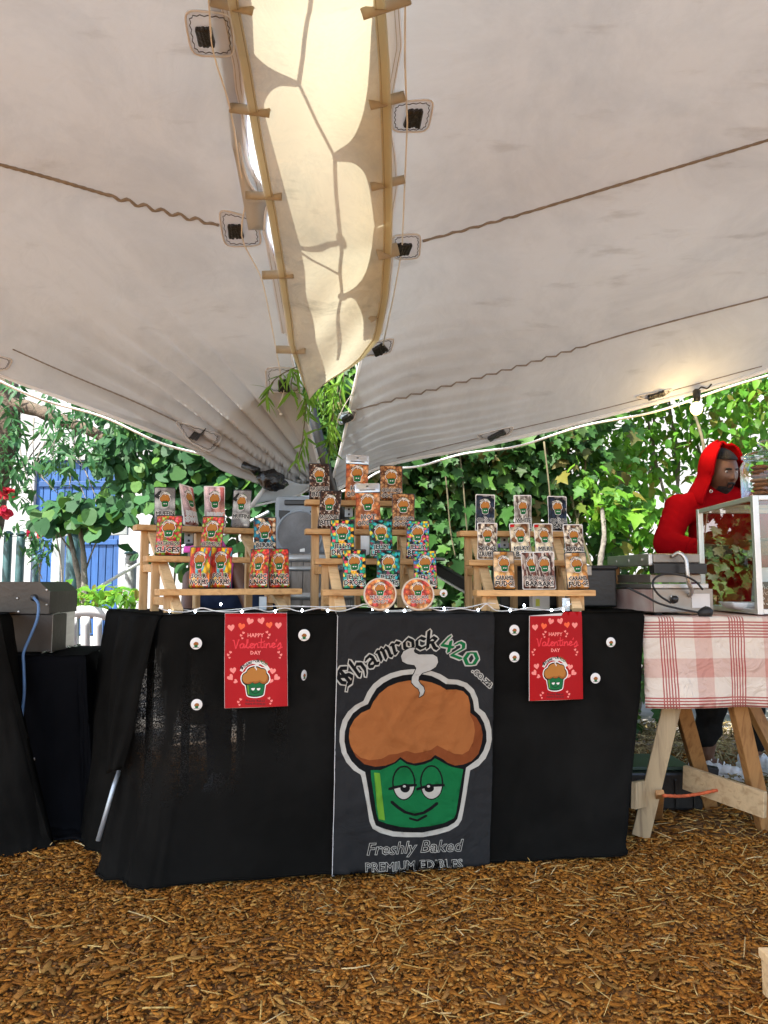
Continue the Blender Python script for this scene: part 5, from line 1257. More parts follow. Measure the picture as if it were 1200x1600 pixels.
# round stickers
STK = {**GL_INK, 0: flat('sticker_white', (.74, .72, .68), .4)}
SV, ST, SL = print_sheet(ell(0, 0, 1, 1, n=28), [(INK['brown'], place(soup(E_BROWN), .00115, -.575, -.80)), (INK['green'], place(soup(E_GREEN), .00115, -.575, -.82)), (INK['dark'], [place(soup([(x, y) for x, y in ((-.6, .62), (.6, .62), (.5, .70), (-.5, .70))]), 1)])], .25)
def sticker(u, v, r, lb, tilt=0.0, P=None, nr=None):
    if P is None: P, nr = on_front(u, v, .0135)
    x = Vector((0, 0, 1)).cross(nr).normalized() * 1.0; x = Vector((-nr.y, nr.x, 0)).normalized()
    if tilt: R_ = Matrix.Rotation(tilt, 3, 'Z'); x = R_ @ x; nr = R_ @ nr; P = P + nr * .01
    rr = r * P.y / F; q = np.array([tuple(P + x * (a * rr) + Vector((0, 0, -1)) * (b * rr) + nr * .0022 * (1 - a * a - b * b)) for a, b in SV])
    t = thing('sticker', lb, 'sticker', tuple(P), 0, 'round stickers')
    link_mesh('paper_disc', sheet_mesh('paper_disc', q, ST, SL, STK, keep=[0]), t); link_mesh('printed_muffin', sheet_mesh('printed_muffin', q, ST, SL, STK, keep=list(range(1, 15))), t)
sticker(307, 1005, 9, 'round white sticker upper left of the left red poster'); sticker(308, 1100, 8.5, 'round white sticker lower left of the left red poster, by its foot')
sticker(475, 992, 9, 'round white sticker upper right of the left red poster'); sticker(471, 1054, 8, 'round white sticker turned edge on between left poster and banner', rad(55))
sticker(802, 984, 8, 'round white sticker between banner and right poster, the upper of two'); sticker(802, 1026, 8, 'round white sticker between banner and right poster, the lower of two')
sticker(952, 1003, 7.5, 'round white sticker nearest the right end of the black cloth'); sticker(928, 1059, 8, 'round white sticker by the right red poster, its lower right side')

# ------------------------------------------------------------------ stepped shelf racks
def rack(lb, boards, yaw, L_):
    d = Vector((math.cos(yaw), math.sin(yaw), 0)); bk = Vector((-math.sin(yaw), math.cos(yaw), 0)); n = len(boards)
    cs = [at(u, v, y) for u, v, y in boards]
    root = thing('shelf_rack', lb, 'shelf', (cs[0].x, cs[0].y, TZ), 0, 'pine step racks on the black table')
    for k, c in enumerate(cs):
        mb = MB(); ll = L_[k]; cc = c + bk * .028; mb.bar(cc - d * ll / 2 - Vector((0, 0, .0115)), cc + d * ll / 2 - Vector((0, 0, .0115)), .075, .023, 0, (0, 0, 1), .003); mb.build('shelf_board', M['pine'], root)
    for s in (-1, 1):
        P = lambda k, off=0.0, dep=.03: cs[k] + d * (s * (L_[k] / 2 - .045 + off)) + bk * dep
        e0, e1, ez = P(0), P(n - 1), Vector((0, 0, 1))
        base = TZ + .003
        for k in range(n):
            p = P(k, 0, .045); q = Vector((p.x, p.y, base)); mb = MB(); mb.bar(q, p - ez * .0235, .024 if k else .02, .03, 0, (d.x, d.y, 0), .002); mb.build('upright', M['pine_v'], root)
        mb = MB(); a_ = P(n - 1, -.026, .03) - ez * .03; b_ = P(0, -.026, .005); b_.z = base + .004; mb.bar(a_, b_, .02, .038, 0, (d.x, d.y, 0), .002); mb.build('stringer', M['pine_pale'], root)
        for k in range(1, n):
            a_ = P(k, .0, .05) - ez * .045; b_ = P(k - 1, .0, .05) - ez * .045; mb = MB(); mb.bar(Vector((a_.x, a_.y, b_.z)), b_, .018, .03, 0, (0, 0, 1), .002); mb.build('side_rail', M['pine'], root)
    c = cs[n - 1] + bk * .062; mb = MB(); mb.bar(Vector((c.x, c.y, TZ + .003)), c - ez * .024, .042, .022, 0, (d.x, d.y, 0), .002); mb.build('centre_post', M['pine_v'], root)
    mb = MB(); c2 = cs[n - 1] - d * .04 + bk * .055 - ez * .045; mb.box(c2, (.035, .003, .045), rot(0, 0, yaw), 0, .001); pl_ = mb.build('bracket', M['hoop'], root)
    mb = MB()
    for zz in (-.011, .011): mb.box(c2 - bk * .003 + ez * zz, (.009, .004, .009), rot(0, 0, yaw), 0, .001)
    tag(mb.build('bracket_hole', M['black_plastic'], pl_), kind='stuff')
    c3 = cs[0] + d * .12 + bk * .01 - ez * .055; mb = MB(); mb.box(c3, (.030, .003, .05), rot(0, 0, yaw), 0, .001); mb.build('bracket', M['hoop'], root)
    return dict(cs=cs, d=d, bk=bk, yaw=yaw)
RK = {'L': rack('left pine step rack with three shelves of pouches', [(365, 920, 2.83), (341, 870, 2.97), (316, 823, 3.11)], rad(30), [.55, .55, .53]),
      'M': rack('middle pine step rack, the tallest, with four shelves', [(598, 921, 2.86), (583, 873, 2.99), (567, 827, 3.12), (562, 782, 3.25)], rad(10), [.455, .46, .475, .47]),
      'R': rack('right pine step rack with white edged pouches', [(838, 922, 2.90), (824, 875, 3.03), (808, 830, 3.16)], rad(7), [.468, .48, .49])}

# ------------------------------------------------------------------ stand-up pouches
def pack_mat(name, cols, scale=16, rough=.32, stretch=(1, 1, 1), coat=.0, rnd=1.0):
    """printed film: a jumble of sweets in the given colours"""
    m, nt, N, L, b, o = new_mat(name)
    uv = N.new('ShaderNodeTexCoord'); mp = N.new('ShaderNodeMapping'); mp.inputs['Scale'].default_value = stretch; L.new(uv.outputs['UV'], mp.inputs[0])
    nz = N.new('ShaderNodeTexNoise'); nz.inputs['Scale'].default_value = 9; L.new(mp.outputs[0], nz.inputs['Vector'])
    mv = N.new('ShaderNodeMix'); mv.data_type = 'VECTOR'; mv.inputs[0].default_value = .07; L.new(mp.outputs[0], mv.inputs[4]); L.new(nz.outputs['Color'], mv.inputs[5])
    v = N.new('ShaderNodeTexVoronoi'); v.inputs['Scale'].default_value = scale * .55; v.inputs['Randomness'].default_value = rnd; L.new(mv.outputs[1], v.inputs['Vector'])
    sp = N.new('ShaderNodeSeparateColor'); L.new(v.outputs['Color'], sp.inputs[0])
    r = ramp(N, [((i + .02) / len(cols), c) for i, c in enumerate(cols)], 'CONSTANT'); L.new(sp.outputs[0], r.inputs[0])
    rd = ramp(N, [(0.0, (1.7, 1.7, 1.6)), (.35, (1.3, 1.3, 1.25)), (.75, (.5, .47, .45))]); 
    dm = N.new('ShaderNodeMath'); dm.operation = 'MULTIPLY'; dm.inputs[1].default_value = 1.1; L.new(v.outputs['Distance'], dm.inputs[0]); L.new(dm.outputs[0], rd.inputs[0])
    mx = N.new('ShaderNodeMix'); mx.data_type = 'RGBA'; mx.blend_type = 'MULTIPLY'; mx.inputs[0].default_value = 1; L.new(r.outputs[0], mx.inputs[6]); L.new(rd.outputs[0], mx.inputs[7])
    n2 = N.new('ShaderNodeTexNoise'); n2.inputs['Scale'].default_value = 30; n2.inputs['Detail'].default_value = 3; L.new(mp.outputs[0], n2.inputs['Vector'])
    r2 = ramp(N, [(.35, (.6, .58, .55)), (.65, (1.15, 1.15, 1.1))]); L.new(n2.outputs[0], r2.inputs[0])
    m2 = N.new('ShaderNodeMix'); m2.data_type = 'RGBA'; m2.blend_type = 'MULTIPLY'; m2.inputs[0].default_value = .8; L.new(mx.outputs[2], m2.inputs[6]); L.new(r2.outputs[0], m2.inputs[7])
    L.new(m2.outputs[2], b.inputs['Base Color']); b.inputs['Roughness'].default_value = rough; b.inputs['Coat Weight'].default_value = coat; b.inputs['Specular IOR Level'].default_value = .16; b.inputs['Coat Roughness'].default_value = .15
    bp = N.new('ShaderNodeBump'); bp.inputs['Strength'].default_value = .12; bp.inputs['Distance'].default_value = .01; n3 = N.new('ShaderNodeTexNoise'); n3.inputs['Scale'].default_value = 6; L.new(uv.outputs['UV'], n3.inputs['Vector']); L.new(n3.outputs[0], bp.inputs['Height']); L.new(bp.outputs[0], b.inputs['Normal'])
    return m
R_, G_, Y_, O_, T_, K_, P_ = (.55, .03, .03), (.22, .42, .04), (.80, .48, .02), (.75, .20, .02), (.02, .33, .33), (.015, .013, .012), (.75, .12, .16)
DES = {
 'slices': (dict(cols=[R_, (.62, .09, .06), G_, P_, (.60, .22, .05), R_, (.35, .50, .10)], scale=18), ('WATERMELON', 'SLICES'), 'dark', 'b'),
 'worms': (dict(cols=[Y_, (.60, .07, .04), O_, (.10, .38, .45), (.30, .42, .05), R_, Y_], scale=9, stretch=(1.4, .7, 1)), ('SOUR', 'WORMS'), 'dark', 'b'),
 'rings': (dict(cols=[(.75, .13, .05), O_, R_, (.75, .30, .04), (.25, .36, .05), (.66, .06, .05)], scale=16), ('MAGIC', 'RINGS'), 'dark', 'b'),
 'puffs': (dict(cols=[(.20, .05, .02), (.65, .50, .33), (.02, .13, .22), (.40, .13, .03), (.02, .22, .32), K_], scale=13), ('BERRY', 'PUFFS'), 'dark', 'b'),
 'muffin': (dict(cols=[(.42, .42, .43), (.40, .40, .41), (.44, .44, .45), (.03, .03, .03), (.43, .43, .42)], scale=5), ('MUFFIN', ''), 'dark', 'b'),
 'brownie': (dict(cols=[(.05, .026, .018), (.10, .05, .03), (.45, .38, .32), (.04, .02, .015), (.16, .08, .05), (.03, .016, .012)], scale=26), ('BROWNIE', 'BITES'), 'dark', 'b'),
 'hotchoc': (dict(cols=[(.62, .26, .10), (.50, .17, .06), (.72, .40, .22), (.42, .10, .03), (.66, .30, .12)], scale=11), ('HOT', 'CHOCOLATE'), 'dark', 's'),
 'cookies': (dict(cols=[(.42, .20, .08), (.55, .30, .13), (.25, .10, .04), (.48, .24, .10), (.14, .05, .02)], scale=18), ('CHOCOLATE', 'COOKIES'), 'dark', 'b'),
 'drops': (dict(cols=[(.02, .30, .16), T_, (.80, .40, .03), (.65, .06, .10), (.06, .40, .22), K_, (.75, .50, .05)], scale=15, rnd=.6), ('JELLY', 'DROPS'), 'dark', 'b'),
 'leaves': (dict(cols=[T_, (.03, .38, .42), (.04, .30, .08), K_, (.55, .50, .05), (.015, .05, .04), (.20, .05, .08)], scale=14), ('JELLY', 'LEAVES'), 'dark', 'b'),
 'bears': (dict(cols=[(.03, .40, .50), (.75, .55, .03), (.65, .05, .10), (.15, .45, .10), K_, (.75, .15, .20), (.05, .20, .50)], scale=20), ('JELLY', 'BEARS'), 'dark', 'b'),
 'darkbar': (dict(cols=[(.012, .018, .035), (.02, .03, .06), (.35, .34, .34), (.015, .02, .03), (.04, .03, .03)], scale=9), ('CHOCOLATE', 'BAR'), 'dark', 'w'),
 'whitebar': (dict(cols=[(.48, .45, .42), (.36, .33, .30), (.12, .08, .06), (.55, .52, .48), (.30, .26, .22)], scale=10, stretch=(1.6, .8, 1)), ('WHITE', 'CHOCOLATE'), 'dark', 'w'),
 'truffle': (dict(cols=[(.62, .55, .44), (.10, .05, .03), (.55, .47, .36), (.68, .60, .50), (.20, .11, .06)], scale=13), ('FUDGE', 'TRUFFLE'), 'dark', 'w'),
 'milky': (dict(cols=[(.68, .58, .42), (.72, .63, .48), (.66, .55, .38), (.24, .10, .04), (.70, .60, .45)], scale=7), ('MILKY', 'BAR'), 'dark', 'w'),
 'caramel': (dict(cols=[(.62, .32, .09), (.70, .48, .26), (.52, .22, .05), (.66, .52, .36), (.60, .28, .07)], scale=6, stretch=(1, 1.2, 1)), ('CARAMEL', 'FUDGE'), 'dark', 'b'),
 'chocbars': (dict(cols=[(.13, .05, .035), (.50, .42, .37), (.08, .035, .025), (.20, .08, .06), (.55, .48, .43)], scale=9, stretch=(1.8, .7, 1)), ('CHOCOLATE', 'BARS'), 'dark', 'w'),
 'pink': (dict(cols=[(.60, .40, .46), (.70, .52, .56), (.55, .16, .16), (.66, .50, .55), (.50, .24, .20)], scale=5, rough=.12, stretch=(1.2, .6, 1)), ('BERRY', 'SWIRL'), 'grey', 'w'),
}
EDGE = {'b': flat('pouch_black_edge', (.012, .012, .012), .3), 'w': flat('pouch_white_edge', (.72, .70, .66), .3), 's': flat('pouch_silver_header', (.55, .54, .52), .25, metal=.7)}
PW, PH = .10, .155
POUCH = {}
def pouch_proto(key):
    kw, (l1, l2), tcol, edge = DES[key]; body = pack_mat('film_' + key, **kw)
    rr = .06; ol = []
    H = 1.55 if edge != 's' else 1.78
    for cx, cy, a0 in ((-.5 + rr, rr, 180), (.5 - rr, rr, 270), (.5 - rr, H - rr, 0), (-.5 + rr, H - rr, 90)):
        ol += [(cx + rr * math.cos(rad(a0 + 90 * i / 4)), cy + rr * math.sin(rad(a0 + 90 * i / 4))) for i in range(5)]
    inner = [(x * (1 - .075), H / 2 + (y - H / 2) * (1 - .05)) for x, y in ol]
    s = [(16, soup(inner))]
    if edge == 's': s = [(16, soup([(-.5, 0), (.5, 0), (.5, 1.42), (-.5, 1.42)])), (17, soup([(-.5, 1.40), (.5, 1.40), (.5, 1.44), (-.5, 1.44)])), (17, place(soup(ell(0, 0, .055, .03)), 1, 0, 1.66)), (17, soup([(-.3, 1.5), (.3, 1.5), (.3, 1.53), (-.3, 1.53)]))]
    k = .00062; sx0 = -.31
    em = [(i, place(q, 1, 0, 1.55 - .05) if isinstance(q, list) else place(q, 1, 0, 1.50)) for i, q in []]
    for i, q in emblem(k, -.318, -.115, 1):
        fl = lambda z: (lambda w: np.stack([w[:, 0], 1.40 - w[:, 1], w[:, 2], 1.40 - w[:, 3]], 1))(np.array(z))
        s.append((i, [fl(z) for z in q] if isinstance(q, list) else fl(q)))
    for t_, y, wmax, z in ((l1, .46, .86, .24), (l2, .23, .88, .28)):
        if not t_: continue
        a = text_soup(t_, 1.0, res=1, offset=.035); ext = a[:, [0, 2]].max() - a[:, [0, 2]].min(); kx = min(wmax / ext, z * 1.15); ky = z if kx > z * .8 else z * .85
        halo = text_soup(t_, 1.0, res=1, offset=.09)
        s.append((INK['cream'], [place(halo, kx, 0, y - ky * .35, 0, False, ky)])); s.append((INK[tcol], [place(a, kx, 0, y - ky * .35, 0, False, ky)]))
    s.append((INK['cream'], soup([(.2, .09), (.38, .09), (.38, .15), (.2, .15)])))
    if key == 'milky': s.append((INK['red'], soup([(-.45, 1.38), (-.25, 1.38), (-.25, 1.49), (-.45, 1.49)])))
    V, T, lb = print_sheet(ol, s, .09)
    waist = lambda y: 1 - .05 * math.sin(math.pi * y / H) ** 2
    def bulge(x, y): return .19 * max(0, 1 - (2 * x) ** 2) ** .7 * smooth(y / .10) * max(0, 1 - (y / H) ** 1.4) ** .8 + .022 * noise.noise((x * 4, y * 4, len(key)))*max(0, 1 - abs(2 * x))
    f3 = lambda x, y, sgn: (x * waist(y) * PW, sgn * bulge(x, y) * PW, y * PW)
    ink = dict(GL_INK); ink[0] = EDGE[edge]; ink[16] = body; ink[17] = EDGE['b']
    V3 = np.array([f3(x, y, -1) for x, y in V]); uv = V * np.array((1, 1)) + np.array((.5, 0))
    front = sheet_mesh('film_front', V3, T, lb, ink, uv, keep=[0, 16, 17]); em = sheet_mesh('printed_emblem', V3, T, lb, ink, uv, keep=list(range(1, 16)))
    o2, t2, l2_ = print_sheet(ol, [], .14); back = sheet_mesh('film_back', np.array([f3(x, y, 1) for x, y in o2]), t2, l2_, {0: EDGE[edge]})
    return front, em, back, H * PW

def pouch(rk, k, u0, u1, vt, key, lb, yaw=0.0, lean=.10):
    R = RK[rk]; c = R['cs'][k]; u = (u0 + u1) / 2
    n = -R['bk']; base = on_plane(u, [920, 870, 823, 782][k] if rk == 'L' else 900, c + R['bk'] * .03, n)
    base.z = c.z + .001
    if key not in POUCH: POUCH[key] = pouch_proto(key)
    fr_, em, bk_, H = POUCH[key]
    top = at(u, vt, base.y + .02); h = top.z - base.z; w = (u1 - u0) / F * base.y
    r = thing('pouch', lb, 'pouch', tuple(base), R['yaw'] * .35 + yaw, 'printed sweet pouches on the racks')
    lean += random.uniform(-.05, .08); r.rotation_euler = (-lean, random.uniform(-.035, .035), R['yaw'] * .35 + yaw + random.uniform(-.10, .10)); sw = w / PW / max(.35, math.cos(yaw)); r.scale = (sw, (sw + 1) / 2, h / H / math.cos(lean))
    for nm, me in (('film_front', fr_), ('printed_emblem', em), ('film_back', bk_)): link_mesh(nm, me, r, True)
pouch('L', 2, 241, 274, 761, 'muffin', 'grey pouch with dark splash, leftmost on the top shelf of the left rack', .12)
pouch('L', 2, 288, 309, 759, 'pink', 'pinkish pouch turned nearly edge on, second on the top shelf of the left rack', 1.15)
pouch('L', 2, 320, 352, 760, 'pink', 'shiny pale pink pouch in the middle of the left rack top shelf', .25)
pouch('L', 2, 361, 390, 765, 'muffin', 'grey pouch with dark splash, rightmost on the top shelf of the left rack', -.2)
pouch('L', 1, 242, 283, 805, 'slices', 'red and green watermelon slice pouch at the left end of its shelf', -.05)
pouch('L', 1, 311, 346, 806, 'slices', 'red and green watermelon slice pouch half hidden behind the worm pouches', -.3)
pouch('L', 1, 396, 432, 808, 'puffs', 'brown and blue berry puff pouch behind the orange ring pouches')
pouch('L', 0, 294, 328, 854, 'worms', 'orange sour worm pouch, the left one of the pair', -.2)
pouch('L', 0, 326, 361, 854, 'worms', 'orange sour worm pouch, the right one of the pair')
pouch('L', 0, 388, 419, 857, 'rings', 'red orange ring pouch, the left one of the pair', -.35)
pouch('L', 0, 420, 453, 857, 'rings', 'red orange ring pouch at the right end of the lowest left shelf', .05)
pouch('M', 3, 482, 516, 724, 'brownie', 'dark brownie pouch on the top shelf of the middle rack', .15)
pouch('M', 3, 538, 575, 711, 'hotchoc', 'tall silver topped chocolate pouch, the higher and farther of two')
pouch('M', 3, 593, 630, 727, 'cookies', 'brown cookie pouch on the top shelf of the middle rack', .1)
pouch('M', 2, 495, 530, 766, 'brownie', 'dark brownie pouch one shelf below the top of the middle rack', -.15)
pouch('M', 2, 556, 596, 755, 'hotchoc', 'tall silver topped chocolate pouch, the lower and nearer of two')
pouch('M', 2, 612, 649, 771, 'cookies', 'brown cookie pouch one shelf below the top of the middle rack')
pouch('M', 1, 515, 554, 811, 'drops', 'green and orange jelly drop pouch, the upper of two')
pouch('M', 1, 577, 615, 812, 'leaves', 'teal jelly leaf pouch, the upper of two')
pouch('M', 1, 634, 671, 813, 'bears', 'many coloured jelly bear pouch, the upper of two')
pouch('M', 0, 535, 573, 858, 'drops', 'green and orange jelly drop pouch, the lower of two')
pouch('M', 0, 587, 625, 859, 'leaves', 'teal jelly leaf pouch, the lower of two')
pouch('M', 0, 646, 685, 860, 'bears', 'many coloured jelly bear pouch, the lower of two', .1)
pouch('R', 2, 743, 774, 773, 'darkbar', 'navy chocolate bar pouch at the left of the right rack top shelf')
pouch('R', 2, 805, 833, 774, 'whitebar', 'pale grey chocolate pouch in the middle of the right rack top shelf', -.1)
pouch('R', 2, 858, 889, 775, 'darkbar', 'navy chocolate bar pouch at the right of the right rack top shelf')
pouch('R', 1, 746, 778, 817, 'truffle', 'cream fudge truffle pouch at the left of the right rack middle shelf', -.05)
pouch('R', 1, 800, 832, 817, 'milky', 'cream milk bar pouch with red corner, the left one of two', -.1)
pouch('R', 1, 837, 869, 818, 'milky', 'cream milk bar pouch with red corner, the right one of two', .05)
pouch('R', 1, 884, 916, 819, 'truffle', 'cream fudge truffle pouch at the right end of its shelf', .1)
pouch('R', 0, 770, 806, 861, 'caramel', 'tan caramel fudge pouch at the left of the lowest right shelf', .12)
pouch('R', 0, 835, 869, 862, 'chocbars', 'brown and cream chocolate bar pouch half hidden behind its twin', .0, .05)
pouch('R', 0, 816, 849, 862, 'chocbars', 'brown and cream chocolate bar pouch in front of its twin', .05, .14)
pouch('R', 0, 884, 922, 863, 'caramel', 'tan caramel fudge pouch at the right end of the lowest right shelf', .08)

# round tubs leaning on the table in front of the middle rack
TUBP = pack_mat('tub_label', [(.75, .20, .05), (.66, .12, .05), (.80, .42, .16), (.60, .08, .06), (.78, .28, .08)], 14)
def tub_design():
    s = [(i, [np.array(z) for z in q] if isinstance(q, list) else np.array(q)) for i, q in emblem(.00085, -.43, -1.0, 1)]
    for t_, y, z in (('MEXICAN', .30, .30), ('CANDY', .58, .30)):
        s.append((INK['cream'], [place(text_soup(t_, z, res=1, offset=.022), 1, 0, y, 0, True)])); s.append((INK['dark'], [place(text_soup(t_, z, res=1, offset=.004), 1, 0, y, 0, True)]))
    return s
TV, TT, TL = print_sheet(ell(0, 0, .97, .97, n=40), tub_design(), .14)
for u, v, lb, rz in ((594, 928.5, 'round orange candy tub leaning left of its twin', .05), (653, 928.5, 'round orange candy tub leaning right of its twin', .16)):
    c = at(u, v, 2.76); r = .0565; root = thing('candy_tub', lb, 'tub', tuple(c), 0, 'round candy tubs')
    Rm = rot(rad(78), 0, rz)
    mb = MB(); mb.lathe([(r * .9, -.035), (r * .97, -.006), (r * .97, .002)], c, 40, Rm); mb.build('body', M['white_plastic'], root, True)
    mb = MB(); mb.lathe([(r * .96, .0), (r * 1.07, -.008), (r * 1.08, .001), (r * 1.05, .006), (r * .97, .006), (r * .96, .002)], c, 44, Rm, 0, False); mb.build('lid_rim', flat('tub_rim', (.62, .52, .40), .35), root, True)
    q = np.array([tuple(c + Rm @ Vector((a * r, -b * r, .0035))) for a, b in TV]); ink = dict(GL_INK); ink[0] = TUBP
    link_mesh('label', sheet_mesh('label', q, TT, TL, ink, TV * .5 + .5, keep=[0]), root); link_mesh('printed_emblem', sheet_mesh('printed_emblem', q, TT, TL, ink, keep=list(range(1, 16))), root)
sticker(0, 0, 6, 'small round sticker stuck to the right end of the middle rack', 0, at(693, 927, 2.86), Vector((0, -1, 0)))

# fairy lights along the table edge
FL_ = thing('fairy_lights', 'string of cool white fairy lights on white wire along the front table edge', 'string lights', (0, 2.75, TZ))
wp = [(247, 950), (262, 954), (290, 957), (315, 950), (338, 955), (365, 956), (398, 951), (420, 956), (445, 950), (470, 956), (500, 950), (530, 957), (555, 949), (572, 944), (600, 957), (640, 957), (668, 950), (690, 956), (720, 951), (745, 955), (760, 944), (775, 954), (800, 956), (828, 950), (858, 955), (880, 952), (890, 945), (872, 957)]
mb = MB(); wpt = [at(u, v, lerp(2.70, 2.88, (u - 247) / 640)) for u, v in wp]
for p in wpt: p.z = max(p.z, TZ + .007)
mb.tube(catmull(wpt, 5), .0022, 5); mb.build('wire', M['cord_white'], FL_, True)
mb = MB(); mb.tube(catmull([p + Vector((.02, .05, random.uniform(0, .006))) for p in wpt[::2]], 5), .0018, 5); mb.build('wire', M['cord_white'], FL_, True)
for i, (u, v) in enumerate(((265, 955), (305, 955), (345, 944), (378, 957), (430, 956), (472, 954), (512, 954), (582, 951), (605, 955), (632, 957), (664, 947), (694, 951), (747, 953), (797, 954), (819, 946), (862, 956), (888, 943), (880, 953))):
    p = at(u, v, lerp(2.70, 2.88, (u - 247) / 640)); p.z = max(p.z, TZ + .008); mb = MB(); mb.ball(p, (.0036, .0036, .0055), n=6); mb.build('led', M['led'], FL_, True)
PG = thing('paper_flyer', 'small colourful paper flyer lying on the table between the left and middle racks', 'flyer', tuple(at(492, 950, 2.85)))
mb = MB(); c = at(488, 950, 2.85); c.z = TZ + .004; mb.sheet(lambda a, b: c + Vector((a * .10, b * .07, .004 + .006 * math.sin(a * 4))), 8, 4); mb.build('sheet', mat('flyer_print', (.5, .25, .2), .5, var=.6, scale=40), PG, True)
# ------------------------------------------------------------------ left side: oven table, oven, near cloth
OT = 0.71
o1, o2 = at(-90, 1026, 3.02), at(135, 1026, 3.06); o1.z = o2.z = OT; o3 = at(156, 1003, 3.5); o3 = Vector((o3.x + .02, 3.52, OT)); o4 = Vector((-2.0, 3.5, OT))
OV = thing('tablecloth', 'black cloth over the small table under the steel oven', 'tablecloth', (-1.5, 3.1, 0))
st = [(o1, ground(-90, 1300), .02), (o1.lerp(o2, .5), ground(40, 1302), .025), (o2.lerp(o1, .08), ground(128, 1306), .035), (o2, ground(146, 1306), .03), (o2.lerp(o3, .5), Vector((-1.12, 3.28, .0)), .04), (o3, Vector((-1.16, 3.6, .0)), .03)]
dr = Drape(st, 4.0, 11.0); mb = MB(); dr.build(mb, 110, 34); mb.sheet(lambda a, b: o1.lerp(o2, a).lerp(o4.lerp(o3, a), b) + Vector((0, 0, .003 * noise.noise((a * 8, b * 5, 1)))), 30, 12)
mb.build('cloth', M['navy_cloth'], OV, True)
mb = MB(); mb.sheet(lambda a, b: Vector((lerp(-1.42, -1.10, a) + .03 * math.sin(b * 6), 2.98 + .12 * b + .03 * noise.noise((a * 5, b * 5, 3)), .022 + .02 * abs(noise.noise((a * 4, b * 4, 8))))), 16, 8); solid(mb.build('trailing_hem', M['navy_cloth'], OV, True), .004, 0)
OTB = thing('small_table', 'small table under the black cloth that carries the steel oven', 'table', (-1.6, 3.3, 0))
mb = MB(); mb.box((-1.62, 3.28, OT - .025), (.72, .40, .03)); mb.build('tabletop', M['black_plastic'], OTB)
for x, y in ((-1.92, 3.14), (-1.32, 3.14), (-1.92, 3.44), (-1.32, 3.44)):
    mb = MB(); mb.tube([(x, y, OT - .03), (x, y, 0)], .014, 8); mb.build('leg', M['black_plastic'], OTB, True)
for zz in (.215, .19):
    mb = MB(); p = at(38, 1191 + (zz < .2) * 10, 3.03); mb.bar(p - Vector((.03, 0, 0)), p + Vector((.035, .01, .01)), .008, .008); mb.build('cable_clip', M['cord_white'], OTB)
OVN = thing('steel_oven', 'steel counter oven seen from behind with a blue cable, on the left black cloth', 'oven', (-1.5, 3.2, OT))
zb = OT + .004; xr = at(83, 1000, 3.14).x; zm = at(40, 959, 3.12).z; zt = at(40, 909, 3.12).z
mb = MB(); mb.box(((xr - 2.1) / 2, 3.20, (zb + zm) / 2 - .001), (xr + 2.1, .14, zm - zb - .004), None, 0, .004); mb.build('rear_panel', M['steel_brown'], OVN)
mb = MB(); xl = -2.1; xt = xr - .012
mb.add([(xl, 3.12, zm), (xt, 3.12, zm), (xt, 3.12, zt - .04), (xt - .045, 3.12, zt), (xl, 3.12, zt), (xl, 3.40, zm), (xt, 3.40, zm), (xt, 3.40, zt - .04), (xt - .045, 3.40, zt), (xl, 3.40, zt)], [(0, 1, 2, 3, 4), (9, 8, 7, 6, 5), (0, 5, 6, 1), (1, 6, 7, 2), (2, 7, 8, 3), (3, 8, 9, 4)]); mb.build('hood', M['steel_brown'], OVN)
mb = MB(); xs2 = at(115, 980, 3.45).x; zq = at(100, 949, 3.3).z
mb.add([(xr, 3.13, zb), (xs2, 3.46, zb), (xs2, 3.46, zq), (xr, 3.13, zm - .003), (xr - .015, 3.14, zb), (xs2 - .015, 3.47, zb), (xs2 - .015, 3.47, zq), (xr - .015, 3.14, zm - .003)], [(0, 1, 2, 3), (7, 6, 5, 4), (3, 2, 6, 7), (0, 4, 5, 1), (1, 5, 6, 2), (0, 3, 7, 4)]); mb.build('side_panel', M['steel'], OVN)
mb = MB(); mb.sheet(lambda a, b: Vector((lerp(xr - .01, xs2 + .05, a), lerp(3.09, 3.42, a) + (b - .5) * .06, zb + .004 + .018 * abs(noise.noise((a * 14, b * 6, 2))))), 20, 5); solid(mb.build('foil_edge', M['steel_foil'], OVN), .001, 0)
for u, v in ((27, 935), (29, 956), (73, 922), (73, 945)):
    mb = MB(); p = at(u, v, 3.118); mb.ball(p, (.005, .003, .005), n=6); mb.build('rivet', M['steel'], OVN, True)
mb = MB(); p = at(53, 934, 3.117); mb.lathe([(.014, -.004), (.014, .004), (.007, .006)], p, 14, rot(rad(90))); mb.build('cable_gland', M['black_plastic'], OVN, True)
mb = MB(); mb.tube(catmull([at(53, 934, 3.10), at(60, 945, 3.06), at(58, 968, 3.04), at(47, 995, 3.02), at(37, 1020, 3.0), at(37, 1040, 2.99), at(38, 1080, 2.99), at(34, 1130, 2.99), at(38, 1185, 2.99)], 7), .0058, 8); mb.build('cable', M['blue_cable'], OVN, True)
NC = thing('tablecloth', 'black cloth hanging to the ground at the left edge, nearest the camera', 'tablecloth', (-1.5, 2.8, 0))
n1_ = at(-160, 960, 2.70); n2_ = at(0, 968, 2.86); n1_.z = n2_.z = .88; n3_ = Vector((n2_.x - .12, 3.3, .88))
st = [(n1_, ground(-160, 1340), .03), (n1_.lerp(n2_, .6), ground(0, 1335), .035), (n2_, ground(88, 1326), .04), (n2_.lerp(n3_, .5), Vector((-1.34, 3.0, .01)), .03)]
dn = Drape(st, 5.0, 21.0); mb = MB(); dn.build(mb, 90, 34); mb.sheet(lambda a, b: n1_.lerp(n2_, a).lerp((n1_ + Vector((0, .5, 0))).lerp(n3_, a), b), 12, 6); mb.build('cloth', M['black_cloth'], NC, True)

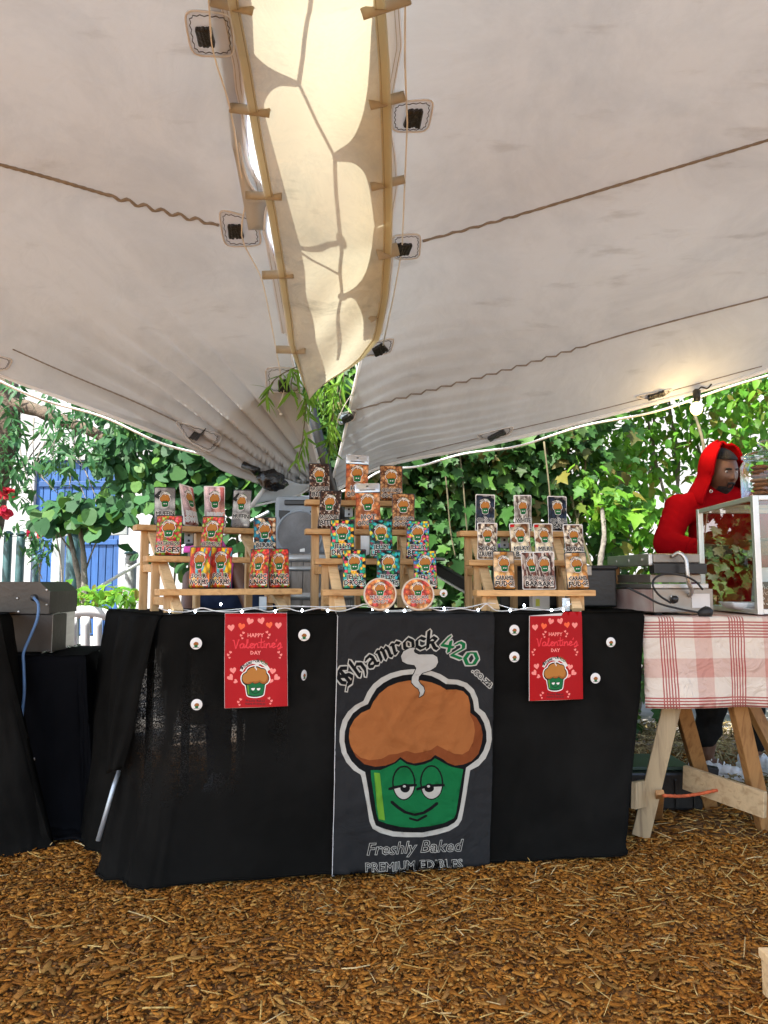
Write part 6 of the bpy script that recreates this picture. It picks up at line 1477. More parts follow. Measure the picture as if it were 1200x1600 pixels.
# ------------------------------------------------------------------ right side: trestle table under a checked cloth
def gingham():
    m, nt, N, L, b, o = new_mat('red_checked_paper_cloth'); uv = N.new('ShaderNodeTexCoord'); sp = N.new('ShaderNodeSeparateXYZ'); L.new(uv.outputs['UV'], sp.inputs[0])
    def mth(op, a, bb=None):
        q = N.new('ShaderNodeMath'); q.operation = op
        for i, x in enumerate((a, bb)):
            if x is None: continue
            if isinstance(x, (int, float)): q.inputs[i].default_value = x
            else: L.new(x, q.inputs[i])
        return q.outputs[0]
    tot_s = tot_p = None
    for ax in ('X', 'Y'):
        f = mth('FRACT', sp.outputs[ax]); nl = .236
        line = mth('MULTIPLY', mth('LESS_THAN', mth('FRACT', mth('DIVIDE', f, .0393)), .48), mth('LESS_THAN', f, nl))
        pk = mth('MULTIPLY', mth('GREATER_THAN', f, .49), mth('LESS_THAN', f, .74))
        tot_s = line if tot_s is None else mth('MAXIMUM', tot_s, line); tot_p = pk if tot_p is None else mth('ADD', tot_p, pk)
    n = N.new('ShaderNodeTexNoise'); n.inputs['Scale'].default_value = 5; n.inputs['Detail'].default_value = 6; L.new(uv.outputs['Object'], n.inputs['Vector'])
    base = ramp(N, [(.3, (.62, .52, .42)), (.7, (.74, .66, .56))]); L.new(n.outputs[0], base.inputs[0])
    m1 = N.new('ShaderNodeMix'); m1.data_type = 'RGBA'; L.new(mth('MULTIPLY', tot_p, .36), m1.inputs[0]); L.new(base.outputs[0], m1.inputs[6]); m1.inputs[7].default_value = (.46, .12, .085, 1)
    m2 = N.new('ShaderNodeMix'); m2.data_type = 'RGBA'; L.new(mth('MULTIPLY', tot_s, .85), m2.inputs[0]); L.new(m1.outputs[2], m2.inputs[6]); m2.inputs[7].default_value = (.33, .025, .022, 1)
    L.new(m2.outputs[2], b.inputs['Base Color']); b.inputs['Roughness'].default_value = .7; b.inputs['Specular IOR Level'].default_value = .25
    n2 = N.new('ShaderNodeTexNoise'); n2.inputs['Scale'].default_value = 11; n2.inputs['Detail'].default_value = 4; n2.inputs['Distortion'].default_value = 2; L.new(uv.outputs['Object'], n2.inputs['Vector'])
    bp = N.new('ShaderNodeBump'); bp.inputs['Strength'].default_value = .8; bp.inputs['Distance'].default_value = .02; L.new(n2.outputs[0], bp.inputs['Height']); L.new(bp.outputs[0], b.inputs['Normal'])
    return m
GT = .868; gx0, gx1, gy0, gy1 = at(1003, 965, 2.93).x, 2.7, 2.93, 3.80
gzb = at(1100, 1106, 2.92).z
GC = thing('checked_cloth', 'red and white checked cloth over the trestle table on the right', 'tablecloth', (1.6, 2.95, GT))
mb = MB(); NXg = 90; rows = []
prof = [(gy1, GT)] + [(lerp(gy1, gy0 + .012, k / 8), GT) for k in range(1, 9)] + [(gy0 + .004, GT - .004), (gy0, GT - .012)] + [(gy0, lerp(GT - .012, gzb, k / 14)) for k in range(1, 15)]
V, uvs, acc = [], [], 0.0
for j, (y, z) in enumerate(prof):
    if j: acc += math.hypot(y - prof[j - 1][0], z - prof[j - 1][1])
    for i in range(NXg + 1):
        x = lerp(gx0, gx1, i / NXg); dr_ = max(0, (GT - z) / (GT - gzb)); w = .018 * dr_ * (noise.noise((x * 4, dr_, 2)) + .5 * math.sin(x * 13 + 2 * noise.noise((x * 2, 1, 1)))) + .006 * noise.noise((x * 16, z * 16, 3)) * min(1, dr_ * 4)
        V.append((x - .004 * dr_ * math.sin(x * 9), y - w - .01 * dr_, z + .0015 * noise.noise((x * 7, y * 7, 1)))); uvs.append(((x - gx0) / .268 - .24, (acc - .87) / .284 - .04))
n = NXg + 1; mb.add(V, [(j * n + i, j * n + i + 1, (j + 1) * n + i + 1, (j + 1) * n + i) for j in range(len(prof) - 1) for i in range(NXg)])
me = mb.mesh('cloth', gingham(), True); ul = me.uv_layers.new(name='UVMap'); lp = np.zeros(len(me.loops), int); me.loops.foreach_get('vertex_index', lp); ul.data.foreach_set('uv', np.array(uvs)[lp].ravel())
solid(link_mesh('cloth', me, GC), .002, 1)
TT_ = thing('trestle_table', 'timber trestle table with splayed legs and a sawn brace, right of the black cloth', 'table', (1.5, 3.2, 0))
mb = MB(); mb.box(((gx0 + gx1) / 2 + .02, (gy0 + gy1) / 2 + .02, GT - .018), (gx1 - gx0 - .03, gy1 - gy0 - .03, .026)); mb.build('tabletop', M['lumber_grey'], TT_)
def leg(a, b, m, w=.062, h=.036, up=(1, 0, 0)):
    mb = MB(); mb.bar(a, b, w, h, 0, up, .003); return mb.build('leg', M[m], TT_)
fy = Vector((0, 1, 0))
leg(at(1054, 1085, 3.0), ground(1001, 1306), 'lumber_grey', .036, .068, (.9, -.35, .2)); leg(at(1060, 1085, 3.09), ground(1109, 1262), 'lumber', .036, .062, (1, .3, 0))
leg(at(1148, 1085, 3.0), ground(1196, 1294), 'lumber', .036, .066, (.95, .35, 0)); leg(at(1165, 1085, 3.6), ground(1255, 1262), 'lumber', .036, .062, (1, .3, 0))
mb = MB(); a_, b_ = at(1069, 1214, 3.22), at(1196, 1258, 2.92); mb.bar(a_, b_, .022, .098, 0, (0, 0, 1), .003); mb.build('brace', M['brace'], TT_)
mb = MB(); mb.bar(at(990, 1243, 2.99), at(1014, 1238, 3.12), .022, .10, 0, (0, 0, 1), .003); mb.build('brace', M['lumber_grey'], TT_)
mb = MB(); mb.bar(at(1031, 1238, 3.0), ground(1028, 1278), .02, .032, 0, (1, 0, 0), .003); mb.build('brace_block', M['lumber'], TT_)
OS = thing('rope', 'orange red braided rope tied between the trestle legs', 'rope', tuple(at(1080, 1240, 3.05)))
mb = MB(); mb.tube(catmull([at(1036, 1243, 2.99), at(1065, 1244, 3.05), at(1095, 1240, 3.08), at(1124, 1235, 3.08), at(1136, 1245, 3.06)], 8), [.006 * (1 + .25 * (k % 2)) for k in range(33)], 6); mb.build('strand', M['orange_strap'], OS, True)
CR = thing('plastic_crate', 'black crate with a green lid under the trestle table', 'crate', (1.45, 3.5, 0))
cx0, cx1 = at(985, 1230, 3.4).x, at(1100, 1230, 3.4).x; zt = at(1040, 1206, 3.4).z
mb = MB(); mb.box(((cx0 + cx1) / 2, 3.56, zt / 2), (cx1 - cx0, .30, zt - .01), None, 0, .012)
for k in range(4): mb.box((lerp(cx0, cx1, (k + .5) / 4), 3.405, zt * .45), (.012, .012, zt * .7), None, 0, .003)
mb.build('box', M['black_plastic'], CR); mb = MB(); mb.box(((cx0 + cx1) / 2 - .02, 3.57, zt + .004), (cx1 - cx0 - .03, .26, .016), None, 0, .004); mb.build('lid', M['crate_green'], CR)
mb = MB(); mb.bar(at(1095, 1200, 3.4), at(1122, 1205, 3.38), .05, .03, 0, (0, 0, 1), .004); mb.build('corner_block', M['rubber'], CR)

# steel griddle seen from behind
GR_ = thing('steel_griddle', 'steel griddle seen from behind with a bent metal conduit, on the checked cloth', 'griddle', (1.2, 3.2, GT))
gyaw = rad(10); gp = at(1022, 952, 3.04); gp.z = GT + .004; gd = Vector((math.cos(gyaw), math.sin(gyaw), 0)); gb = Vector((-math.sin(gyaw), math.cos(gyaw), 0))
SIDEP = mat('reflection_mottled_plate', (.56, .50, .46), .5, .2, var=.3, scale=7, c2=(.50, .30, .26))  # reflections painted in as pale and pink mottling
def gbox(name, m, x0, x1, y0, y1, z0, z1, bev=.003):
    c = gp + gd * ((x0 + x1) / 2) + gb * ((y0 + y1) / 2); mb = MB(); mb.box((c.x, c.y, (z0 + z1) / 2 + GT), (x1 - x0, y1 - y0, z1 - z0), rot(0, 0, gyaw), 0, bev); return mb.build(name, M[m] if isinstance(m, str) else m, GR_)
zz = lambda v: at(1050, v, 3.04).z - GT
gbox('base', 'steel_dull', 0, .262, 0, .36, .012, zz(920)); gbox('side_plate', SIDEP, -.003, -.0005, .01, .35, .016, zz(921), 0)
for x, y in ((.03, .03), (.23, .03), (.03, .33), (.23, .33)): gbox('foot', 'rubber', x - .014, x + .014, y - .014, y + .014, 0, .0125)
gbox('lower_plate', 'steel', -.012, .24, -.006, .365, zz(920) + .001, zz(912)); gbox('upper_plate', 'steel_dull', .0, .225, .02, .35, zz(911) + .001, zz(897))
gbox('hinge_block', 'black_plastic', .0, .232, -.012, .03, zz(897) + .001, zz(880)); gbox('lid', 'steel_dull', .004, .21, .0, .35, zz(880) + .001, zz(865), .005); gbox('lid_end', 'steel', -.016, .002, .0, .36, zz(884), zz(865), .004)
for k in range(3): gbox('lid_screw', 'steel', -.019, -.0165, .05 + k * .11, .062 + k * .11, zz(876), zz(872), .001)
gbox('hinge_post', 'lumber', -.004, .012, .30, .325, zz(918), zz(884)); gbox('rating_plate', 'paper', .165, .245, -.0025, -.0005, .03, zz(928), 0)
mb = MB(); cp = [gp + gd * x + gb * y + Vector((0, 0, z)) for x, y, z in ((.085, -.004, zz(871)), (.10, -.03, zz(866)), (.118, -.045, zz(876)), (.120, -.05, zz(895)), (.128, -.045, zz(912)), (.150, -.03, zz(925)), (.156, -.004, zz(933)))]
cc = catmull(cp, 8); mb.tube(cc, [.0078 * (1 + .10 * (i % 2)) for i in range(len(cc))], 9); mb.build('conduit', M['steel'], GR_, True)
mb = MB()
for x, v in ((.075, 934), (.10, 934), (.04, 918), (.055, 918)): mb = MB(); mb.ball(gp + gd * x + gb * -.002 + Vector((0, 0, zz(v))), .0055, n=6); mb.build('bolt', M['steel'], GR_, True)
mb = MB(); kp = gp + gd * .085 - gb * .01 + Vector((0, 0, zz(938))); mb.lathe([(.014, -.02), (.016, 0), (.010, .014)], kp, 12, rot(rad(70), rad(20))); mb.build('cable_boot', M['black_plastic'], GR_, True)
PC = thing('power_cable', 'black power cable looped over the griddle with its plug on the cloth', 'cable', tuple(gp))
mb = MB(); pp = [(1048, 942, 3.0), (1030, 930, 2.98), (1020, 915, 2.97), (1024, 903, 2.98), (1040, 897, 2.98), (1066, 899, 2.97), (1086, 908, 2.97), (1098, 921, 2.98)]
mb.tube(catmull([at(*q) for q in pp], 7), .0042, 7); mb.tube(catmull([at(*q) for q in ((980, 918, 3.0), (1005, 930, 2.98), (1030, 943, 2.975), (1060, 951, 2.97), (1096, 958, 2.965))], 7), .0042, 7); mb.build('cord', M['rubber'], PC, True)
mb = MB(); pc = at(1103, 957, 2.96); mb.lathe([(.010, -.03), (.021, -.012), (.025, .004), (.020, .016), (.008, .026)], pc, 14, rot(0, rad(80))); mb.build('plug', M['rubber'], PC, True)

# glass display case
DC = thing('display_case', 'glass display case in a white aluminium frame at the right edge', 'display case', (1.8, 3.3, GT))
dx0, dy0, dy1 = at(1184, 900, 3.03).x, 3.03, 3.62; dx1 = dx0 + .8; dz0, dz1 = GT + .004, at(1184, 774, 3.03).z; dxb = at(1092, 778, 3.62).x
def fr_bar(a, b, w=.022): mb = MB(); mb.bar(a, b, w, w, 0, (0, 1, 0) if abs(b[2] - a[2]) > .2 else (0, 0, 1), .002); mb.build('frame_bar', M['alu'], DC)
K4 = [(dx0, dy0), (dx1, dy0), (dx1, dy1), (dxb, dy1)]
for (x, y) in K4: fr_bar((x, y, dz0), (x, y, dz1), .024)
for z in (dz0 + .012, dz1 - .010):
    for i in range(4):
        (x, y), (x2, y2) = K4[i], K4[(i + 1) % 4]; v = Vector((x2 - x, y2 - y, 0)).normalized() * .0135; fr_bar((x + v.x, y + v.y, z), (x2 - v.x, y2 - v.y, z), .020)
def pane(pts):
    mb = MB(); mb.add(pts, [(0, 1, 2, 3)]); o = mb.build('glass_pane', M['glass'], DC)
e = .014
for i in (3, 0): (x, y), (x2, y2) = K4[i], K4[(i + 1) % 4]; pane([(x, y, dz0 + .02), (x2, y2, dz0 + .02), (x2, y2, dz1 - .02), (x, y, dz1 - .02)])
pane([(dx0, dy0, dz1 + .001), (dx1, dy0, dz1 + .001), (dx1, dy1, dz1 + .001), (dxb, dy1, dz1 + .001)])
zs = at(1150, 868, 3.2).z
mb = MB(); mb.add([(x, y, z) for z in (zs - .003, zs + .003) for x, y in ((dx0 + .012, dy0 + .014), (dx1 - .014, dy0 + .014), (dx1 - .014, dy1 - .014), (dxb + .014, dy1 - .014))], [(3, 2, 1, 0), (4, 5, 6, 7), (0, 1, 5, 4), (1, 2, 6, 5), (2, 3, 7, 6), (3, 0, 4, 7)]); mb.build('glass_shelf', M['jar'], DC)
mb = MB(); mb.add([(x, y, z) for z in (dz0 + .001, dz0 + .010) for x, y in ((dx0 + .013, dy0 + .014), (dx1 - .014, dy0 + .014), (dx1 - .014, dy1 - .014), (dxb + .014, dy1 - .014))], [(3, 2, 1, 0), (4, 5, 6, 7), (0, 1, 5, 4), (1, 2, 6, 5), (2, 3, 7, 6), (3, 0, 4, 7)]); mb.build('floor_tray', M['crate_green'], DC)
for (u, v, Y, lb, w) in ((1163, 952, 3.2, 'white curved tray on the floor of the display case', .12), (1196, 905, 3.22, 'white upright carton in the display case behind the price board', .10)):
    p = at(u, v, Y); t = thing('tray' if w > .11 else 'carton', lb, 'tray' if w > .11 else 'carton', (p.x, p.y, dz0 + .012))
    mb = MB()
    if w > .11: mb.sheet(lambda a, b: Vector((p.x + (a - .5) * .16, p.y + (b - .5) * .14, dz0 + .013 + .03 * max(abs(2 * a - 1), abs(2 * b - 1)) ** 4)), 14, 10); solid(mb.build('tray_shell', M['white_plastic'], t, True), .004, 1)
    else:
        mb.add([(p.x - .05, p.y - .03, dz0 + .011), (p.x + .09, p.y - .03, dz0 + .011), (p.x + .09, p.y + .04, dz0 + .011), (p.x - .05, p.y + .04, dz0 + .011), (p.x - .035, p.y - .02, dz0 + .19), (p.x + .08, p.y - .02, dz0 + .19), (p.x + .08, p.y + .03, dz0 + .19), (p.x - .035, p.y + .03, dz0 + .19)], [(3, 2, 1, 0), (4, 5, 6, 7), (0, 1, 5, 4), (1, 2, 6, 5), (2, 3, 7, 6), (3, 0, 4, 7)]); mb.build('carton_shell', M['white_plastic'], t)
CK = thing('cake', 'dark brown cake slab on the glass shelf of the display case', 'cake', tuple(at(1200, 862, 3.25)))
p = at(1210, 866, 3.25); mb = MB(); mb.box((p.x, p.y, zs + .035), (.14, .16, .06), None, 0, .012); mb.v = [(x + .004 * noise.noise((x * 40, y * 40, z * 40)), y, z + .006 * noise.noise((x * 30, y * 30, 1))) for x, y, z in mb.v]; mb.build('sponge', M['cookie'], CK); mb = MB(); mb.box((p.x, p.y, zs + .069), (.142, .162, .009), None, 0, .004); mb.build('icing', mat('icing', (.10, .06, .05), .4, bump=.6), CK)
PB = thing('price_board', 'small chalkboard price sign reading R50 at the foot of the display case', 'price sign', tuple(at(1200, 955, 3.1)))
b0 = at(1180, 955, 3.10); bw_, bh_ = .13, at(1180, 909, 3.1).z - dz0 - .012
mb = MB(); mb.box((b0.x + .012 + bw_ / 2, 3.11, dz0 + .012 + bh_ / 2), (bw_, .008, bh_), None, 0, .001); mb.build('board', M['chalkboard'], PB)
for t_, u, v, s_ in (('choc', 1196, 921, .030), ('slice,', 1196, 929.5, .030), ('R50', 1195, 945, .052)):
    cu = text_soup(t_, 1.0, .3, -.012, 1, 'LEFT'); q = at(u - 11, v, 3.103)
    V2_, T2_, L2_ = print_sheet([(-.2, -.5), (4, -.5), (4, 1.2), (-.2, 1.2)], [(1, cu)], 3.0)
    V3_ = np.array([(q.x + x * s_, 3.1045, q.z + y * s_) for x, y in V2_]); mm = sheet_mesh('chalk_lettering', V3_, T2_, L2_, {1: M['chalk']}, keep=[1])
    if mm: link_mesh('chalk_lettering', mm, PB)

# cookie jar on the case
JR = thing('cookie_jar', 'lidded glass jar of dark cookies standing on the display case', 'jar', tuple(at(1193, 770, 3.25)))
jc = at(1199, 772, 3.28); jc.z = dz1 + .004; jr = .105; jh = at(1193, 716, 3.28).z - jc.z
mb = MB(); mb.lathe([(jr * .92, 0), (jr, .008), (jr, jh * .82), (jr * .86, jh * .95), (jr * .86, jh)], jc, 36); mb.build('glass_body', M['jar'], JR, True)
mb = MB(); mb.lathe([(jr * .93, jh + .001), (jr * .95, jh + .012), (jr * .80, jh + .022), (jr * .35, jh + .034), (jr * .16, jh + .04), (jr * .15, jh + .046), (jr * .27, jh + .056), (jr * .30, jh + .068), (jr * .2, jh + .08), (.002, jh + .084)], jc, 30); mb.build('lid', M['jar'], JR, True)
for row, off in ((-.035, 0), (.04, .4)):
    for k in range(8):
        ordn = ('bottom', 'second from bottom', 'third from bottom', 'fourth from bottom', 'fourth from top', 'third from top', 'second from top', 'topmost')[k]
        c = thing('cookie', 'dark brown cookie in the glass jar, %s of its %s stack' % (ordn, 'left' if row < 0 else 'right'), 'cookie', (jc.x + row * 1.0 + random.uniform(-.006, .006), jc.y - .02 + random.uniform(-.01, .01), jc.z + .006 + k * (jh * .80 / 8)), random.random() * 6, 'cookies stacked in the jar')
        mb = MB(); mb.lathe([(.030, 0), (.037, .005), (.036, .011), (.026, .0155), (.001, .0165)], (0, 0, 0), 16); mb.v = [(x * (1 + .06 * noise.noise((x * 60, y * 60, k))), y * (1 + .06 * noise.noise((x * 50, y * 60, k + 3))), z) for x, y, z in mb.v]; mb.build('biscuit', M['cookie'], c, False, True)
mb = MB(); mb.sheet(lambda a, b: jc + Vector((jr * 1.015 * math.sin(lerp(.0, .9, a)), -jr * 1.015 * math.cos(lerp(.0, .9, a)), lerp(jh * .22, jh * .80, b))), 10, 2); lbm = mb.build('label', M['chalkboard'], JR, True)
mb = MB(); mb.tube([jc + Vector((-.001, -jr * 1.02, jh * z)) for z in (.20, .82)], .0022, 5); mb.build('label_edge', M['white_plastic'], lbm)

# lit bulb
BU = thing('festoon_bulb', 'lit warm round bulb hanging from the tent edge on the right', 'bulb', tuple(at(1088, 635, 3.95)))
mb = MB(); mb.ball(at(1088, 638, 3.92), (.032, .032, .035), n=12); mb.build('glass_globe', M['bulb'], BU, True)
mb = MB(); mb.lathe([(.016, -.005), (.020, .02), (.020, .05), (.010, .06)], at(1089, 625, 3.95), 14); mb.build('socket', M['black_plastic'], BU, True)
mb = MB(); mb.tube(catmull([at(1089, 611, 3.96), at(1096, 605, 3.97), at(1105, 607, 3.98), at(1112, 600, 3.97)], 5), .004, 6); mb.build('flex', M['rubber'], BU, True)

bl = bpy.data.lights.new('bulb_glow', 'POINT'); bl.energy = 2.2; bl.color = (1.0, .68, .30); bl.shadow_soft_size = .05
bo = bpy.data.objects.new('bulb_glow', bl); COL.objects.link(bo); bo.location = at(1088, 652, 3.90)

# ------------------------------------------------------------------ behind the racks
def cup(c, r, h, m, name, lb, cat, taper=.85):
    t = thing(name, lb, cat, tuple(c)); mb = MB(); mb.lathe([(r * taper, 0), (r, h), (r * .93, h), (r * .8, h - .01)], c, 24); mb.build('shell', m, t, True); return t
BB = thing('black_box', 'black plastic equipment box behind the right rack', 'box', (.8, 3.35, TZ))
bx0, bx1, bz = at(775, 900, 3.35).x, at(958, 900, 3.3).x, at(880, 888, 3.3).z
mb = MB(); mb.box(((bx0 + bx1) / 2, 3.38, (TZ + bz) / 2 + .002), (bx1 - bx0, .26, bz - TZ - .01), None, 0, .008); mb.build('case', M['black_plastic'], BB)
mb = MB(); mb.box(((bx0 + bx1) / 2, 3.38, bz + .003), (bx1 - bx0 + .012, .272, .018), None, 0, .006); mb.build('lid', M['rubber'], BB)
for k in (.3, .75): mb = MB(); mb.box((lerp(bx0, bx1, k), 3.246, bz - .012), (.035, .008, .04), None, 0, .002); mb.build('latch', M['steel_dull'], BB)
PJ = thing('lidded_jar', 'small clear jar with a lilac lid on the black box', 'jar', (at(792, 870, 3.35).x, 3.35, bz + .013)); pj = Vector(PJ.location)
mb = MB(); mb.lathe([(.036, 0), (.04, .004), (.04, .07), (.034, .078)], pj, 20); mb.build('glass_body', M['jar'], PJ, True)
mb = MB(); mb.lathe([(.039, .079), (.041, .082), (.041, .096), (.036, .098)], pj, 20); mb.build('lid', mat('lilac_lid', (.28, .20, .55), .4), PJ, True)
PN = thing('paper_pack', 'white paper pack with a yellow mark standing under the right rack', 'pack', tuple(at(845, 945, 3.12)))
p = at(843, 946, 3.12); mb = MB(); mb.box((p.x, p.y, TZ + .036), (.075, .04, .066), rot(0, 0, .2), 0, .004); mb.build('wrap', M['paper'], PN)
mb = MB(); mb.box((p.x - .012, p.y - .022, TZ + .03), (.018, .003, .03), rot(0, 0, .2), 0, .001); mb.build('mark', mat('yellow_mark', (.6, .6, .08), .5), PN)
RLb = thing('bench_rail', 'dark rail with a pale lower edge slanting behind the middle rack', 'rail', tuple(at(725, 915, 3.9)))
mb = MB(); mb.bar(at(680, 886, 4.1), at(768, 936, 3.7), .04, .055, 0, (0, 0, 1), .006); mb.build('beam', M['rubber'], RLb); mb = MB(); mb.bar(at(680, 897, 4.09), at(766, 947, 3.69), .03, .012, 0, (0, 0, 1), .002); mb.build('pale_edge', M['alu'], RLb)
WB = at(563, 872, 4.0); t = cup(Vector((WB.x, WB.y, WB.z)), .055, .13, M['white_plastic'], 'white_bucket', 'white bucket seen through the middle rack above the planter', 'bucket'); mb = MB(); mb.lathe([(.30, WB.z - .012), (.30, WB.z - .002)], (WB.x + .15, WB.y, 0), 28); mb.lathe([(.03, 0), (.03, WB.z - .014)], (WB.x + .15, WB.y, 0), 10)
ST_ = thing('bar_table', 'round standing table behind the middle rack that carries bucket and planter', 'table', (WB.x + .15, WB.y, 0))
mbt = MB(); mbt.lathe([(.30, WB.z - .014), (.30, WB.z - .002)], (WB.x + .15, WB.y, 0), 28); mbt.build('top', M['stave'], ST_); mbt = MB(); mbt.lathe([(.03, .02), (.03, WB.z - .015)], (WB.x + .15, WB.y, 0), 12); mbt.build('column', M['rubber'], ST_, True); mbt = MB(); mbt.lathe([(.22, 0), (.22, .012), (.04, .03)], (WB.x + .15, WB.y, 0), 24); mbt.build('foot', M['rubber'], ST_, True)
PP = at(636, 922, 3.62); PL = thing('planter', 'beige planter with small green leaves behind the jelly pouches', 'planter', (PP.x, PP.y, TZ)); mb = MB(); mb.lathe([(.05, PP.z - .06), (.062, PP.z + .085), (.066, PP.z + .086), (.066, PP.z + .098), (.058, PP.z + .098), (.05, PP.z + .08)], (PP.x, PP.y, 0), 20); mb.build('pot', M['tent'], PL, True)
PL.location = (PP.x, PP.y, 0)
for ch in PL.children: ch.matrix_parent_inverse = wm(PL).inverted()
pts = [(Vector((PP.x - .01 + random.gauss(0, .05), PP.y + random.gauss(0, .03), PP.z + .13 + random.gauss(0, .035))), rnd_n((0, -.6, .6)), random.uniform(.03, .055)) for _ in range(70)] + [(at(random.gauss(590, 8), random.gauss(892, 12), 3.55), rnd_n((0, -.6, .6)), random.uniform(.03, .05)) for _ in range(60)]
foliage(PL, pts, 'round', M['ivy'], 'leaf', 130)

# speaker standing on a barrel
bc = at(490, 900, 3.95); bz1 = at(480, 867, 3.95).z
BR = thing('wooden_barrel', 'grey wooden barrel with metal hoops under the loudspeaker', 'barrel', (bc.x, bc.y, 0))
prof = lambda t: .215 + .035 * math.sin(math.pi * t)
NS = 22
for k in range(NS):
    a0, a1 = 2 * math.pi * (k + .03) / NS, 2 * math.pi * (k + .97) / NS; mb = MB(); V = []
    for j in range(9):
        t = j / 8; r = prof(t)
        for a in (a0, (a0 + a1) / 2, a1): V.append((bc.x + r * math.cos(a), bc.y + r * math.sin(a), t * (bz1 - .002)))
        for a in (a1, a0): V.append((bc.x + (r - .02) * math.cos(a), bc.y + (r - .02) * math.sin(a), t * (bz1 - .002)))
    Fc = [(j * 5 + i, j * 5 + (i + 1) % 5, (j + 1) * 5 + (i + 1) % 5, (j + 1) * 5 + i) for j in range(8) for i in range(5)] + [(4, 3, 2, 1, 0), (40, 41, 42, 43, 44)]
    mb.add(V, Fc); mb.build('stave', M['stave'], BR)
for v0, v1 in ((867, 878), (885, 892), (926, 937), (990, 1000), (1050, 1060), (1130, 1140)):
    z1, z0 = at(480, v0, 3.75).z, at(480, v1, 3.75).z
    if z0 < .02 or z1 > bz1: z1 = min(z1, bz1 - .004); z0 = max(.02, z0)
    t0, t1 = z0 / bz1, z1 / bz1; mb = MB(); mb.lathe([(prof(t0) + .001, z0), (prof(t0) + .005, z0), (prof(t1) + .005, z1), (prof(t1) + .001, z1)], (bc.x, bc.y, 0), 40, None, 0, False); mb.build('hoop', M['hoop'], BR, True)
mb = MB(); mb.lathe([(prof(1) - .025, bz1 - .014), (prof(1) - .022, bz1 - .006)], (bc.x, bc.y, 0), 30); mb.build('head', M['stave'], BR)
SPK = thing('loudspeaker', 'grey loudspeaker with a round cone standing on the barrel', 'speaker', (bc.x, bc.y, bz1))
s0, s1 = at(428, 866, 3.82), at(508, 866, 3.82); sz1 = at(460, 774, 3.82).z; sx = (s0.x + s1.x) / 2; sw = s1.x - s0.x; sy = 3.82
mb = MB(); mb.box((sx, sy + .13, (bz1 + sz1) / 2), (sw, .24, sz1 - bz1 - .004), None, 0, .02); mb.build('cabinet', M['grey_speaker'], SPK)
zc = lambda v: at(460, v, sy).z
mb = MB(); mb.box((sx, sy + .006, zc(785)), (sw * .62, .012, .028), None, 0, .005); mb.build('horn', M['black_plastic'], SPK)
for s in (-1, 1):
    mb = MB(); xx = sx + s * sw * .30
    mb.add([(xx - s * .028 * -1, sy + .004, zc(797)), (xx + s * .03 * -1 * -1, sy + .004, zc(798)), (xx + s * .03, sy + .004, zc(806)), (xx - s * .012, sy + .004, zc(811)), (xx - s * .028, sy + .004, zc(799))], [(0, 1, 2, 3, 4)])
    mb = MB(); pl_ = [(-.030, zc(797)), (.026, zc(798)), (.030, zc(803)), (-.004, zc(812)), (-.022, zc(812)), (-.030, zc(806))]; n = len(pl_)
    mb.add([(xx - s * x, sy + d, z) for d in (.003, .03) for x, z in pl_], [tuple(range(n)), tuple(range(n, 2 * n))[::-1]] + [(i, (i + 1) % n, n + (i + 1) % n, n + i) for i in range(n)]); mb.build('port', M['black_plastic'], SPK)
wc = (sx, sy, zc(834)); Rr = rot(rad(90)); rw = .118
mb = MB(); mb.lathe([(rw, -.012), (rw * 1.02, .006), (rw * .97, .010), (rw * .93, .004)], wc, 36, Rr, 0, False); mb.build('woofer_ring', M['grey_speaker'], SPK, True)
mb = MB(); mb.lathe([(rw * .95, .004), (rw * .6, .010), (rw * .3, .012), (.001, .013)], wc, 30, Rr, 0, False); mb.build('woofer_cone', M['grille'], SPK, True)
mb = MB(); mb.box((sx + .015, sy - .006, zc(858)), (.026, .006, .030), None, 0, .002); mb.build('badge', M['alu'], SPK)

# low pallet at the bottom right
WP = thing('wooden_pallet', 'low pale wooden pallet corner at the bottom right', 'pallet', (1.2, 2.1, 0)); px0 = at(1184, 1500, 1.95).x; pz = at(1184, 1478, 1.95).z
for k in range(4): mb = MB(); mb.box((px0 + .30, 1.90 - k * .105, pz - .012), (.60, .095, .022), None, 0, .003); mb.build('slat', M['pine_pale'], WP)
for x in (.025, .30, .575): mb = MB(); mb.box((px0 + x, 1.745, (pz - .024) / 2), (.04, .40, pz - .026), None, 0, .003); mb.build('bearer', M['pine_pale'], WP)

# ------------------------------------------------------------------ people
def fuse(mb, voxel, smooth_n=6, name='body', m=None):
    """weld overlapping shapes into one continuous skin"""
    o = bpy.data.objects.new('fuse_tmp', mb.mesh('fuse_tmp', m)); r = o.modifiers.new('r', 'REMESH'); r.mode = 'VOXEL'; r.voxel_size = voxel; r.use_smooth_shade = True
    s = o.modifiers.new('s', 'SMOOTH'); s.factor = .5; s.iterations = smooth_n
    me = bpy.data.meshes.new_from_object(evaluated(o)); me.name = name
    old = o.data; bpy.data.objects.remove(o); bpy.data.meshes.remove(old); me.materials.clear(); me.materials.append(m)
    me.polygons.foreach_set('use_smooth', [True] * len(me.polygons)); return me
def seg(mb, a, b, r0, r1, n=8, flat_=(1, 1, 1)):
    a, b = Vector(a), Vector(b); k = max(2, int((b - a).length / (min(r0, r1) * .45)))
    for i in range(k + 1): t = i / k; r = lerp(r0, r1, t); mb.ball(a.lerp(b, t), tuple(r * f for f in flat_), n=n)
def chain_seg(mb, pts, rs, **kw):
    for (a, b), (r0, r1) in zip(zip(pts, pts[1:]), zip(rs, rs[1:])): seg(mb, a, b, r0, r1, **kw)
